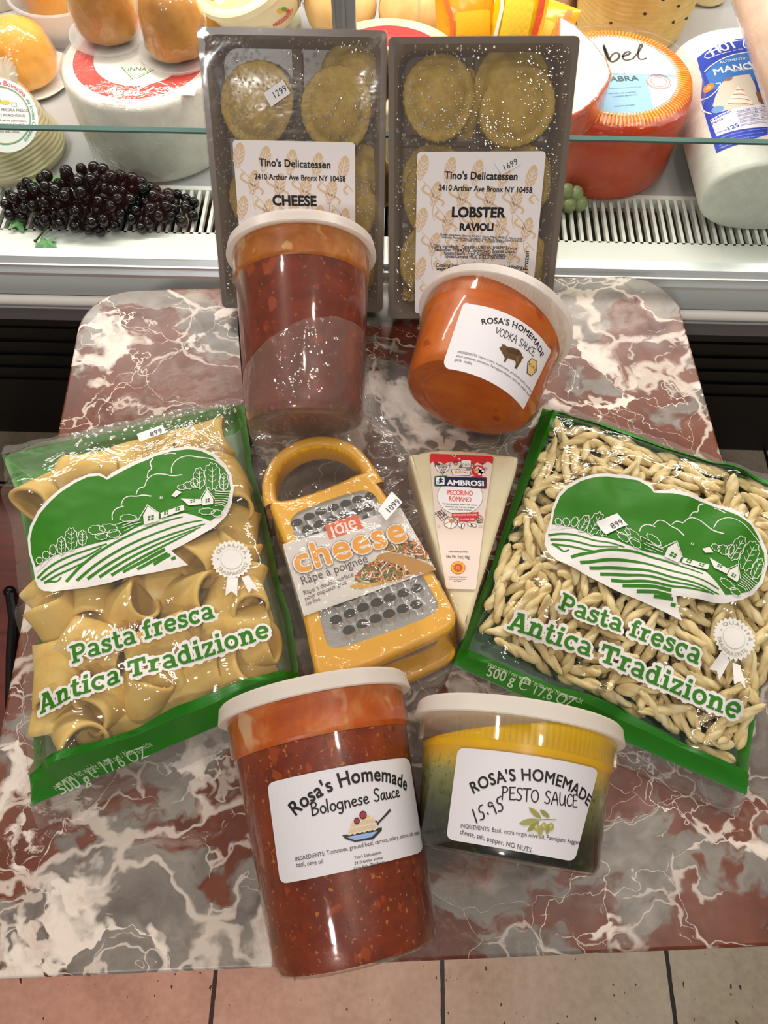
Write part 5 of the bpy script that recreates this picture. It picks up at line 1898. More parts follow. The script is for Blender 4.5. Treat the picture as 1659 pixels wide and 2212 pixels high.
def badge(p):
    c = (1298, 957)
    n = 26
    q = [(c[0] + r * math.cos(a), c[1] + r * .93 * math.sin(a)) for k in range(n) for r, a in ((118, k * 2 * PI / n), (104, (k + .5) * 2 * PI / n))]
    p.poly([(1275, 1050), (1335, 1060), (1330, 1165), (1298, 1135), (1262, 1160)], WHITE, 0)
    p.poly([(1352, 1058), (1392, 1045), (1450, 1138), (1412, 1118), (1396, 1148)], WHITE, 0)
    p.poly(q, WHITE, 1)
    p.ell(c[0], c[1], 62, 58, '#cfc6b4', 2)
    p.ell(c[0], c[1], 58, 54, WHITE, 3)
    r = 76
    f = lambda d, k=1.0: (c[0] + r * k * math.cos(rad(d)), c[1] + r * k * .93 * math.sin(rad(d)))
    p.text('QUALITÀ', f(205), f(338), '#a89e86', 3, .006, .8, pm=f(272), spacing=1.25)
    p.text('TRASPARENTE', f(150, 1.26), f(12, 1.26), '#a89e86', 3, .006, .95, pm=f(80, 1.26), spacing=1.1)
    for d in (182, -8):
        x, y = f(d)
        p.ell(x, y, 4, 4, '#a89e86', 3)


def bag_print(B, R, p, kscale, sh=((0, 0), (0, 0))):
    m0 = p.map
    for fn, (du, dv) in zip((farm_art, badge), sh):
        if du or dv:
            p.map = lambda q, du=du, dv=dv: (m0(q)[0] + du, m0(q)[1] + dv)
        fn(p)
    p.map = m0
    for ex, col, ly in ((.27, WHITE, 0), (0, GREEN, 2)):
        p.slab('Pasta fresca', (406, 1542), (1205, 1283), col, ly, 1.06, ex)
        p.slab('Antica Tradizione', (227, 1825), (1517, 1392), col, ly, 1.0, ex)


def lump(x, y, s=1.0):
    return mnoise.noise((x * 38 * s, y * 38 * s, 1.7)) * .55 + mnoise.noise((x * 90 * s, y * 90 * s, 4.1)) * .3


# ---- the pasta
def tube_mesh(seed):
    rnd = random.Random(seed)
    seg, nz = 30, 12
    L, wall = rnd.uniform(.040, .046), .0024
    rx, ry = rnd.uniform(.0155, .0172), rnd.uniform(.0125, .0145)
    v, f = [], []

    def P(a, t, inn):
        pin = 1 + .05 * math.sin(PI * t + seed) + .05 * math.sin(2 * PI * t + seed * 2)
        x, y = rx * pin * math.cos(a), ry / pin * math.sin(a)
        # one side pressed in a little
        y *= 1 - .22 * max(0, math.cos(a - 1.3 - seed)) * (t if seed % 2 else 1 - t)
        l = math.hypot(x, y)
        k = 1 - (wall / l if inn else 0)
        z = (t - .5) * L + .0022 * math.sin(a * 2 + seed) * (2 * t - 1)
        return (x * k, y * k, z)
    rings = [(j / nz, False) for j in range(nz + 1)] + [(1 - j / nz, True) for j in range(nz + 1)]
    for t, inn in rings:
        for k in range(seg):
            v.append(P(2 * PI * k / seg, t, inn))
    n = len(rings)
    for j in range(n):
        j2 = (j + 1) % n
        for k in range(seg):
            k2 = (k + 1) % seg
            f.append((j * seg + k, j * seg + k2, j2 * seg + k2, j2 * seg + k))
    me = bpy.data.meshes.new('tube_pasta')
    me.from_pydata(v, [], f)
    me.materials.append(TUBEP)
    me.polygons.foreach_set('use_smooth', [True] * len(f))
    me.update()
    return me


TUBEP = pasta_material('tube_pasta', '#d2a852', '#dfbd6c', '#e9d08c', .5, 40)
TWISTP = pasta_material('twisted_pasta', '#dcc48c', '#e9d6a4', '#f3e7c6', .6, 120)


def twist_mesh(seed):
    rnd = random.Random(seed * 7 + 1)
    seg, nz = 16, 22
    L, r0, tw = rnd.uniform(.031, .038), rnd.uniform(.0037, .0043), rnd.choice((150, 190, 230))
    bend = rnd.uniform(-.0022, .0022)
    v, f = [], []
    for j in range(nz + 1):
        t = j / nz
        z = (t - .5) * L
        taper = max(.02, (1 - abs(2 * t - 1) ** 4)) ** .5 * (.86 + .14 * math.sin(t * 9 + seed))
        for k in range(seg):
            a = 2 * PI * k / seg
            b = a - z * tw
            # a sheet rolled on itself: one deep seam, one shallow
            g = .52 * math.exp(-((math.cos(b) - 1) / .10) ** 2) + .34 * math.exp(-((math.cos(b) + 1) / .12) ** 2)
            r = r0 * taper * (1.08 - g)
            v.append((r * math.cos(a) + bend * math.sin(PI * t), r * math.sin(a) * .92, z))
    for j in range(nz):
        for k in range(seg):
            k2 = (k + 1) % seg
            f.append((j * seg + k, j * seg + k2, (j + 1) * seg + k2, (j + 1) * seg + k))
    f.append(tuple(reversed(range(seg))))
    f.append(tuple(nz * seg + k for k in range(seg)))
    return v, f


def fill_bags():
    VL, VR = [], []
    # big tubes, each laid by hand: centre in the photograph, direction (deg), lift of the far end (deg), roll, depth under the film
    T = [tube_mesh(k) for k in range(5)]
    L = [((258, 1318), 20, 24, 0, .000), ((408, 1284), -6, 26, 0, .001), ((512, 1278), 70, 0, 0, .004), ((580, 1305), -66, 26, 60, .001),
         ((515, 1355), 8, 0, 0, .002), ((140, 1352), 130, 28, 0, .000), ((124, 1450), -80, 0, 0, .004), ((212, 1400), -22, 0, 0, .004),
         ((238, 1508), 232, 30, 0, .000), ((312, 1540), 62, 40, 0, .000), ((415, 1460), 24, 10, 0, .002), ((500, 1480), 20, 22, 0, .000),
         ((440, 1530), 8, 0, 0, .008), ((155, 1600), -48, 32, 0, .000), ((540, 1410), 18, 20, 0, .002), ((605, 1430), 40, 0, 0, .006),
         ((120, 1290), -45, 0, 0, .008), ((190, 1270), -80, 0, 0, .008), ((96, 1062), 250, 30, 0, .000), ((196, 1018), 8, 0, 0, .003),
         ((318, 988), 16, 0, 0, .004), ((432, 950), 20, 0, 0, .003), ((492, 978), -58, 0, 0, .004), ((520, 1045), -72, 24, 0, .001),
         ((452, 1188), 226, 28, 0, .000), ((538, 1135), 84, 0, 0, .002), ((556, 1215), 70, 14, 0, .003), ((345, 1395), 30, 0, 0, .006),
         ((330, 1465), 10, 0, 0, .010), ((150, 1160), 80, 0, 0, .008), ((290, 1130), 20, 0, 0, .010), ((400, 1080), 40, 0, 0, .010),
         ((345, 1215), 60, 0, 0, .014), ((560, 1500), 30, 0, 0, .008), ((220, 1610), 12, 0, 0, .012), ((108, 1525), 85, 0, 0, .010),
         ((455, 1385), -30, 0, 0, .016), ((395, 1560), 20, 0, 0, .010)]
    for k, (px, dg, lift, roll, dep) in enumerate(L):
        a = at(*px, .030)
        u = BAG_L.Mi @ a
        zt = BAG_L.h(u.x, u.y)
        lift = lift * 1.3
        rz = .0125 + .018 * abs(math.sin(rad(lift)))
        z = max(.0165, zt - dep - rz - .0015)
        d = Vector((math.cos(rad(dg)) * math.cos(rad(lift)), math.sin(rad(dg)) * math.cos(rad(lift)), math.sin(rad(lift))))
        y = Vector((0, 0, 1)) - d * d.z
        y.normalize()
        x = y.cross(d)
        m = Matrix.Identity(4)
        for i, w in enumerate((x, y, d)):
            m[0][i], m[1][i], m[2][i] = w
        m = m @ Matrix.Rotation(rad(roll), 4, 'Z')
        # keep the whole tube inside the bag
        uu, vv = u.x, u.y
        loc = BAG_L.Mi.to_3x3() @ m.to_3x3()
        cu, cv = BAG_L.uv(.5, .5)
        ring = [loc @ q.co for q in T[k % 5].vertices][::7]
        for _ in range(14):
            st = [BAG_L.st(uu + q.x, vv + q.y) for q in ring]
            if all(.022 < S < .978 and .028 < Tt < .955 for S, Tt in st):
                break
            uu += (cu - uu) * .05
            vv += (cv - vv) * .05
        z = max(min(z, BAG_L.h(uu, vv) - dep - rz - .0015), .003 - min(q.z for q in ring))
        a = BAG_L.M @ Vector((uu, vv, 0))
        m.translation = (a.x, a.y, TOP + z)
        VL.extend((uu + q.x, vv + q.y, z + q.z) for q in (loc @ w.co for w in T[k % 5].vertices))
        o = bpy.data.objects.new('tube_pasta', T[k % 5])
        C.objects.link(o)
        o.matrix_world = m
        tag(o, 'wide floury pasta tube inside the clear green bag on the left', 'pasta', 'wide pasta tubes in the left bag')
    # small twists
    S = [twist_mesh(k) for k in range(7)]
    ME = []
    for v, f in S:
        me = bpy.data.meshes.new('twisted_pasta')
        me.from_pydata(v, [], f)
        me.materials.append(TWISTP)
        me.polygons.foreach_set('use_smooth', [True] * len(f))
        me.update()
        ME.append(me)
    from mathutils import Quaternion
    rest = MB()
    for k, row in enumerate(TWISTS.split(';')):
        x, y, z, qw, qx, qy, qz = (int(t) for t in row.split(','))
        q = Quaternion((qw, qx, qy, qz)).normalized()
        x, y = 830 + (x - 830) * 1.065, 862 + (y - 880) * 1.10
        m = BAG_R.M @ (Matrix.Translation((x * 1e-4, y * 1e-4, z * 1e-4)) @ q.to_matrix().to_4x4())
        ml = BAG_R.Mi @ m
        VR.extend(tuple(ml @ Vector(q)) for q in S[k % 7][0][::3])
        if k < 300:
            o = bpy.data.objects.new('twisted_pasta', ME[k % 7])
            C.objects.link(o)
            o.matrix_world = m
            tag(o, 'small twisted pasta piece inside the clear green bag on the right', 'pasta', 'twisted pasta in the right bag')
        else:
            rest.M = m
            rest.add(*S[k % 7])
    o = rest.build('twisted_pasta_underlayer', TWISTP)
    tag(o, 'deeper layer of twisted pasta at the back of the right bag', 'pasta', kind='stuff')
    return VL, VR


FILL_L, FILL_R = fill_bags()


class Drape:
    """film height over the pieces inside"""
    def __init__(s, B, pts, cell=.0025, grow=3, blur=9, gap=.0014):
        us, vs = [q[0] for q in B.L + B.R], [q[1] for q in B.L + B.R]
        s.u0, s.v0, s.c = min(us) - .03, min(vs) - .03, cell
        s.nx, s.ny = int((max(us) + .03 - s.u0) / cell) + 2, int((max(vs) + .03 - s.v0) / cell) + 2
        g = [[B.h(s.u0 + i * cell, s.v0 + j * cell) - .002 for i in range(s.nx)] for j in range(s.ny)]
        base = [r[:] for r in g]
        for u, v, z in pts:
            i, j = int((u - s.u0) / cell + .5), int((v - s.v0) / cell + .5)
            if 0 <= i < s.nx and 0 <= j < s.ny and z + gap > g[j][i]:
                g[j][i] = z + gap
        hard = [r[:] for r in g]
        for _ in range(grow):
            g = [[max(g[jj][ii] for jj in range(max(0, j - 1), min(s.ny, j + 2)) for ii in range(max(0, i - 1), min(s.nx, i + 2))) for i in range(s.nx)] for j in range(s.ny)]
        for _ in range(blur):
            g = [[sum(g[jj][ii] for jj, ii in ((j, i), (j, i), (max(0, j - 1), i), (min(s.ny - 1, j + 1), i), (j, max(0, i - 1)), (j, min(s.nx - 1, i + 1)))) / 6 for i in range(s.nx)] for j in range(s.ny)]
            g = [[max(g[j][i], hard[j][i]) for i in range(s.nx)] for j in range(s.ny)]
        s.g = g

    def __call__(s, u, v):
        x, y = (u - s.u0) / s.c, (v - s.v0) / s.c
        x, y = min(max(x, 0), s.nx - 1.001), min(max(y, 0), s.ny - 1.001)
        i, j = int(x), int(y)
        a, b = x - i, y - j
        g = s.g
        return (g[j][i] * (1 - a) + g[j][i + 1] * a) * (1 - b) + (g[j + 1][i] * (1 - a) + g[j + 1][i + 1] * a) * b


def bag(label, B, fill, back, wrinkle, film_m, back_cols, seed, topbow=0.0, band=.085, slack=.0, finw=.014):
    root = empty('pasta_bag', label, 'pasta bag', B.M)
    nS, nT = 96, 120
    dr = Drape(B, fill)

    def hh(u, v):
        S, T = B.st(u, v)
        e = min(S, 1 - S, T, 1 - T)
        k = max(0.0, min(1.0, e / .12))
        w = wrinkle * lump(u, v) * k
        # pull creases running in from the corners
        for (cu, cv) in B.c:
            d = math.hypot(u - cu, v - cv)
            if d < .075:
                a = math.atan2(v - cv, u - cu)
                w += wrinkle * .55 * math.sin(a * 16 + seed) * min(1.0, d / .02) * (1 - d / .075)
        E_ = max(0.0, min(1.0, e / .035))
        return B.zedge * (1 - E_) + E_ * (max(dr(u, v), B.h(u, v) - .002) + w * .6 + abs(w) * .25)
    R = Relief(B.M, hh)
    v, f = [], []
    grid = []
    for j in range(nT + 1):
        for i in range(nS + 1):
            S, T = i / nS, j / nT
            u, w = B.uv(S, T)
            grid.append((u, w))
            v.append((u, w, hh(u, w)))
    for j in range(nT):
        for i in range(nS):
            a = j * (nS + 1) + i
            f.append((a, a + 1, a + nS + 2, a + nS + 1))
    mesh_obj('front_film', v, f, film_m, root, None, True)
    # back sheet
    v2, f2, i2 = [], [], []
    for k, (u, w) in enumerate(grid):
        i, j = k % (nS + 1), k // (nS + 1)
        S, T = i / nS, j / nT
        e = min(min(S, 1 - S) / .07, min(T, 1 - T) / .06, 1.0)
        v2.append((u, w, B.zedge - .0003 - (B.zedge - .0014) * (e * e * (3 - 2 * e))))
    for j in range(nT):
        for i in range(nS):
            a = j * (nS + 1) + i
            f2.append((a, a + 1, a + nS + 2, a + nS + 1))
            S, T = (i + .5) / nS, (j + .5) / nT
            i2.append(1 if (S < back[0] or S > 1 - back[0] or T > 1 - back[1] or T < back[1] * .4) else 0)
    mesh_obj('back_film', v2, f2, back_cols, root, i2, True)
    # clear crimped seals beyond both ends
    fin = film('crimped_seal_film', (.95, .95, .95), .14, .9, 900, .07, 1.0, .10, '#cfc8c4', (.03, 1, 1))
    for nm, T0, sg in (('top_seal', 1.0, 1), ('bottom_seal', 0.0, -1)):
        v3, f3 = [], []
        m = 60
        for i in range(m + 1):
            for k in range(5):
                u, w = B.uv(i / m, T0)
                d = finw * k / 4
                z = B.zedge * (1 - .8 * k / 4) + .0012 + .0012 * math.sin(i * .9 + seed) * k / 4 + .0003 * (k % 2)
                if k == 4:
                    d += .0004 * (i % 2)
                v3.append((u, w + sg * d, z))
        for i in range(m):
            for k in range(4):
                a = i * 5 + k
                f3.append((a, a + 1, a + 6, a + 5))
        mesh_obj(nm, v3, f3, fin, root, None, False)
    # printed green band over the bottom and top edges
    p = Print(R, .00018, .0005)
    p.uv = True
    q = [B.uv(S / 30, 0.001) for S in range(31)] + [B.uv(S / 30, band * (1 + .10 * math.sin(S * .35 + seed))) for S in range(30, -1, -1)]
    p.poly(q, BGREEN, 0)
    return root, R, p


def bags():
    # ---------- left bag
    fl = film('pasta_bag_film', (.97, .97, .96), .07, .55, 26, .035, 1.0)
    bk = [plain('back_print_pale_green', '#7f9a83', .4), plain('back_print_green', '#2a7d1c', .4)]
    rl, R, p = bag('clear bag of big tube pasta with green farm print, left of the grater', BAG_L, FILL_L, (.028, .085), .0030, film('hazy_pasta_bag_film', (.97, .97, .96), .07, .55, 26, .04, 1.0, .06, '#e2dcc4'), bk, 1.0, band=.056)
    p.uv = False
    p.map = crop(0, 840, 2.592)
    bag_print(BAG_L, R, p, 1.0)
    sl = Relief(BAG_L.M, R.h)
    c2 = crop(0, 1240, 2.514)
    p.map = c2
    lt = '#b9d6ae'
    p.text('peso netto / net weight / poids net / Nettogewicht', (304, 1170), (832, 934), lt, 3, .008, 1.1)
    p.text('500 g', (336, 1200), (500, 1134), lt, 3, .02, .9)
    p.text('℮ 17.6 OZ', (512, 1112), (812, 990), lt, 3, .004, .9)
    p.build('front_print', rl, 'green and white farm print')
    p2 = Print(R, .0002, .0022)
    p2.map = crop(0, 840, 2.592)
    sticker(p2, [(770, 262), (914, 210), (935, 254), (788, 305)], '899', 0, p0=(850, 276), p1=(916, 252))
    p2.build('price_sticker', rl, 'small white price sticker')
    # drops of water inside the film near the top
    rnd = random.Random(3)
    mb = MB()
    for k in range(170):
        S, T = rnd.uniform(.3, .97), 1 - abs(rnd.gauss(.06, .05)) - .03
        u, v = BAG_L.uv(S, T)
        mb.ball((u, v, R.h(u, v) + .0003), rnd.choice((.0006, .0008, .0011, .0015)), 8, 5, 0, (1, 1, .5))
    o = mb.build('water_drops', _mats['dew'], rl)
    o['kind'] = 'stuff'

    # ---------- right bag: same print, re-registered on its own film
    k = .1
    bk2 = [plain('back_print_grey_green', '#6f8f80', .4), bk[1]]
    rr, R2, p = bag('clear bag of small twisted pasta with green farm print, right of the cheese wedge', BAG_R, FILL_R, (.03, .055), .0016, fl, bk2, 2.3, band=.052)
    lenL = (BAG_L.Mi @ at(585, 1377, BAG_L.thick)).x
    lenR = (BAG_R.Mi @ at(1582, 1552, BAG_R.thick)).x
    kk = lenR / lenL
    cl = crop(0, 840, 2.592)
    a, b = sl.px(*cl((600, 900))), sl.px(*cl((700, 900)))
    unit = math.hypot(a[0] - b[0], a[1] - b[1]) / 100 * kk
    o0 = sl.px(*cl((227, 1825)))
    r0 = R2.px(1094, 1358)

    def tomap(q):
        u, v = sl.px(*cl(q))
        return ((u - o0[0]) * kk + r0[0], (v - o0[1]) * kk + r0[1])
    p.map = tomap
    p.unit = unit
    bag_print(BAG_R, R2, p, kk, ((-.0082, -.0185), (-.003, -.0125)))
    p.unit = None
    p.uv = False
    p.map = crop(960, 1240, 2.373)
    p.text('peso netto / net weight / poids net / Nettogewicht', (222, 472), (700, 668), '#c9dfc0', 3, .008, 1.1)
    p.text('500 g', (212, 520), (352, 572), '#c9dfc0', 3, .02, .85)
    p.text('℮', (372, 586), (424, 604), '#c9dfc0', 3, .0, .9)
    p.text('17.6 OZ', (452, 618), (652, 688), '#c9dfc0', 3, .004, .85)
    # green strip folded up along the left and top edges
    p.uv = True
    p.map = None
    q = [BAG_R.uv(.001, T / 30) for T in range(31)] + [BAG_R.uv(.004 + .055 * (T / 30) ** 1.6, T / 30) for T in range(30, -1, -1)]
    p.poly(q, BGREEN, 0)
    q = [BAG_R.uv(S / 30, .999) for S in range(31)] + [BAG_R.uv(S / 30, .952 + .006 * math.sin(S * .5)) for S in range(30, -1, -1)]
    p.poly(q, BGREEN, 0)
    p.build('front_print', rr, 'green and white farm print')
    p2 = Print(R2, .0002, .0022)
    p2.map = crop(980, 860, 2.443)
    sticker(p2, [(748, 662), (860, 615), (915, 676), (800, 726)], '899', 0, p0=(836, 698), p1=(894, 672))
    p2.build('price_sticker', rr, 'small white price sticker')
    # lettering of the back sheet, read through the bag from behind
    pb = Print(Relief(BAG_R.M, lambda u, v: .0024), .0001, .0002)
    pb.map = crop(980, 860, 2.443)
    cpale = '#a9bcae'
    pb.text('Pasta fresca', (830, 335), (575, 240), cpale, 0, .012, 1.15, up=-1)
    pb.text('Tradizione', (760, 352), (462, 248), cpale, 0, .014, 1.2, up=-1)
    pb.text('DI GRANO DURO', (790, 388), (440, 290), '#93a99b', 0, .0, 1.0, up=-1)
    pb.build('back_print', rr, 'mirrored pale lettering')


bags()
# ------------------------------------------------------------------ yellow two-sided grater in a clear sleeve
def grater():
    c3 = crop(500, 900, 3.19)
    M = Matrix.Translation((0, 0, TOP))
    zt, zb = .046, .004
    st = Plane(M, zt)
    root = empty('cheese_grater', 'yellow plastic hand grater with cardboard sleeve, lying in a clear bag', 'grater', M)
    yel = plain('yellow_grater_plastic', '#f4b61f', .32, spec=.5, vary=.03, scale=20)
    zin = Plane(M, zt)
    outer = [(590, 1795), (700, 1800), (1200, 1610), (1490, 1480), (1535, 1440), (1548, 1400), (1545, 1340), (1405, 1080), (1090, 570), (1060, 520), (985, 505),
             (865, 500), (760, 440), (480, 545), (400, 578), (360, 572), (320, 565), (265, 590), (262, 620), (380, 880), (500, 1400), (570, 1740)]
    # face outline without the handle
    face = [(640, 1808), (900, 1735), (1250, 1590), (1480, 1480), (1538, 1430), (1550, 1380), (1540, 1330), (1405, 1080), (1110, 600), (1040, 500), (960, 385), (905, 372),
            (700, 468), (480, 545), (365, 574), (300, 566), (256, 590), (270, 640), (380, 900), (500, 1400), (560, 1720), (585, 1785)]
    plate = [(402, 735), (420, 688), (470, 645), (700, 560), (880, 506), (960, 514), (1010, 570), (1220, 930), (1420, 1265), (1426, 1310), (1390, 1368), (1100, 1480), (745, 1600),
             (685, 1592), (652, 1562), (600, 1350), (500, 1010)]
    fo = [st.px(*c3(q)) for q in face]
    po = [st.px(*c3(q)) for q in smooth_line(plate, 1, True)]
    fo = smooth_line(fo, 1, True)

    def area2(q):
        return sum(q[i][0] * q[(i + 1) % len(q)][1] - q[(i + 1) % len(q)][0] * q[i][1] for i in range(len(q)))
    if area2(fo) < 0:
        fo.reverse()
    if area2(po) < 0:
        po.reverse()

    def ring_frame(mb, zt_, th, dx=0, dy=0, sc=1.0):
        """frame with rounded outer edge and the plate window"""
        cx = sum(q[0] for q in fo) / len(fo)
        cy = sum(q[1] for q in fo) / len(fo)
        T = lambda q: [((x - cx) * sc + cx + dx, (y - cy) * sc + cy + dy) for x, y in q]
        F, P_ = T(fo), T(po)
        n, m = len(F), len(P_)
        b = .004
        lv = [(0, zt_ - th)] + [(b * (1 - math.cos(k / 5 * PI / 2)), zt_ - b + b * math.sin(k / 5 * PI / 2)) for k in range(6)]
        v = []
        for ins, z in lv:
            v += [(x, y, z) for x, y in (inset(F, ins) if ins else F)]
        f = [(j * n + k, j * n + (k + 1) % n, (j + 1) * n + (k + 1) % n, (j + 1) * n + k) for j in range(len(lv) - 1) for k in range(n)]
        mb.add(v, f)
        tv, tf = fill2(inset(F, b), [P_])
        mb.add([(x, y, zt_) for x, y in tv], tf)
        tv, tf = fill2(F, [P_])
        mb.add([(x, y, zt_ - th) for x, y in tv], [tuple(reversed(t)) for t in tf])
        v = [(x, y, z) for z in (zt_ - th, zt_) for x, y in P_]
        mb.add(v, [((k + 1) % m, k, m + k, m + (k + 1) % m) for k in range(m)])
        return F
    mb = MB()
    F1 = ring_frame(mb, zt, .012)
    F2 = ring_frame(mb, .0145, .010, .002, -.0125, 1.0)
    # side walls joining the two faces, open at the foot
    n = len(fo)
    ys = [q[1] for q in fo]
    lo = min(ys) + .022
    v, f = [], []
    for k in range(n):
        v += [(F1[k][0], F1[k][1], zt - .010), (F2[k][0], F2[k][1], .012)]
    for k in range(n):
        k2 = (k + 1) % n
        mid = ((fo[k][0] + fo[k2][0]) / 2, (fo[k][1] + fo[k2][1]) / 2)
        foot_l, foot_r = st.px(*c3((640, 1808))), st.px(*c3((1480, 1480)))
        d = (foot_r[0] - foot_l[0]) * (mid[1] - foot_l[1]) - (foot_r[1] - foot_l[1]) * (mid[0] - foot_l[0])
        d /= math.hypot(foot_r[0] - foot_l[0], foot_r[1] - foot_l[1])
        if d > .006:
            f.append((2 * k, 2 * k2, 2 * k2 + 1, 2 * k + 1))
    mb.add(v, f)
    # small cheese-hole dimples
    for q in ((835, 482), (372, 648), (1452, 1405)):
        x, y = st.px(*c3(q))
        mb.ball((x, y, zt - .0006), .0030, 16, 8, 0, (1, 1, .35))
    mb.build('grater_body', yel, root, True, 40)
    # bow handle
    hs = Plane(M, zt - .010)
    arch = [(285, 640), (262, 555), (268, 455), (312, 355), (395, 275), (500, 222), (610, 200), (720, 212), (820, 255), (890, 320), (950, 405), (1010, 500)]
    pts = [hs.px(*c3(q)) for q in smooth_line(arch, 2)]
    mb = MB()
    n = len(pts)
    v, f = [], []
    sec = rrect(-.0048, -.0145, .0048, .0095, .0042, 4)
    ns = len(sec)
    for i, q in enumerate(pts):
        a, b = pts[max(0, i - 1)], pts[min(n - 1, i + 1)]
        d = Vector((b[0] - a[0], b[1] - a[1])).normalized()
        nn = Vector((-d.y, d.x))
        t = i / (n - 1)
        kz = 1.0
        for sx, sz in sec:
            v.append((q[0] + nn.x * sx, q[1] + nn.y * sx, zt - .010 + sz * kz))
    for i in range(n - 1):
        for k in range(ns):
            k2 = (k + 1) % ns
            f.append((i * ns + k, i * ns + k2, (i + 1) * ns + k2, (i + 1) * ns + k))
    mb.add(v, f)
    mb.build('handle', yel, root, True, 45)
    # steel plates
    t = NT('stamped_steel')
    co = t.coord()
    g = t.noise(t.n('Mapping', {'Vector': co, 'Scale': (40, 300, 1)}).outputs[0], 4, 3).outputs[0]
    steel = t.finish(t.bsdf(col='#c4c4c4', rough=t.ramp(g, [(.3, .26), (.7, .40)]), metal=.65))
    dark = plain('grater_hole_shadow', '#1d1712', .7)
    mb = MB()
    zp = zt - .0015
    tv, tf = fill2(po)
    mb.add([(x, y, zp) for x, y in tv], tf)
    holes = [(450, 735), (535, 692), (617, 658), (703, 630), (787, 602), (870, 574), (955, 552),
             (520, 778), (605, 745), (692, 712), (775, 684), (865, 656), (945, 634),
             (600, 810), (690, 790), (770, 760), (850, 735), (930, 710),
             (735, 1285), (825, 1245), (915, 1212), (1005, 1178), (1100, 1140), (1190, 1112),
             (720, 1402), (815, 1358), (905, 1318), (1000, 1284), (1090, 1250), (1183, 1218), (1275, 1187),
             (808, 1472), (902, 1430), (993, 1394), (1085, 1360), (1180, 1326), (1273, 1297)]
    mb2 = MB()
    for q in holes:
        x, y = Plane(M, zp).px(*c3(q))
        mb2.M = Matrix.Translation((x, y, zp + .0003)) @ Matrix.Rotation(rad(22), 4, 'Z')
        mb2.add([(px_, py_, 0) for px_, py_ in ell(0, 0, .0042, .0034, 20)], [tuple(range(20))])
        # raised lip below the hole
        mb.M = Matrix.Translation((x, y, zp)) @ Matrix.Rotation(rad(22), 4, 'Z')
        v, f = [], []
        for i in range(9):
            a = PI + PI * i / 8
            for k in range(5):
                s_ = k / 4
                v.append((.0046 * math.cos(a) * (1 - .15 * s_), .0036 * math.sin(a) * (1 + .9 * s_) - .0012 * s_, .0022 * (1 - s_) ** 1.2))
        for i in range(8):
            for k in range(4):
                b = i * 5 + k
                f.append((b, b + 1, b + 6, b + 5))
        mb.add(v, f)
    mb.M = Matrix()
    pl = mb.build('steel_plate', steel, root, True, 50)
    mb2.M = Matrix()
    mb2.build('grating_hole', dark, pl, False)
    tv, tf = fill2(po)
    MB().add([(x + .002, y - .0125, .012) for x, y in tv], tf).build('steel_plate', steel, root, False)
    # cardboard sleeve: folded round the body
    zc = zt + .0012
    cs = Plane(M, zc)
    cq = [(352, 880), (1166, 628), (1408, 1054), (500, 1374)]
    a, b, c_, d = (cs.px(*c3(q)) for q in cq)
    card = ink('#ded8d4', .6)
    mb = MB()
    v = [(a[0], a[1], zc), (b[0], b[1], zc), (c_[0], c_[1], zc), (d[0], d[1], zc),
         (a[0] - .0015, a[1] - .0005, .018), (d[0] - .0015, d[1] - .0005, .018), (b[0] + .0015, b[1], .018), (c_[0] + .0015, c_[1], .018)]
    mb.add(v, [(0, 3, 2, 1), (0, 4, 5, 3), (1, 2, 7, 6)])
    mb.build('cardboard_sleeve', card, root, False)
    p = Print(Plane(M, zc + .0001), .00008)
    p.map = c3
    OR = '#e5632c'
    CH = '#eda122'
    p.poly([(640, 748), (862, 676), (912, 768), (676, 846)], OR, 1)
    p.text('joie', (692, 826), (872, 768), '#f0e8e4', 2, .012, 1.25)
    # tacos picture in the lower right
    p.poly([(1000, 965), (1030, 945), (1090, 938), (1200, 955), (1320, 1000), (1402, 1040), (1390, 1062), (1262, 1092), (1100, 1040), (1010, 990)], '#c08a3c', 2)
    p.poly([(815, 1168), (860, 1150), (1100, 1130), (1235, 1098), (1180, 1120), (900, 1188), (830, 1184)], '#d8a640', 2)
    rnd = random.Random(12)
    pal = ['#e0a53c', '#e8b85a', '#3f5a22', '#5a7330', '#c8402a', '#efe6d4', '#f2ead8', '#d98f2c', '#2f4520', '#d85a3a']

    def salad(poly_, n):
        xs, ys = [q[0] for q in poly_], [q[1] for q in poly_]

        def ins(x, y):
            c = False
            for i in range(len(poly_)):
                (x1, y1), (x2, y2) = poly_[i - 1], poly_[i]
                if (y1 > y) != (y2 > y) and x < (x2 - x1) * (y - y1) / (y2 - y1) + x1:
                    c = not c
            return c
        p.poly(poly_, '#7c6a30', 2)
        k = 0
        while k < n:
            x, y = rnd.uniform(min(xs), max(xs)), rnd.uniform(min(ys), max(ys))
            if not ins(x, y):
                continue
            k += 1
            a_, l, bd = rnd.uniform(0, PI), rnd.uniform(14, 34), rnd.uniform(-8, 8)
            col = rnd.choice(pal)
            if col in ('#3f5a22', '#2f4520', '#c8402a', '#5a7330'):
                p.poly([(x + rnd.uniform(8, 20) * math.cos(t_), y + rnd.uniform(6, 14) * math.sin(t_)) for t_ in (0, 1, 2, 3, 4, 5)], col, 3 + k % 3)
            else:
                p.line([(x - l * math.cos(a_), y - l * math.sin(a_)), (x + bd, y - bd), (x + l * math.cos(a_), y + l * math.sin(a_))], 8, col, 6 + k % 4, 1)
    salad([(1040, 905), (1090, 868), (1200, 842), (1285, 872), (1330, 930), (1385, 1000), (1320, 985), (1200, 945), (1080, 930)], 90)
    salad([(845, 1130), (870, 1080), (930, 1020), (1010, 985), (1100, 1010), (1200, 1050), (1240, 1090), (1120, 1128), (960, 1145)], 110)
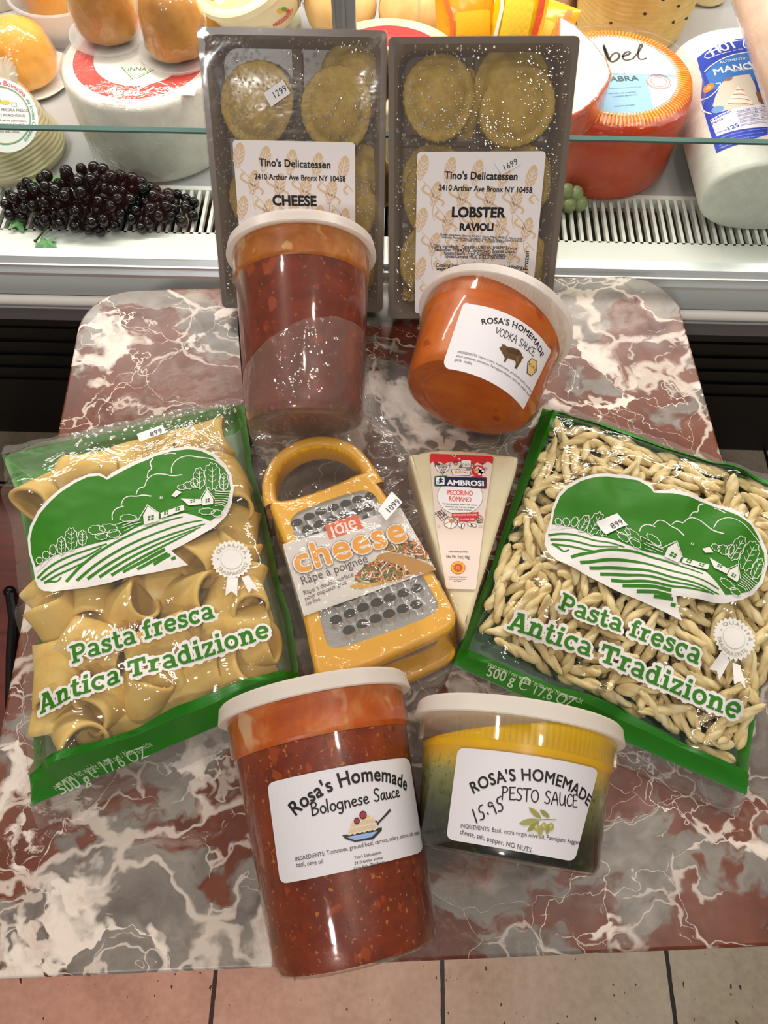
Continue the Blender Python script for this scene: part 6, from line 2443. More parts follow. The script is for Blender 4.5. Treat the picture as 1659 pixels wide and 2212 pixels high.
    # word CHEESE: dark line, white halo, orange letters
    for bd, col, ly in ((.075, '#57504c', 10), (.064, '#ece6e2', 11), (.030, CH, 12)):
        p.text('cheese', (462 - bd * 300, 1080 + bd * 90), (1204 + bd * 250, 848 - bd * 70), col, ly, bd, 1.0, spacing=1.10)
    p.text('Râpe à poignée', (492, 1160), (944, 1000), '#4b4644', 2, .0, 1.15)
    p.text('Râpe à double surface', (503, 1230), (842, 1098), '#4b4644', 2, .0, 1.15)
    p.text('pour copeaux gros', (511, 1268), (797, 1152), '#4b4644', 2, .0, 1.15)
    p.text('ou fins.', (517, 1304), (622, 1262), '#4b4644', 2, .0, 1.15)
    p.build('sleeve_print', root, 'orange CHEESE lettering with taco picture')
    return root, fo, zt


GR, GRO, GRZ = grater()


def sleeve():
    """clear crumpled bag round the grater, its open mouth lying over the tub behind"""
    zf = Plane(Matrix.Translation((0, 0, TOP)), .020)
    left = [(692, 1474), (650, 1440), (605, 1260), (572, 1100), (548, 980), (524, 905)]
    right = [(905, 1478), (985, 1430), (1008, 1335), (945, 1130), (885, 985), (800, 822)]
    L = [zf.px(*q) for q in left]
    Rr = [zf.px(*q) for q in right]
    # height of what lies underneath
    objs = [o for o in bpy.data.objects if o.type == 'MESH' and o.parent and (o.parent is GR or (o.parent.get('label') or '').startswith('tall tub of dark red'))]
    bpy.context.view_layer.update()
    trees = []
    for o in objs:
        me = o.data
        mw = o.matrix_world
        trees.append(BVHTree.FromPolygons([mw @ q.co for q in me.vertices], [tuple(pp.vertices) for pp in me.polygons]))
    nS, nT = 70, 110

    def under(x, y):
        z = TOP + .002
        for t in trees:
            h = t.ray_cast(Vector((x, y, TOP + .4)), Vector((0, 0, -1)))
            if h[0]:
                z = max(z, h[0].z)
        return z - TOP
    G = []
    for j in range(nT + 1):
        a, b = interp(L, j / nT), interp(Rr, j / nT)
        row = []
        for i in range(nS + 1):
            S = i / nS
            x, y = a[0] + (b[0] - a[0]) * S, a[1] + (b[1] - a[1]) * S
            row.append([x, y, under(x, y)])
        G.append(row)
    Z = [[q[2] for q in r] for r in G]
    hard = [r[:] for r in Z]
    for it in range(16):
        Z = [[(Z[j][i] * 2 + Z[max(0, j - 1)][i] + Z[min(nT, j + 1)][i] + Z[j][max(0, i - 1)] + Z[j][min(nS, i + 1)]) / 6 for i in range(nS + 1)] for j in range(nT + 1)]
        Z = [[max(Z[j][i], hard[j][i]) for i in range(nS + 1)] for j in range(nT + 1)]
    v, f = [], []
    for j in range(nT + 1):
        for i in range(nS + 1):
            x, y, _ = G[j][i]
            e = min(i, nS - i) / nS
            w = .0034 * mnoise.noise((x * 45, y * 45, 2)) + .0018 * abs(mnoise.noise((x * 100, y * 60, 7)))
            w += .0010 * mnoise.noise((x * 220, y * 140, 9))
            z = Z[j][i] + .0014 + abs(w) * .9
            if e < .06:
                k = e / .06
                z = z * k + (.004 + abs(w)) * (1 - k) if hard[j][i] < .02 else z
            v.append((x, y, z))
    for j in range(nT):
        for i in range(nS):
            a = j * (nS + 1) + i
            f.append((a, a + 1, a + nS + 2, a + nS + 1))
    root = empty('plastic_bag', 'clear crumpled plastic bag wrapped round the yellow grater', 'plastic bag', Matrix.Translation((0, 0, TOP)))
    fm = film('crumpled_bag_film', (.95, .945, .94), .07, 1.0, 30, .06, 1.0, .09, '#d4ccc6', (1, 1, 1))
    mesh_obj('upper_sheet', v, f, fm, root, None, True)
    # lower sheet on the table
    v2 = [(q[0], q[1], .0012 + .001 * abs(mnoise.noise((q[0] * 60, q[1] * 60, 3)))) for r in G for q in r]
    mesh_obj('lower_sheet', v2, f, fm, root, None, True)
    p = Print(Plane(Matrix.Translation((0, 0, TOP)), GRZ + .0068), .0001)
    p.map = crop(500, 900, 3.19)
    sticker(p, [(1010, 642), (1105, 514), (1178, 590), (1066, 716)], '1099', 0, p0=(1092, 662), p1=(1168, 592))
    p.build('price_sticker', root, 'small white price sticker')


sleeve()
# ------------------------------------------------------------------ inside the display case
WRAP = film('cling_wrap', (.98, .98, .97), .08, 1.0, 38, .06, 1.0, .02, '#fff4e8')


def deck(px, py, z=DECK):
    return at(px, py, z)


def thing(name, label, cat, loc, rz=0.0, group=None):
    return empty(name, label, cat, Matrix.Translation(loc) @ Matrix.Rotation(rz, 4, 'Z'), group)


def cheese_mat(name, a, b, c, scale=30, rough=.45, bump=.2, sss=.25):
    t = NT(name)
    co = t.coord()
    n = t.noise(co, scale, 5, .6).outputs[0]
    m = t.bsdf(col=t.ramp(n, [(.3, a), (.55, b), (.78, c)]), rough=rough, spec=.4, normal=t.bump(t.noise(co, scale * 5, 4).outputs[0], bump, .001))
    m.inputs['Subsurface Weight'].default_value = sss
    m.inputs['Subsurface Radius'].default_value = (.006, .004, .002)
    m.inputs['Subsurface Scale'].default_value = 1.0
    return t.finish(m)


YEL = cheese_mat('smoked_yellow_rind', '#e39a2c', '#f0ab3c', '#f6bd56', 18)
TAN = cheese_mat('smoked_tan_rind', '#b87a30', '#cf9440', '#e0aa58', 22)
WHT = cheese_mat('white_rind', '#d9d7cf', '#e4e2da', '#eeece4', 60, .5, .5)
CREAM = cheese_mat('cream_rind', '#dcc894', '#e8d7a8', '#f0e2bc', 40)
ORG = cheese_mat('orange_rind', '#be3602', '#d04606', '#de560e', 25, .4, .2, .08)
DISH = frost('clear_dish_plastic', '#e6e6e6', .45, .2)


def wob(seed, k=.02):
    return lambda a, z: 1 + k * mnoise.noise((math.cos(a) * 1.3, math.sin(a) * 1.3, z * 40 + seed)) + k * .4 * mnoise.noise((math.cos(a) * 4, math.sin(a) * 4, z * 90 + seed))


def gourd(label, loc, R, H, mat, dish_r, tilt=0, rz=0, dishm=DISH, paper=False):
    r = empty('smoked_cheese', label, 'cheese', Matrix.Translation(loc) @ Matrix.Rotation(rz, 4, 'Z'))
    prof = [(0, .004), (R * .80, .004), (R * .96, .010), (R, .022), (R * .97, H * .45), (R * .90, H * .66), (R * .76, H * .82), (R * .52, H * .93), (R * .25, H * .985), (0, H)]
    prof = smooth_prof(prof)
    Mt = Matrix.Rotation(rad(tilt), 4, 'Y')
    b = MB().lathe(prof, 56, wob=wob(H * 100 + R * 999, .10)).build('cheese', mat, r, True, 60, Mt)
    mb = MB().lathe([(q[0] * 1.025 + .0006, q[1] * 1.015) for q in prof], 56, wob=wob(H * 100 + R * 999, .125))
    mb.build('wrap', WRAP, r, True, 80, Mt)
    dp = [(0, .0008), (dish_r * .70, .0008), (dish_r * .86, .0022), (dish_r * .93, .005), (dish_r, .0062), (dish_r * 1.005, .0055), (dish_r * .94, .0035), (dish_r * .87, .0004), (0, -.0004)]
    MB().lathe(dp, 56, wob=wob(3, .03)).build('dish', dishm, r, True, 40)
    return r


def smooth_prof(p, it=2):
    q = smooth_line(p, it)
    return q


def ribbed_wob(n, k):
    return lambda a, z: 1 + k * math.sin(a * n + 6 * mnoise.noise((a * 2, z * 60, 1)))


def wheel(name, label, cat, front_px, R, H, side_m, top_m=None, top_r=None, edge=.006, seg=84, bulge=.0, wobf=None, dz=0.0):
    f = deck(*front_px, DECK + dz)
    loc = Vector((f.x, f.y + R, TOP + DECK + dz + .0004))
    r = empty(name, label, cat, Matrix.Translation(loc) @ Matrix.Rotation(CROT, 4, 'Z'))
    prof = [(0, 0), (R - edge, 0), (R - edge * .3, edge * .3), (R + bulge * .5, edge), (R + bulge, H / 2), (R + bulge * .5, H - edge), (R - edge * .3, H - edge * .3), (R - edge, H), (0, H)]
    MB().lathe(prof, seg, wob=wobf).build('rind', side_m, r, True, 50)
    return r, loc


def cheeses():
    # --- big white wheel with red ring label
    r, loc = wheel('round_cheese', 'big white cheese wheel with red Aged ring label, behind the black grapes', 'cheese', (332, 400), .083, .090, WHT, bulge=.001)
    Mw = r.matrix_basis.copy()
    s = Plane(Mw, .0905)
    p = Print(s, .0001)
    p.uv = True
    cx, cy = s.px(305, 118)
    k = .083
    p.poly(ell(0, 0, k * .86, k * .86, 72), '#eeeee8', 0)
    p.poly(ell(0, 0, k * .84, k * .84, 72), '#e9463c', 1, holes=[ell(0, 0, k * .585, k * .585, 60)])
    p.poly(ell(0, 0, k * .585, k * .585, 72), '#f0f0ea', 1)
    p.line(ell(0, 0, k * .80, k * .80, 72), .0006, '#6a5a3a', 2, closed=True)
    p.line(ell(0, 0, k * .615, k * .615, 72), .0006, '#6a5a3a', 2, closed=True)
    a = lambda d, rr: (k * rr * math.cos(rad(d)), k * rr * math.sin(rad(d)))
    p.text('Aged', a(246, .775), a(279, .775), '#f6efec', 3, .03, .95, pm=a(262.5, .775), spacing=1.05)
    p.text('PASTORIZZATO', a(249, .915), a(272, .915), '#7c7a70', 3, .01, 1.0, pm=a(260.5, .915))
    p.text('Pasteurised', a(252, .985), a(269, .985), '#7c7a70', 3, .01, 1.0, pm=a(260.5, .985))
    p.line([(-.017, -.018), (0, -.040), (.021, -.018)], .0012, '#3f9a5c', 2)
    p.line([(-.014, -.018), (0, -.036), (.018, -.018)], .0008, '#c8b46a', 2)
    p.text('INNA', (-.009, -.024), (.010, -.024), '#5a8a5c', 3, .01, 1.0)
    p.poly(rrect(.052, -.062, .066, -.048, .001), '#f0c4c0', 1)
    p.build('ring_label', r, 'round label with red Aged ring')
    MB().lathe([(.0838, .002), (.0852, .045), (.0846, .088), (.080, .0912), (0, .0912)], 84, wob=wob(7, .012)).build('wrap', WRAP, r, True, 60)
    ztop = loc.z - TOP + .0912
    # --- two tan wrapped cheeses standing on it
    for (px, py, lb, R, H, rz) in (((232, 112), 0, 'tan wrapped smoked cheese on a clear dish, on the left of the white wheel', .0325, .085, .3),
                                   ((385, 150), 0, 'tan wrapped smoked cheese on a clear dish, on the white wheel beside the tray', .0320, .072, -.4)):
        f = at(px[0], px[1], ztop)
        gourd(lb, (f.x, f.y + R * .8, TOP + ztop + .0006), R, H, TAN, R * 1.32, 3 if rz > 0 else -4, rz)
    # --- bright yellow one on a paper dish, far left
    f = deck(70, 204)
    gourd('bright yellow dome of smoked cheese on a white paper dish at the far left', (f.x - .004, f.y + .028, TOP + DECK + .001), .0385, .070, YEL, .050, -6, .2, WHT)
    # --- basket cheese, lower left
    f = deck(2, 412)
    R = .061
    loc = Vector((f.x, f.y + R, TOP + DECK + .0004))
    r = empty('basket_cheese', 'pale ridged basket cheese with round green-rimmed label, left of the grapes', 'cheese', Matrix.Translation(loc))
    BAS = cheese_mat('basket_rind', '#c9bd92', '#d8cda6', '#e4dabb', 45, .5, .3)

    def bw(a, z):
        return 1 + .006 * math.sin(z * 1500 + 2.5 * math.sin(a * 3)) * (1 if .008 < z < .066 else 0) + .006 * mnoise.noise((a * 3, z * 80, 5))
    prof = [(0, 0), (R - .008, 0), (R - .002, .003), (R, .010)] + [(R - .022 * (k / 80), .010 + .056 * k / 80) for k in range(81)] + [(R - .027, .0705), (R - .034, .072), (0, .073)]
    MB().lathe(prof, 90, wob=bw).build('rind', BAS, r, True, 60)
    mb = MB().lathe([(R + .002, .004), (R - .012, .04), (R - .020, .067), (R - .030, .075), (0, .0765)], 60, wob=wob(9, .05))
    mb.build('wrap', WRAP, r, True, 80)
    # gathered plastic tuft on its right shoulder
    mb = MB()
    rnd = random.Random(6)
    for k in range(9):
        a = rad(10 + k * 9)
        mb.tube([(.030 * math.cos(a) + .002, .030 * math.sin(a), .070), (.036 * math.cos(a), .040 * math.sin(a), .082 + rnd.uniform(-.004, .006)), (.040 * math.cos(a), .046 * math.sin(a), .078 + rnd.uniform(0, .012))],
                [.0035, .0028, .0008], 7)
    mb.build('wrap_tuft', frost('wrap_tuft_plastic', '#e9e2d6', .5, .2), r)
    # label disc tilted on the shoulder
    lp = at(5, 250, .030)
    nrm = Vector((.12, -.62, .78)).normalized()
    Ml = frame_from(Vector((lp.x, lp.y, lp.z)), nrm, Vector((1, 0, 0)))
    Mloc = r.matrix_basis.inverted() @ Ml
    pl = Plane(Ml, 0)
    pr = Print(pl, .00012)
    pr.uv = True
    RL = .0345
    pr.poly(ell(0, 0, RL, RL, 60), '#eceae8', 0)
    pr.line(ell(0, 0, RL * .78, RL * .78, 60), .0010, '#4fa07c', 1, closed=True)
    pr.line(ell(0, 0, RL * .75, RL * .75, 60), .0004, '#c99a5a', 1, closed=True)
    b = lambda d, rr: (RL * rr * math.cos(rad(d)), RL * rr * math.sin(rad(d)))
    pr.text('Caseificio La Boverina', b(150, .83), b(38, .83), '#d65a56', 2, .012, 1.0, pm=b(94, .83))
    pr.text('via Iovine Campania', b(34, .83), b(-50, .83), '#5a9c86', 2, .008, 1.0, pm=b(-8, .83))
    for t_, y, w in (('FORMAGGIO DI PECORA FRESCO', .0045, .052), ('CANESTRATO MORONCINO', -.0005, .044), ('Ingredienti: latte di pecora pastorizzato,', -.005, .046), ('caglio, sale. Conservare da +2 a +4 C.', -.0085, .042), ('da consumarsi previa', -.012, .036), ('asportazione della crosta', -.0155, .030)):
        pr.text(t_, (-w / 2, y), (w / 2, y), '#55544e', 2, .006, 1.0)
    pr.ell(-.006, .014, .006, .003, '#8ab06a', 2)
    pr.ell(.004, .0125, .005, .002, '#d9c24a', 2)
    pr.line(rrect(.010, .009, .015, .0125, .0005), .0004, '#7a9a4a', 2, closed=True)
    o = pr.build('round_label', r)
    o.matrix_local = Mloc
    # --- clear bowl of yellow cheese, top left
    f = deck(140, 96)
    r = thing('cheese_bowl', 'clear plastic bowl holding wrapped yellow cheese, top left of the case', 'bowl', (f.x + .004, f.y + .030, TOP + DECK + .0006))
    MB().lathe([(0, 0), (.036, 0), (.040, .002), (.058, .050), (.061, .0505), (.062, .049), (.0605, .048), (.042, .0015), (.036, -.0004)], 60).build('bowl', DISH, r, True, 40)
    r2 = thing('smoked_cheese', 'yellow wrapped cheese sitting inside the clear bowl', 'cheese', (f.x + .000, f.y + .034, TOP + DECK + .004))
    prof = smooth_prof([(0, 0), (.030, 0), (.040, .012), (.046, .040), (.044, .075), (.030, .10), (0, .106)])
    MB().lathe(prof, 48, wob=wob(21, .09)).build('cheese', YEL, r2, True, 60)
    MB().lathe([(q[0] * 1.03, q[1] * 1.01) for q in prof], 48, wob=wob(21, .12)).build('wrap', WRAP, r2, True, 80)
    # --- grey-white wrapped piece in the very corner
    f = deck(0, 34)
    r = thing('wrapped_cheese', 'greyish wrapped cheese in the top left corner behind the bowl', 'cheese', (f.x - .02, f.y + .03, TOP + DECK + .0006), .4)
    GRY = cheese_mat('greyish_rind', '#b7a894', '#c8bba8', '#d5cabb', 40)
    MB().prism(smooth_line(rrect(-.05, -.03, .05, .03, .02), 1, True), 0, .03, 0, .010).build('cheese', GRY, r)
    # --- yellow wrapped cheese between the tan ones and the tub
    f = deck(442, 92)
    r = thing('smoked_cheese', 'yellow wrapped cheese behind the right tan one, half hidden by the tray', 'cheese', (f.x + .0, f.y + .04, TOP + DECK + .0006))
    MB().lathe(smooth_prof([(0, 0), (.030, 0), (.036, .02), (.037, .06), (.032, .09), (.018, .108), (0, .112)]), 48, wob=wob(31, .08)).build('cheese', YEL, r, True, 60)
    # --- cream tub with a picture on its lid
    f = deck(560, 62, -.01)
    base = Vector((f.x, f.y + .055, TOP + DECK + .038))
    ax = Vector((-.30, -.28, .92)).normalized()
    Mt = frame_from(base, ax, Vector((1, -.3, 0)))
    r = empty('cheese_tub', 'cream coloured round cheese tub tilted behind the left ravioli tray', 'tub', Mt)
    tubm = plain('cream_tub_plastic', '#efe2bb', .35)
    MB().lathe([(0, 0), (.052, 0), (.055, .003), (.064, .046), (.0675, .047), (.0675, .055), (.065, .057), (0, .057)], 64).build('tub', tubm, r, True, 40)
    pr = Print(Plane(Mt, .0572), .0001)
    pr.uv = True
    pr.poly(ell(0, 0, .058, .058, 48), '#f3d98a', 0)
    rnd = random.Random(2)
    for k in range(34):
        a_, rr = rnd.uniform(0, 6.28), .048 * math.sqrt(rnd.random())
        pr.poly([(rr * math.cos(a_) + rnd.uniform(.006, .014) * math.cos(t_), rr * math.sin(a_) + rnd.uniform(.004, .010) * math.sin(t_)) for t_ in (0, 1, 2, 3.1, 4, 5)],
                rnd.choice(['#f0c050', '#f6dc94', '#d98a4a', '#f4e6b8', '#e8a83c', '#8fae5a', '#c97a5a']), 1 + k % 5)
    pr.build('lid_picture', r)
    cn = Cone(Mt, .055, .064, .046)
    pr = Print(cn, .0001, .0002)
    pr.map = None
    pr.text('PRÉSIDENT', (592, 60), (634, 26), '#d64a44', 1, .02, 1.2)
    pr.text('Triple', (642, 20), (660, 2), '#7c6a50', 1, .0, 1.3)
    pr.ell(606, 24, 8, 5, '#e2b04a', 1)
    pr.ell(614, 20, 6, 4, '#5f9a4e', 2)
    pr.ell(622, 24, 5, 4, '#d64a44', 2)
    pr.build('side_lettering', r)
    # stand under the tub: another round box
    r = thing('cheese_box', 'round pale box under the tilted cream tub', 'box', (f.x + .002, f.y + .062, TOP + DECK + .0004))
    MB().lathe([(0, 0), (.040, 0), (.042, .002), (.042, .016), (.040, .018), (0, .018)], 48).build('box', plain('pale_box_card', '#dfe3cf', .5), r, True, 40)
    # --- round balls hanging over the deck
    BALL = cheese_mat('provolone_rind', '#e0b470', '#ecc888', '#f3d8a2', 25)
    for px, py, R, lb in ((730, 27, .043, 'round pale yellow cheese behind the grey post at the top'),
                          (905, 47, .0455, 'round orange-yellow cheese right of the grey post at the top')):
        z = .035
        c = at(px, py - R * 1600 / .80 * .9, z)
        r = empty('ball_cheese', lb, 'cheese', Matrix.Translation((c.x, c.y + .02, TOP + DECK + R + .0004)))
        MB().ball((0, 0, 0), R, 40, 24, 0, (1, 1, .98)).build('rind', BALL, r)
        mb = MB()
        for q in ((0, 0), (PI / 2, 0)):
            mb.tube([((R + .0004) * math.sin(t_) * math.cos(q[0]), (R + .0004) * math.sin(t_) * math.sin(q[0]), (R + .0004) * math.cos(t_) * .98) for t_ in [k * 2 * PI / 40 for k in range(40)]], .0007, 6, 0, True)
        mb.build('string', plain('cheese_string', '#cbb48a', .8), r)
    # --- red-labelled round cheese behind the trays
    r, loc = wheel('round_cheese', 'round pale cheese with red label showing between the two ravioli trays', 'cheese', (838, 384), .083, .078, CREAM)
    pr = Print(Plane(r.matrix_basis.copy(), .0782), .0001)
    pr.uv = True
    pr.poly(ell(0, 0, .064, .064, 60), '#dc3836', 0, holes=[ell(0, 0, .026, .026, 40)])
    pr.poly(ell(0, 0, .026, .026, 40), '#efe6da', 0)
    pr.build('red_label', r)
    # --- orange wheel with blue and white label
    r, loc = wheel('round_cheese', 'orange cheese wheel with pale blue and white round label, right of the trays', 'cheese', (1302, 442), .0805, .092, ORG, edge=.010,
                   wobf=None)
    Mo = r.matrix_basis.copy()
    mb = MB()
    for k in range(120):        # pressed ridges on the top rim
        a_ = 2 * PI * k / 120
        mb.M = Matrix.Rotation(a_, 4, 'Z')
        mb.tube([(.0585, 0, .0920), (.066, 0, .0928), (.0735, 0, .0922), (.0775, 0, .0895)], [.0009, .0014, .0014, .0008], 6)
    mb.M = Matrix()
    mb.build('rim_ridges', cheese_mat('orange_rim', '#ee7e16', '#f59a22', '#f8b23c', 40), r)
    s = Plane(Mo, .0932)
    p = Print(s, .0001)
    p.uv = True
    RL = .0655
    p.poly(ell(0, 0, RL, RL, 72), '#8fc0df', 0)
    up_ = [q for q in ell(0, 0, RL * .93, RL * .93, 72) if q[1] > -.004]
    p.poly(up_, '#f3f1ee', 1)
    p.poly([q for q in ell(0, 0, RL * .93, RL * .93, 72) if q[1] <= -.002 and q[0] > .030] + [(.030, -.003)], '#e9e9ea', 1)
    p.uv = False
    p.map = crop(1179, 0, 3.456)
    dk = '#3c3e2c'
    p.line([(432, 350), (455, 395), (472, 455), (500, 468), (545, 440), (552, 405), (520, 392), (485, 420), (478, 450)], [24, 14], dk, 3, 2)
    p.line([(432, 335), (440, 380), (462, 450)], [20, 24], dk, 3, 1)
    p.line([(565, 425), (620, 410), (632, 392), (610, 385), (575, 410), (572, 440), (600, 455), (650, 440)], [20, 14], dk, 3, 2)
    p.line([(650, 440), (700, 380), (722, 340), (712, 328), (695, 352), (688, 400), (690, 440), (720, 448), (752, 436)], [14, 16], dk, 3, 2)
    p.text('Rocinante s.l.', (312, 262), (512, 268), '#8a8a84', 3, .01, 1.1)
    p.text('DE LA MANCHA AL DESDE EL ORIGEN', (470, 500), (766, 480), '#8a8a84', 3, .0, 1.0)
    p.text('QUESO DE', (470, 560), (598, 556), '#53676c', 3, .0, 1.0)
    p.text('CABRA', (425, 612), (698, 602), '#46585c', 3, .02, 1.0)
    p.text('ELABORADO DE FORMA ARTESANAL EN CASA', (440, 668), (715, 652), '#53676c', 3, .0, 1.0)
    p.text('con leche de nuestros', (470, 705), (672, 692), '#53676c', 3, .0, 1.0)
    p.text('pequeños ganaderos', (500, 728), (680, 712), '#53676c', 3, .0, 1.0)
    p.text('PRODUCT OF SPAIN', (512, 800), (665, 788), '#53676c', 3, .01, 1.0)
    for rx, ry in ((92, 54), (82, 47), (60, 36)):
        p.ell(843, 612, rx, ry, '#b0524a', 3, 8, w=4)
    p.text('LECHE DE CABRA', (805, 606), (880, 604), '#b0524a', 3, .0, 1.0)
    p.text('PASTEURIZADA', (815, 632), (888, 630), '#b0524a', 3, .0, 1.0)
    p.build('round_label', r, 'pale blue and white label')
    v = []
    mb = MB().lathe([(.0820, .004), (.0835, .05), (.0845, .080), (.0900, .0885), (.0920, .0870), (.0900, .0900), (.0850, .0935), (.06, .0945), (0, .0945)], 90, wob=wob(13, .02))
    mb.build('vacuum_wrap', film('vacuum_wrap_film', (.99, .97, .95), .06, .5, 60, .02, .6), r, True, 80)
    ztop2 = loc.z - TOP + .0952
    # --- cut orange-rind wedge lying on it
    Mz = Matrix.Translation((0, 0, TOP))
    zt = ztop2 + .030
    ps = Plane(Mz, zt)
    wq = [(1207, 33), (1242, 52), (1284, 92), (1312, 128), (1322, 158), (1316, 176), (1290, 212), (1262, 236), (1238, 250), (1222, 240), (1205, 140)]
    pts = [ps.px(*q) for q in wq]
    if sum(pts[i - 1][0] * pts[i][1] - pts[i][0] * pts[i - 1][1] for i in range(len(pts))) < 0:
        pts.reverse()
    r = empty('cheese_wedge', 'white cut cheese wedge with orange rind lying on the orange wheel', 'cheese', Mz)
    PASTE = cheese_mat('goat_cheese_paste', '#e3dcc8', '#ece6d4', '#f3eee0', 50)
    mb = MB().prism(pts, ztop2 + .0005, zt, 0, .002, 1)
    mb.build('cheese', [cheese_mat('red_orange_rind', '#c8441c', '#dc5a2a', '#e87a48', 60), PASTE], r, True, 40)
    MB().prism(inset(pts, -.0015), ztop2 + .0003, zt + .0012, 0, .004).build('wrap', WRAP, r, True, 60)
    # --- ribbed yellow basket cheese behind the orange wheel
    f = deck(1385, 135)
    r = thing('basket_cheese', 'large yellow ribbed basket cheese behind the orange wheel', 'cheese', (f.x - .006, f.y + .075, TOP + DECK + .0004))
    RIB = cheese_mat('yellow_basket_rind', '#dcb860', '#e8c876', '#f0d892', 40)

    def rw(a, z):
        return 1 + .010 * math.sin(z * 1000 + 1.5 * math.sin(a * 5)) + .006 * mnoise.noise((a * 4, z * 60, 8))
    MB().lathe([(0, 0), (.062, 0), (.066, .004)] + [(.066 + .016 * k / 44, .004 + .105 * k / 44) for k in range(45)] + [(.078, .118), (.0, .120)], 90, wob=rw).build('rind', RIB, r, True, 60)
    mb = MB()
    rnd = random.Random(9)
    for k in range(10):
        a_, z = rnd.uniform(3.6, 5.8), rnd.uniform(.03, .10)
        R_ = .066 + .016 * (z - .004) / .105
        mb.ball((R_ * math.cos(a_), R_ * math.sin(a_), z), .0022, 8, 5, 0, (1, 1, .7))
    mb.build('peppercorns', plain('peppercorn', '#3a2a1a', .7), r)['kind'] = 'stuff'
    # --- white loaf with blue label, right
    a0, a1 = deck(1668, 436, -.012), deck(1566, 92, -.006)
    ax = Vector((a1.x - a0.x, a1.y - a0.y, 0)).normalized()
    ctr = Vector((a0.x + .000, a0.y + .000, TOP + DECK + .042))
    Mc = frame_from(ctr, ax, Vector((0, 0, 1)))
    L = .225
    r = empty('cheese_loaf', 'white log of sheep cheese with royal blue label at the right of the case', 'cheese', Mc)
    # local x is up, local y sideways, z along the log
    hx, hy = .042, .072
    mb = MB()
    prof = [(0, 0), (.90, 0), (.96, .0015), (1.0, .006), (1.0, L - .02), (.96, L - .006), (.86, L), (0, L)]
    v, f, seg = [], [], 72
    for rr, z in prof:
        for k in range(seg):
            t_ = 2 * PI * k / seg
            cx_, sx_ = math.cos(t_), math.sin(t_)
            v.append((rr * hx * math.copysign(abs(cx_) ** .85, cx_), rr * hy * math.copysign(abs(sx_) ** .85, sx_), z))
    for j in range(len(prof) - 1):
        for k in range(seg):
            f.append((j * seg + k, j * seg + (k + 1) % seg, (j + 1) * seg + (k + 1) % seg, (j + 1) * seg + k))
    mb.add(v, f).build('rind', WHT, r, True, 45)

    class LogTop:
        def __init__(s):
            s.M, s.Mi, s.maxlen = Mc, Mc.inverted(), .005

        def hgt(s, y):
            sx_ = min(1.0, abs(y) / hy) ** (1 / .85)
            cx_ = math.sqrt(max(0.0, 1 - sx_ * sx_))
            return hx * cx_ ** .85

        def px(s, x, y):
            o, d = s.Mi @ CAMP, s.Mi.to_3x3() @ ray(x, y)
            h = .03
            for _ in range(25):
                t_ = (h - o.x) / d.x
                q = o + d * t_
                h = .6 * h + .4 * s.hgt(q.y)
            return (q.y, q.z)

        def xyz(s, u, v_, off=0.0):
            return (s.hgt(u) + off, u, v_)
    ls = LogTop()
    p = Print(ls, .0001, .0003)
    p.map = crop(1300, 0, 4.607)
    B1, B2, WH = '#2a45b8', '#3a78c8', '#eef0f4'
    p.poly([(945, 585), (1050, 500), (1170, 440), (1300, 400), (1420, 380), (1650, 380), (1650, 1340), (1400, 1430), (1140, 1528), (1100, 1400), (1040, 1200), (985, 1000), (1000, 800)], B1, 0)
    p.poly([(1030, 740), (1100, 660), (1250, 570), (1450, 530), (1650, 530), (1650, 780), (1300, 840), (1100, 900)], B2, 1)
    p.line([(1020, 720), (1090, 650), (1250, 560), (1450, 520), (1640, 512)], 14, WH, 2, 1)
    p.line([(1130, 500), (1030, 545), (1020, 575), (1060, 585), (1280, 515)], 9, WH, 2)
    p.line([(1030, 545), (1100, 480), (1250, 425), (1420, 400)], 9, WH, 2)
    p.pen('HOT', (1100, 555), (1368, 470), WH, 3, .17, 1.0)
    p.line(ell(1440, 440, 34, 44, 20), 14, WH, 3, closed=True)
    p.text('Est. 1920', (1310, 512), (1405, 498), WH, 3, .0, 1.1)
    p.text('AUTHENTIC', (1172, 640), (1448, 595), WH, 3, .01, 1.05)
    p.text('MANC', (1120, 755), (1490, 690), WH, 3, .022, 1.1)
    p.text('HEGO', (1505, 688), (1850, 640), WH, 3, .022, 1.1)
    p.text('CHEESE P.D.O.', (1305, 722), (1600, 690), WH, 3, .01, 1.0)
    # slices picture and ring
    p.poly([(1100, 1060), (1130, 960), (1200, 820), (1330, 760), (1470, 745), (1520, 840), (1560, 1000), (1600, 1060), (1300, 1090), (1180, 1120)], '#d6cfc0', 2)
    p.poly([(1230, 1050), (1350, 860), (1500, 1020), (1480, 1050)], '#ebe6da', 3)
    for y in (900, 945, 990, 1035):
        p.line([(1355 - (y - 860) * .62, y), (1400, y - 4), (1370 + (y - 860) * .75, y + 14)], 11, '#b87a4c', 4, 1)
    p.poly([(1200, 810), (1260, 775), (1310, 780), (1270, 810)], '#a8643a', 3)
    p.poly([(1525, 920), (1600, 930), (1600, 1040), (1560, 1020)], '#8a5a3a', 3)
    p.ell(1060, 880, 66, 34, '#e8842a', 3, -38)
    p.ell(1060, 880, 34, 16, '#f3b060', 4, -38)
    p.line([(975, 1000), (1060, 980), (1150, 900), (1190, 830), (1130, 835)], 10, WH, 3, 1)
    p.line([(1000, 985), (970, 1040), (1000, 1110), (1090, 1140)], 10, WH, 3, 1)
    p.ell(1150, 1095, 64, 34, '#6f9cd0', 3, -18)
    p.poly([(1075, 1200), (1300, 1090), (1650, 1040), (1650, 1270), (1400, 1290), (1140, 1365)], '#e6e6ee', 3)
    p.text('Nutrition', (1092, 1218), (1285, 1122), B1, 5, .02, 1.0)
    p.text('Facts', (1098, 1250), (1205, 1192), B1, 5, .02, 1.0)
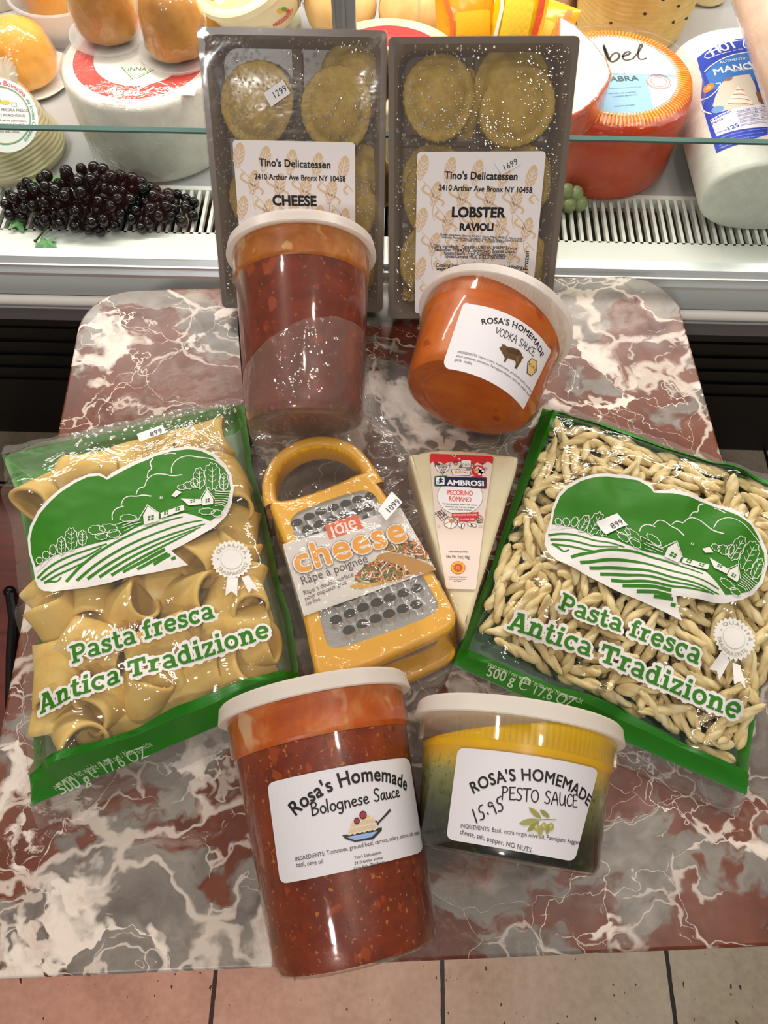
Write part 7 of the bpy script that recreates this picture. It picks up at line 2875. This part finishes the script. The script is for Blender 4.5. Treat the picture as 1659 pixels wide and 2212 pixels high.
    p.text('125', (1262, 1305), (1368, 1262), B1, 5, .03, 1.0)
    p.text('Calories', (1130, 1345), (1240, 1304), B1, 5, .01, 1.0)
    for k, tx in enumerate(('Total Fat 11g   17%', 'Saturated Fat 8g   38%', 'Cholesterol 30mg   10%', 'Sodium 200mg   9%', 'Vitamin A 6%  Calcium 20%')):
        p.text(tx, (1345 + k * 9, 1130 + k * 31), (1620, 1072 + k * 36), B1, 5, .004, 1.1)
        p.line([(1335 + k * 9, 1140 + k * 31), (1640, 1080 + k * 36)], 4, B1, 5)
    for k in range(3):
        p.text('8 servings per container', (1108 + k * 9, 1282 + k * 26), (1235 + k * 6, 1232 + k * 30), B1, 5, .0, 1.2)
    for k, tx in enumerate(('INGREDIENTS: PASTEURIZED SHEEP MILK, CHEESE CULTURES, ENZYMES', 'rind not edible. Keep refrigerated after opening and use within days', 'PRODUCT OF SPAIN   IMPORTED BY   www.hotos.gr', 'PRODUCTO DE ESPAÑA')):
        p.text(tx, (1148 + k * 8, 1402 + k * 30), (1640 - k * 30, 1292 + k * 36), '#c2cbee', 5, .004, 1.1)
    p.build('blue_label', r, 'royal blue label')
    # --- pale wrapped piece over it, far right
    q0, q1 = at(1756, 212, .072), at(1672, -40, .105)
    d = (q1 - q0)
    r = empty('wrapped_cheese', 'pale pinkish wrapped cheese leaning at the far right edge', 'cheese', frame_from(q0, d, Vector((0, 0, 1))))
    PNK = cheese_mat('pinkish_rind', '#dcc2ac', '#e8d2be', '#f0e0d2', 40)
    MB().lathe([(0, -.01), (.030, -.01), (.036, -.004), (.037, .0), (.037, .16), (.03, .168), (0, .168)], 48, wob=wob(41, .05)).build('cheese', PNK, r, True, 50)
    MB().lathe([(.031, -.012), (.0385, -.002), (.039, .16)], 48, wob=wob(41, .09)).build('wrap', WRAP, r, True, 80)
    # --- small cream tub, top right
    f = deck(1532, 20)
    r = thing('cheese_tub', 'small cream tub at the top right behind the ribbed cheese', 'tub', (f.x, f.y + .026, TOP + DECK + .0004))
    MB().lathe([(0, 0), (.022, 0), (.026, .004), (.028, .05), (0, .05)], 40).build('tub', CREAM, r, True, 40)
    # --- yellow snack pouches between the trays' tops and the ribbed cheese
    PCH = film('pouch_film', (1, .97, .9), .07, .8, 60, .05, 1.0)

    def pouch(label, px, z, w, h, th, rot, lean, col, stripe, txt):
        c = at(*px, z)
        M = Matrix.Translation(c) @ Matrix.Rotation(rad(rot), 4, 'Z') @ Matrix.Rotation(rad(lean), 4, 'X')
        r = empty('snack_pouch', label, 'snack pouch', M)
        nx, ny = 22, 28
        v, f = [], []
        for sgn in (1, -1):
            for j in range(ny + 1):
                for i in range(nx + 1):
                    S, T = 2 * i / nx - 1, 2 * j / ny - 1
                    k = max(0, 1 - S * S) ** .5 * max(0, 1 - T * T) ** .6
                    wv = .002 * mnoise.noise((S * 4, T * 4, rot)) + .0014 * mnoise.noise((S * 11, T * 9, rot))
                    v.append((S * w / 2 * (1 - .05 * k), T * h / 2, sgn * (th * k + abs(wv) * (k > 0.01))))
        N = (nx + 1) * (ny + 1)
        for s_ in (0, 1):
            for j in range(ny):
                for i in range(nx):
                    a = s_ * N + j * (nx + 1) + i
                    q = (a, a + 1, a + nx + 2, a + nx + 1)
                    f.append(q if s_ == 0 else tuple(reversed(q)))
        mesh_obj('pouch', v, f, plain('pouch_' + col.strip('#'), col, .25, vary=.12, scale=60), r, None, True)
        hh = lambda u, w_: th * max(0, 1 - (2 * u / w) ** 2) ** .5 * max(0, 1 - (2 * w_ / h) ** 2) ** .6 + .0022
        pr = Print(Relief(M, hh, .008), .0002, .0006)
        pr.uv = True
        pr.poly(rrect(-w * .26, -h * .30, w * .26, h * .12, .003), stripe[0], 0)
        pr.line([(-w * .42, h * .42), (-w * .30, 0), (-w * .36, -h * .42)], .004, stripe[1], 0)
        pr.line([(w * .36, h * .42), (w * .40, 0), (w * .34, -h * .40)], .006, stripe[2], 0)
        if txt:
            pr.text(txt, (-w * .22, -h * .14), (w * .22, -h * .14), '#8a6a1a', 2, .01, 1.2)
        pr.build('pouch_print', r)

    pouch('orange and yellow snack pouch standing behind the lobster ravioli tray', (1012, 48), .020, .075, .085, .020, 10, 60, '#f09a1c', ('#f6b81e', '#e86a2c', '#f2e6d8'), None)
    pouch('bright yellow pouch with small print, right of the orange snack pouch', (1122, 22), .036, .060, .090, .016, -14, 62, '#f7c81a', ('#f9d63c', '#f2e8e0', '#e5583a'), None)
    pouch('orange cheese pouch lying low right behind the bright yellow pouch', (1172, 62), -.005, .070, .060, .016, -35, 50, '#f0a824', ('#f4bc48', '#f0e0d0', '#ec7a3a'), None)
    f = deck(1185, 62)
    r = thing('cheese_block', 'pinkish brown cheese block with printed rind at the top behind the pouches', 'cheese', (f.x - .012, f.y + .05, TOP + DECK + .0006), -.55)
    MB().prism(rrect(-.05, -.02, .05, .02, .004), 0, .055, 0, .004).build('block', cheese_mat('pink_brown_rind', '#b98b6a', '#c89e80', '#d4b098', 40), r)
    # --- black grapes lying along the grille
    rnd = random.Random(21)
    c = deck(228, 468)
    r = thing('grape_bunch', 'bunch of shiny black grapes lying on the air grille', 'grapes', (c.x, c.y + .005, TOP + DECK), CROT)
    t = NT('black_grape')
    t2 = t.bsdf(col='#0c0b0e', rough=.16, spec=.5)
    GM = t.finish(t2)
    me = bpy.data.meshes.new('grape')
    g = MB().ball((0, 0, 0), 1, 18, 12, 0, (1, 1, 1.08))
    me.from_pydata(g.v, [], g.f)
    me.materials.append(GM)
    me.polygons.foreach_set('use_smooth', [True] * len(g.f))
    placed = []
    tries = 0
    while len(placed) < 165 and tries < 20000:
        tries += 1
        s_ = rnd.uniform(-1, 1)
        half = .022 + .020 * max(0, 1 - abs(s_ + .05) ** 1.5)
        hgt = .012 + .046 * max(0, 1 - abs(s_ + .1) ** 1.3)
        x = s_ * .101
        y = rnd.uniform(-half, half) * .85
        rr = rnd.uniform(.0054, .0064)
        z = rr + rnd.random() * max(0, hgt * (1 - (y / half) ** 2) - rr)
        if all((x - a) ** 2 + (y - b) ** 2 + (z - c_) ** 2 > (1.62 * rr) ** 2 for a, b, c_, d_ in placed):
            placed.append((x, y, z, rr))
    placed.sort(key=lambda q: q[1] - q[2] * 1.5)
    rest = MB()
    for k, (x, y, z, rr) in enumerate(placed):
        if k < 100:
            o = bpy.data.objects.new('grape', me)
            C.objects.link(o)
            o.parent = r
            o.matrix_local = Matrix.Translation((x, y, z)) @ Matrix.Rotation(rnd.uniform(0, 3), 4, Vector((rnd.random(), rnd.random(), .3)).normalized()) @ Matrix.Diagonal((rr, rr, rr, 1))
        else:
            rest.ball((x, y, z), rr, 14, 9)
    if rest.v:
        rest.build('hidden_grapes', GM, r)['kind'] = 'stuff'
    mb = MB()
    for k in range(26):
        x, y, z, rr = placed[(k * 4) % len(placed)]
        mb.tube([(x, y, z), (x * .8, y * .5, .014), (x * .55, 0, .012)], .0008, 5)
    mb.tube([(-.09, .0, .012), (-.03, .004, .016), (.04, 0, .014), (.095, 0, .010)], .0014, 6)
    mb.tube([(-.050, -.030, .012), (-.058, -.038, .006), (-.064, -.045, .003)], .0010, 6)
    mb.ball((-.0645, -.046, .003), .0018, 8, 5)
    mb.build('stem', plain('grape_stem', '#3a4a24', .6), r)
    leafm = plain('plastic_leaf', '#5f9a5a', .5, vary=.2, scale=60)

    def leaf(mb, cx, cy, z, s_, a0):
        n = 40
        v = [(cx, cy, z + .003)]
        for k in range(n):
            a = 2 * PI * k / n
            q = s_ * (.75 + .25 * math.cos(a * 5)) * (1 + .05 * math.cos(a * 20))
            v.append((cx + q * math.cos(a + a0), cy + q * math.sin(a + a0), z + .002 * math.sin(a * 3)))
        mb.add(v, [(0, 1 + k, 1 + (k + 1) % n) for k in range(n)])
    mb = MB()
    leaf(mb, -.066, .033, .010, .019, .5)
    leaf(mb, -.088, -.022, .004, .012, 1.5)
    leaf(mb, -.052, -.050, .003, .012, 2.2)
    mb.build('leaf', leafm, r)
    # --- green grapes at the foot of the orange wheel, half hidden by the tray
    c = deck(1230, 452)
    r = thing('grape_bunch', 'few pale green grapes at the foot of the orange wheel beside the tray', 'grapes', (c.x, c.y, TOP + DECK))
    me2 = me.copy()
    me2.materials.clear()
    me2.materials.append(plain('green_grape', '#8f9c6a', .3, spec=.5, vary=.1))
    for x, y, z, rr in ((-.012, .004, .008, .0085), (-.002, -.002, .0075, .0080), (.010, .0, .0075, .0080), (-.006, .006, .018, .0080), (.004, .004, .017, .0075), (-.016, -.004, .0075, .0075)):
        o = bpy.data.objects.new('grape', me2)
        C.objects.link(o)
        o.parent = r
        o.matrix_local = Matrix.Translation((x, y, z)) @ Matrix.Diagonal((rr, rr, rr, 1))
    MB().tube([(-.014, .0, .016), (0, .002, .022), (.012, .004, .014)], .001, 6).build('stem', plain('grape_stem', '#3a4a24', .6), r)


cheeses()
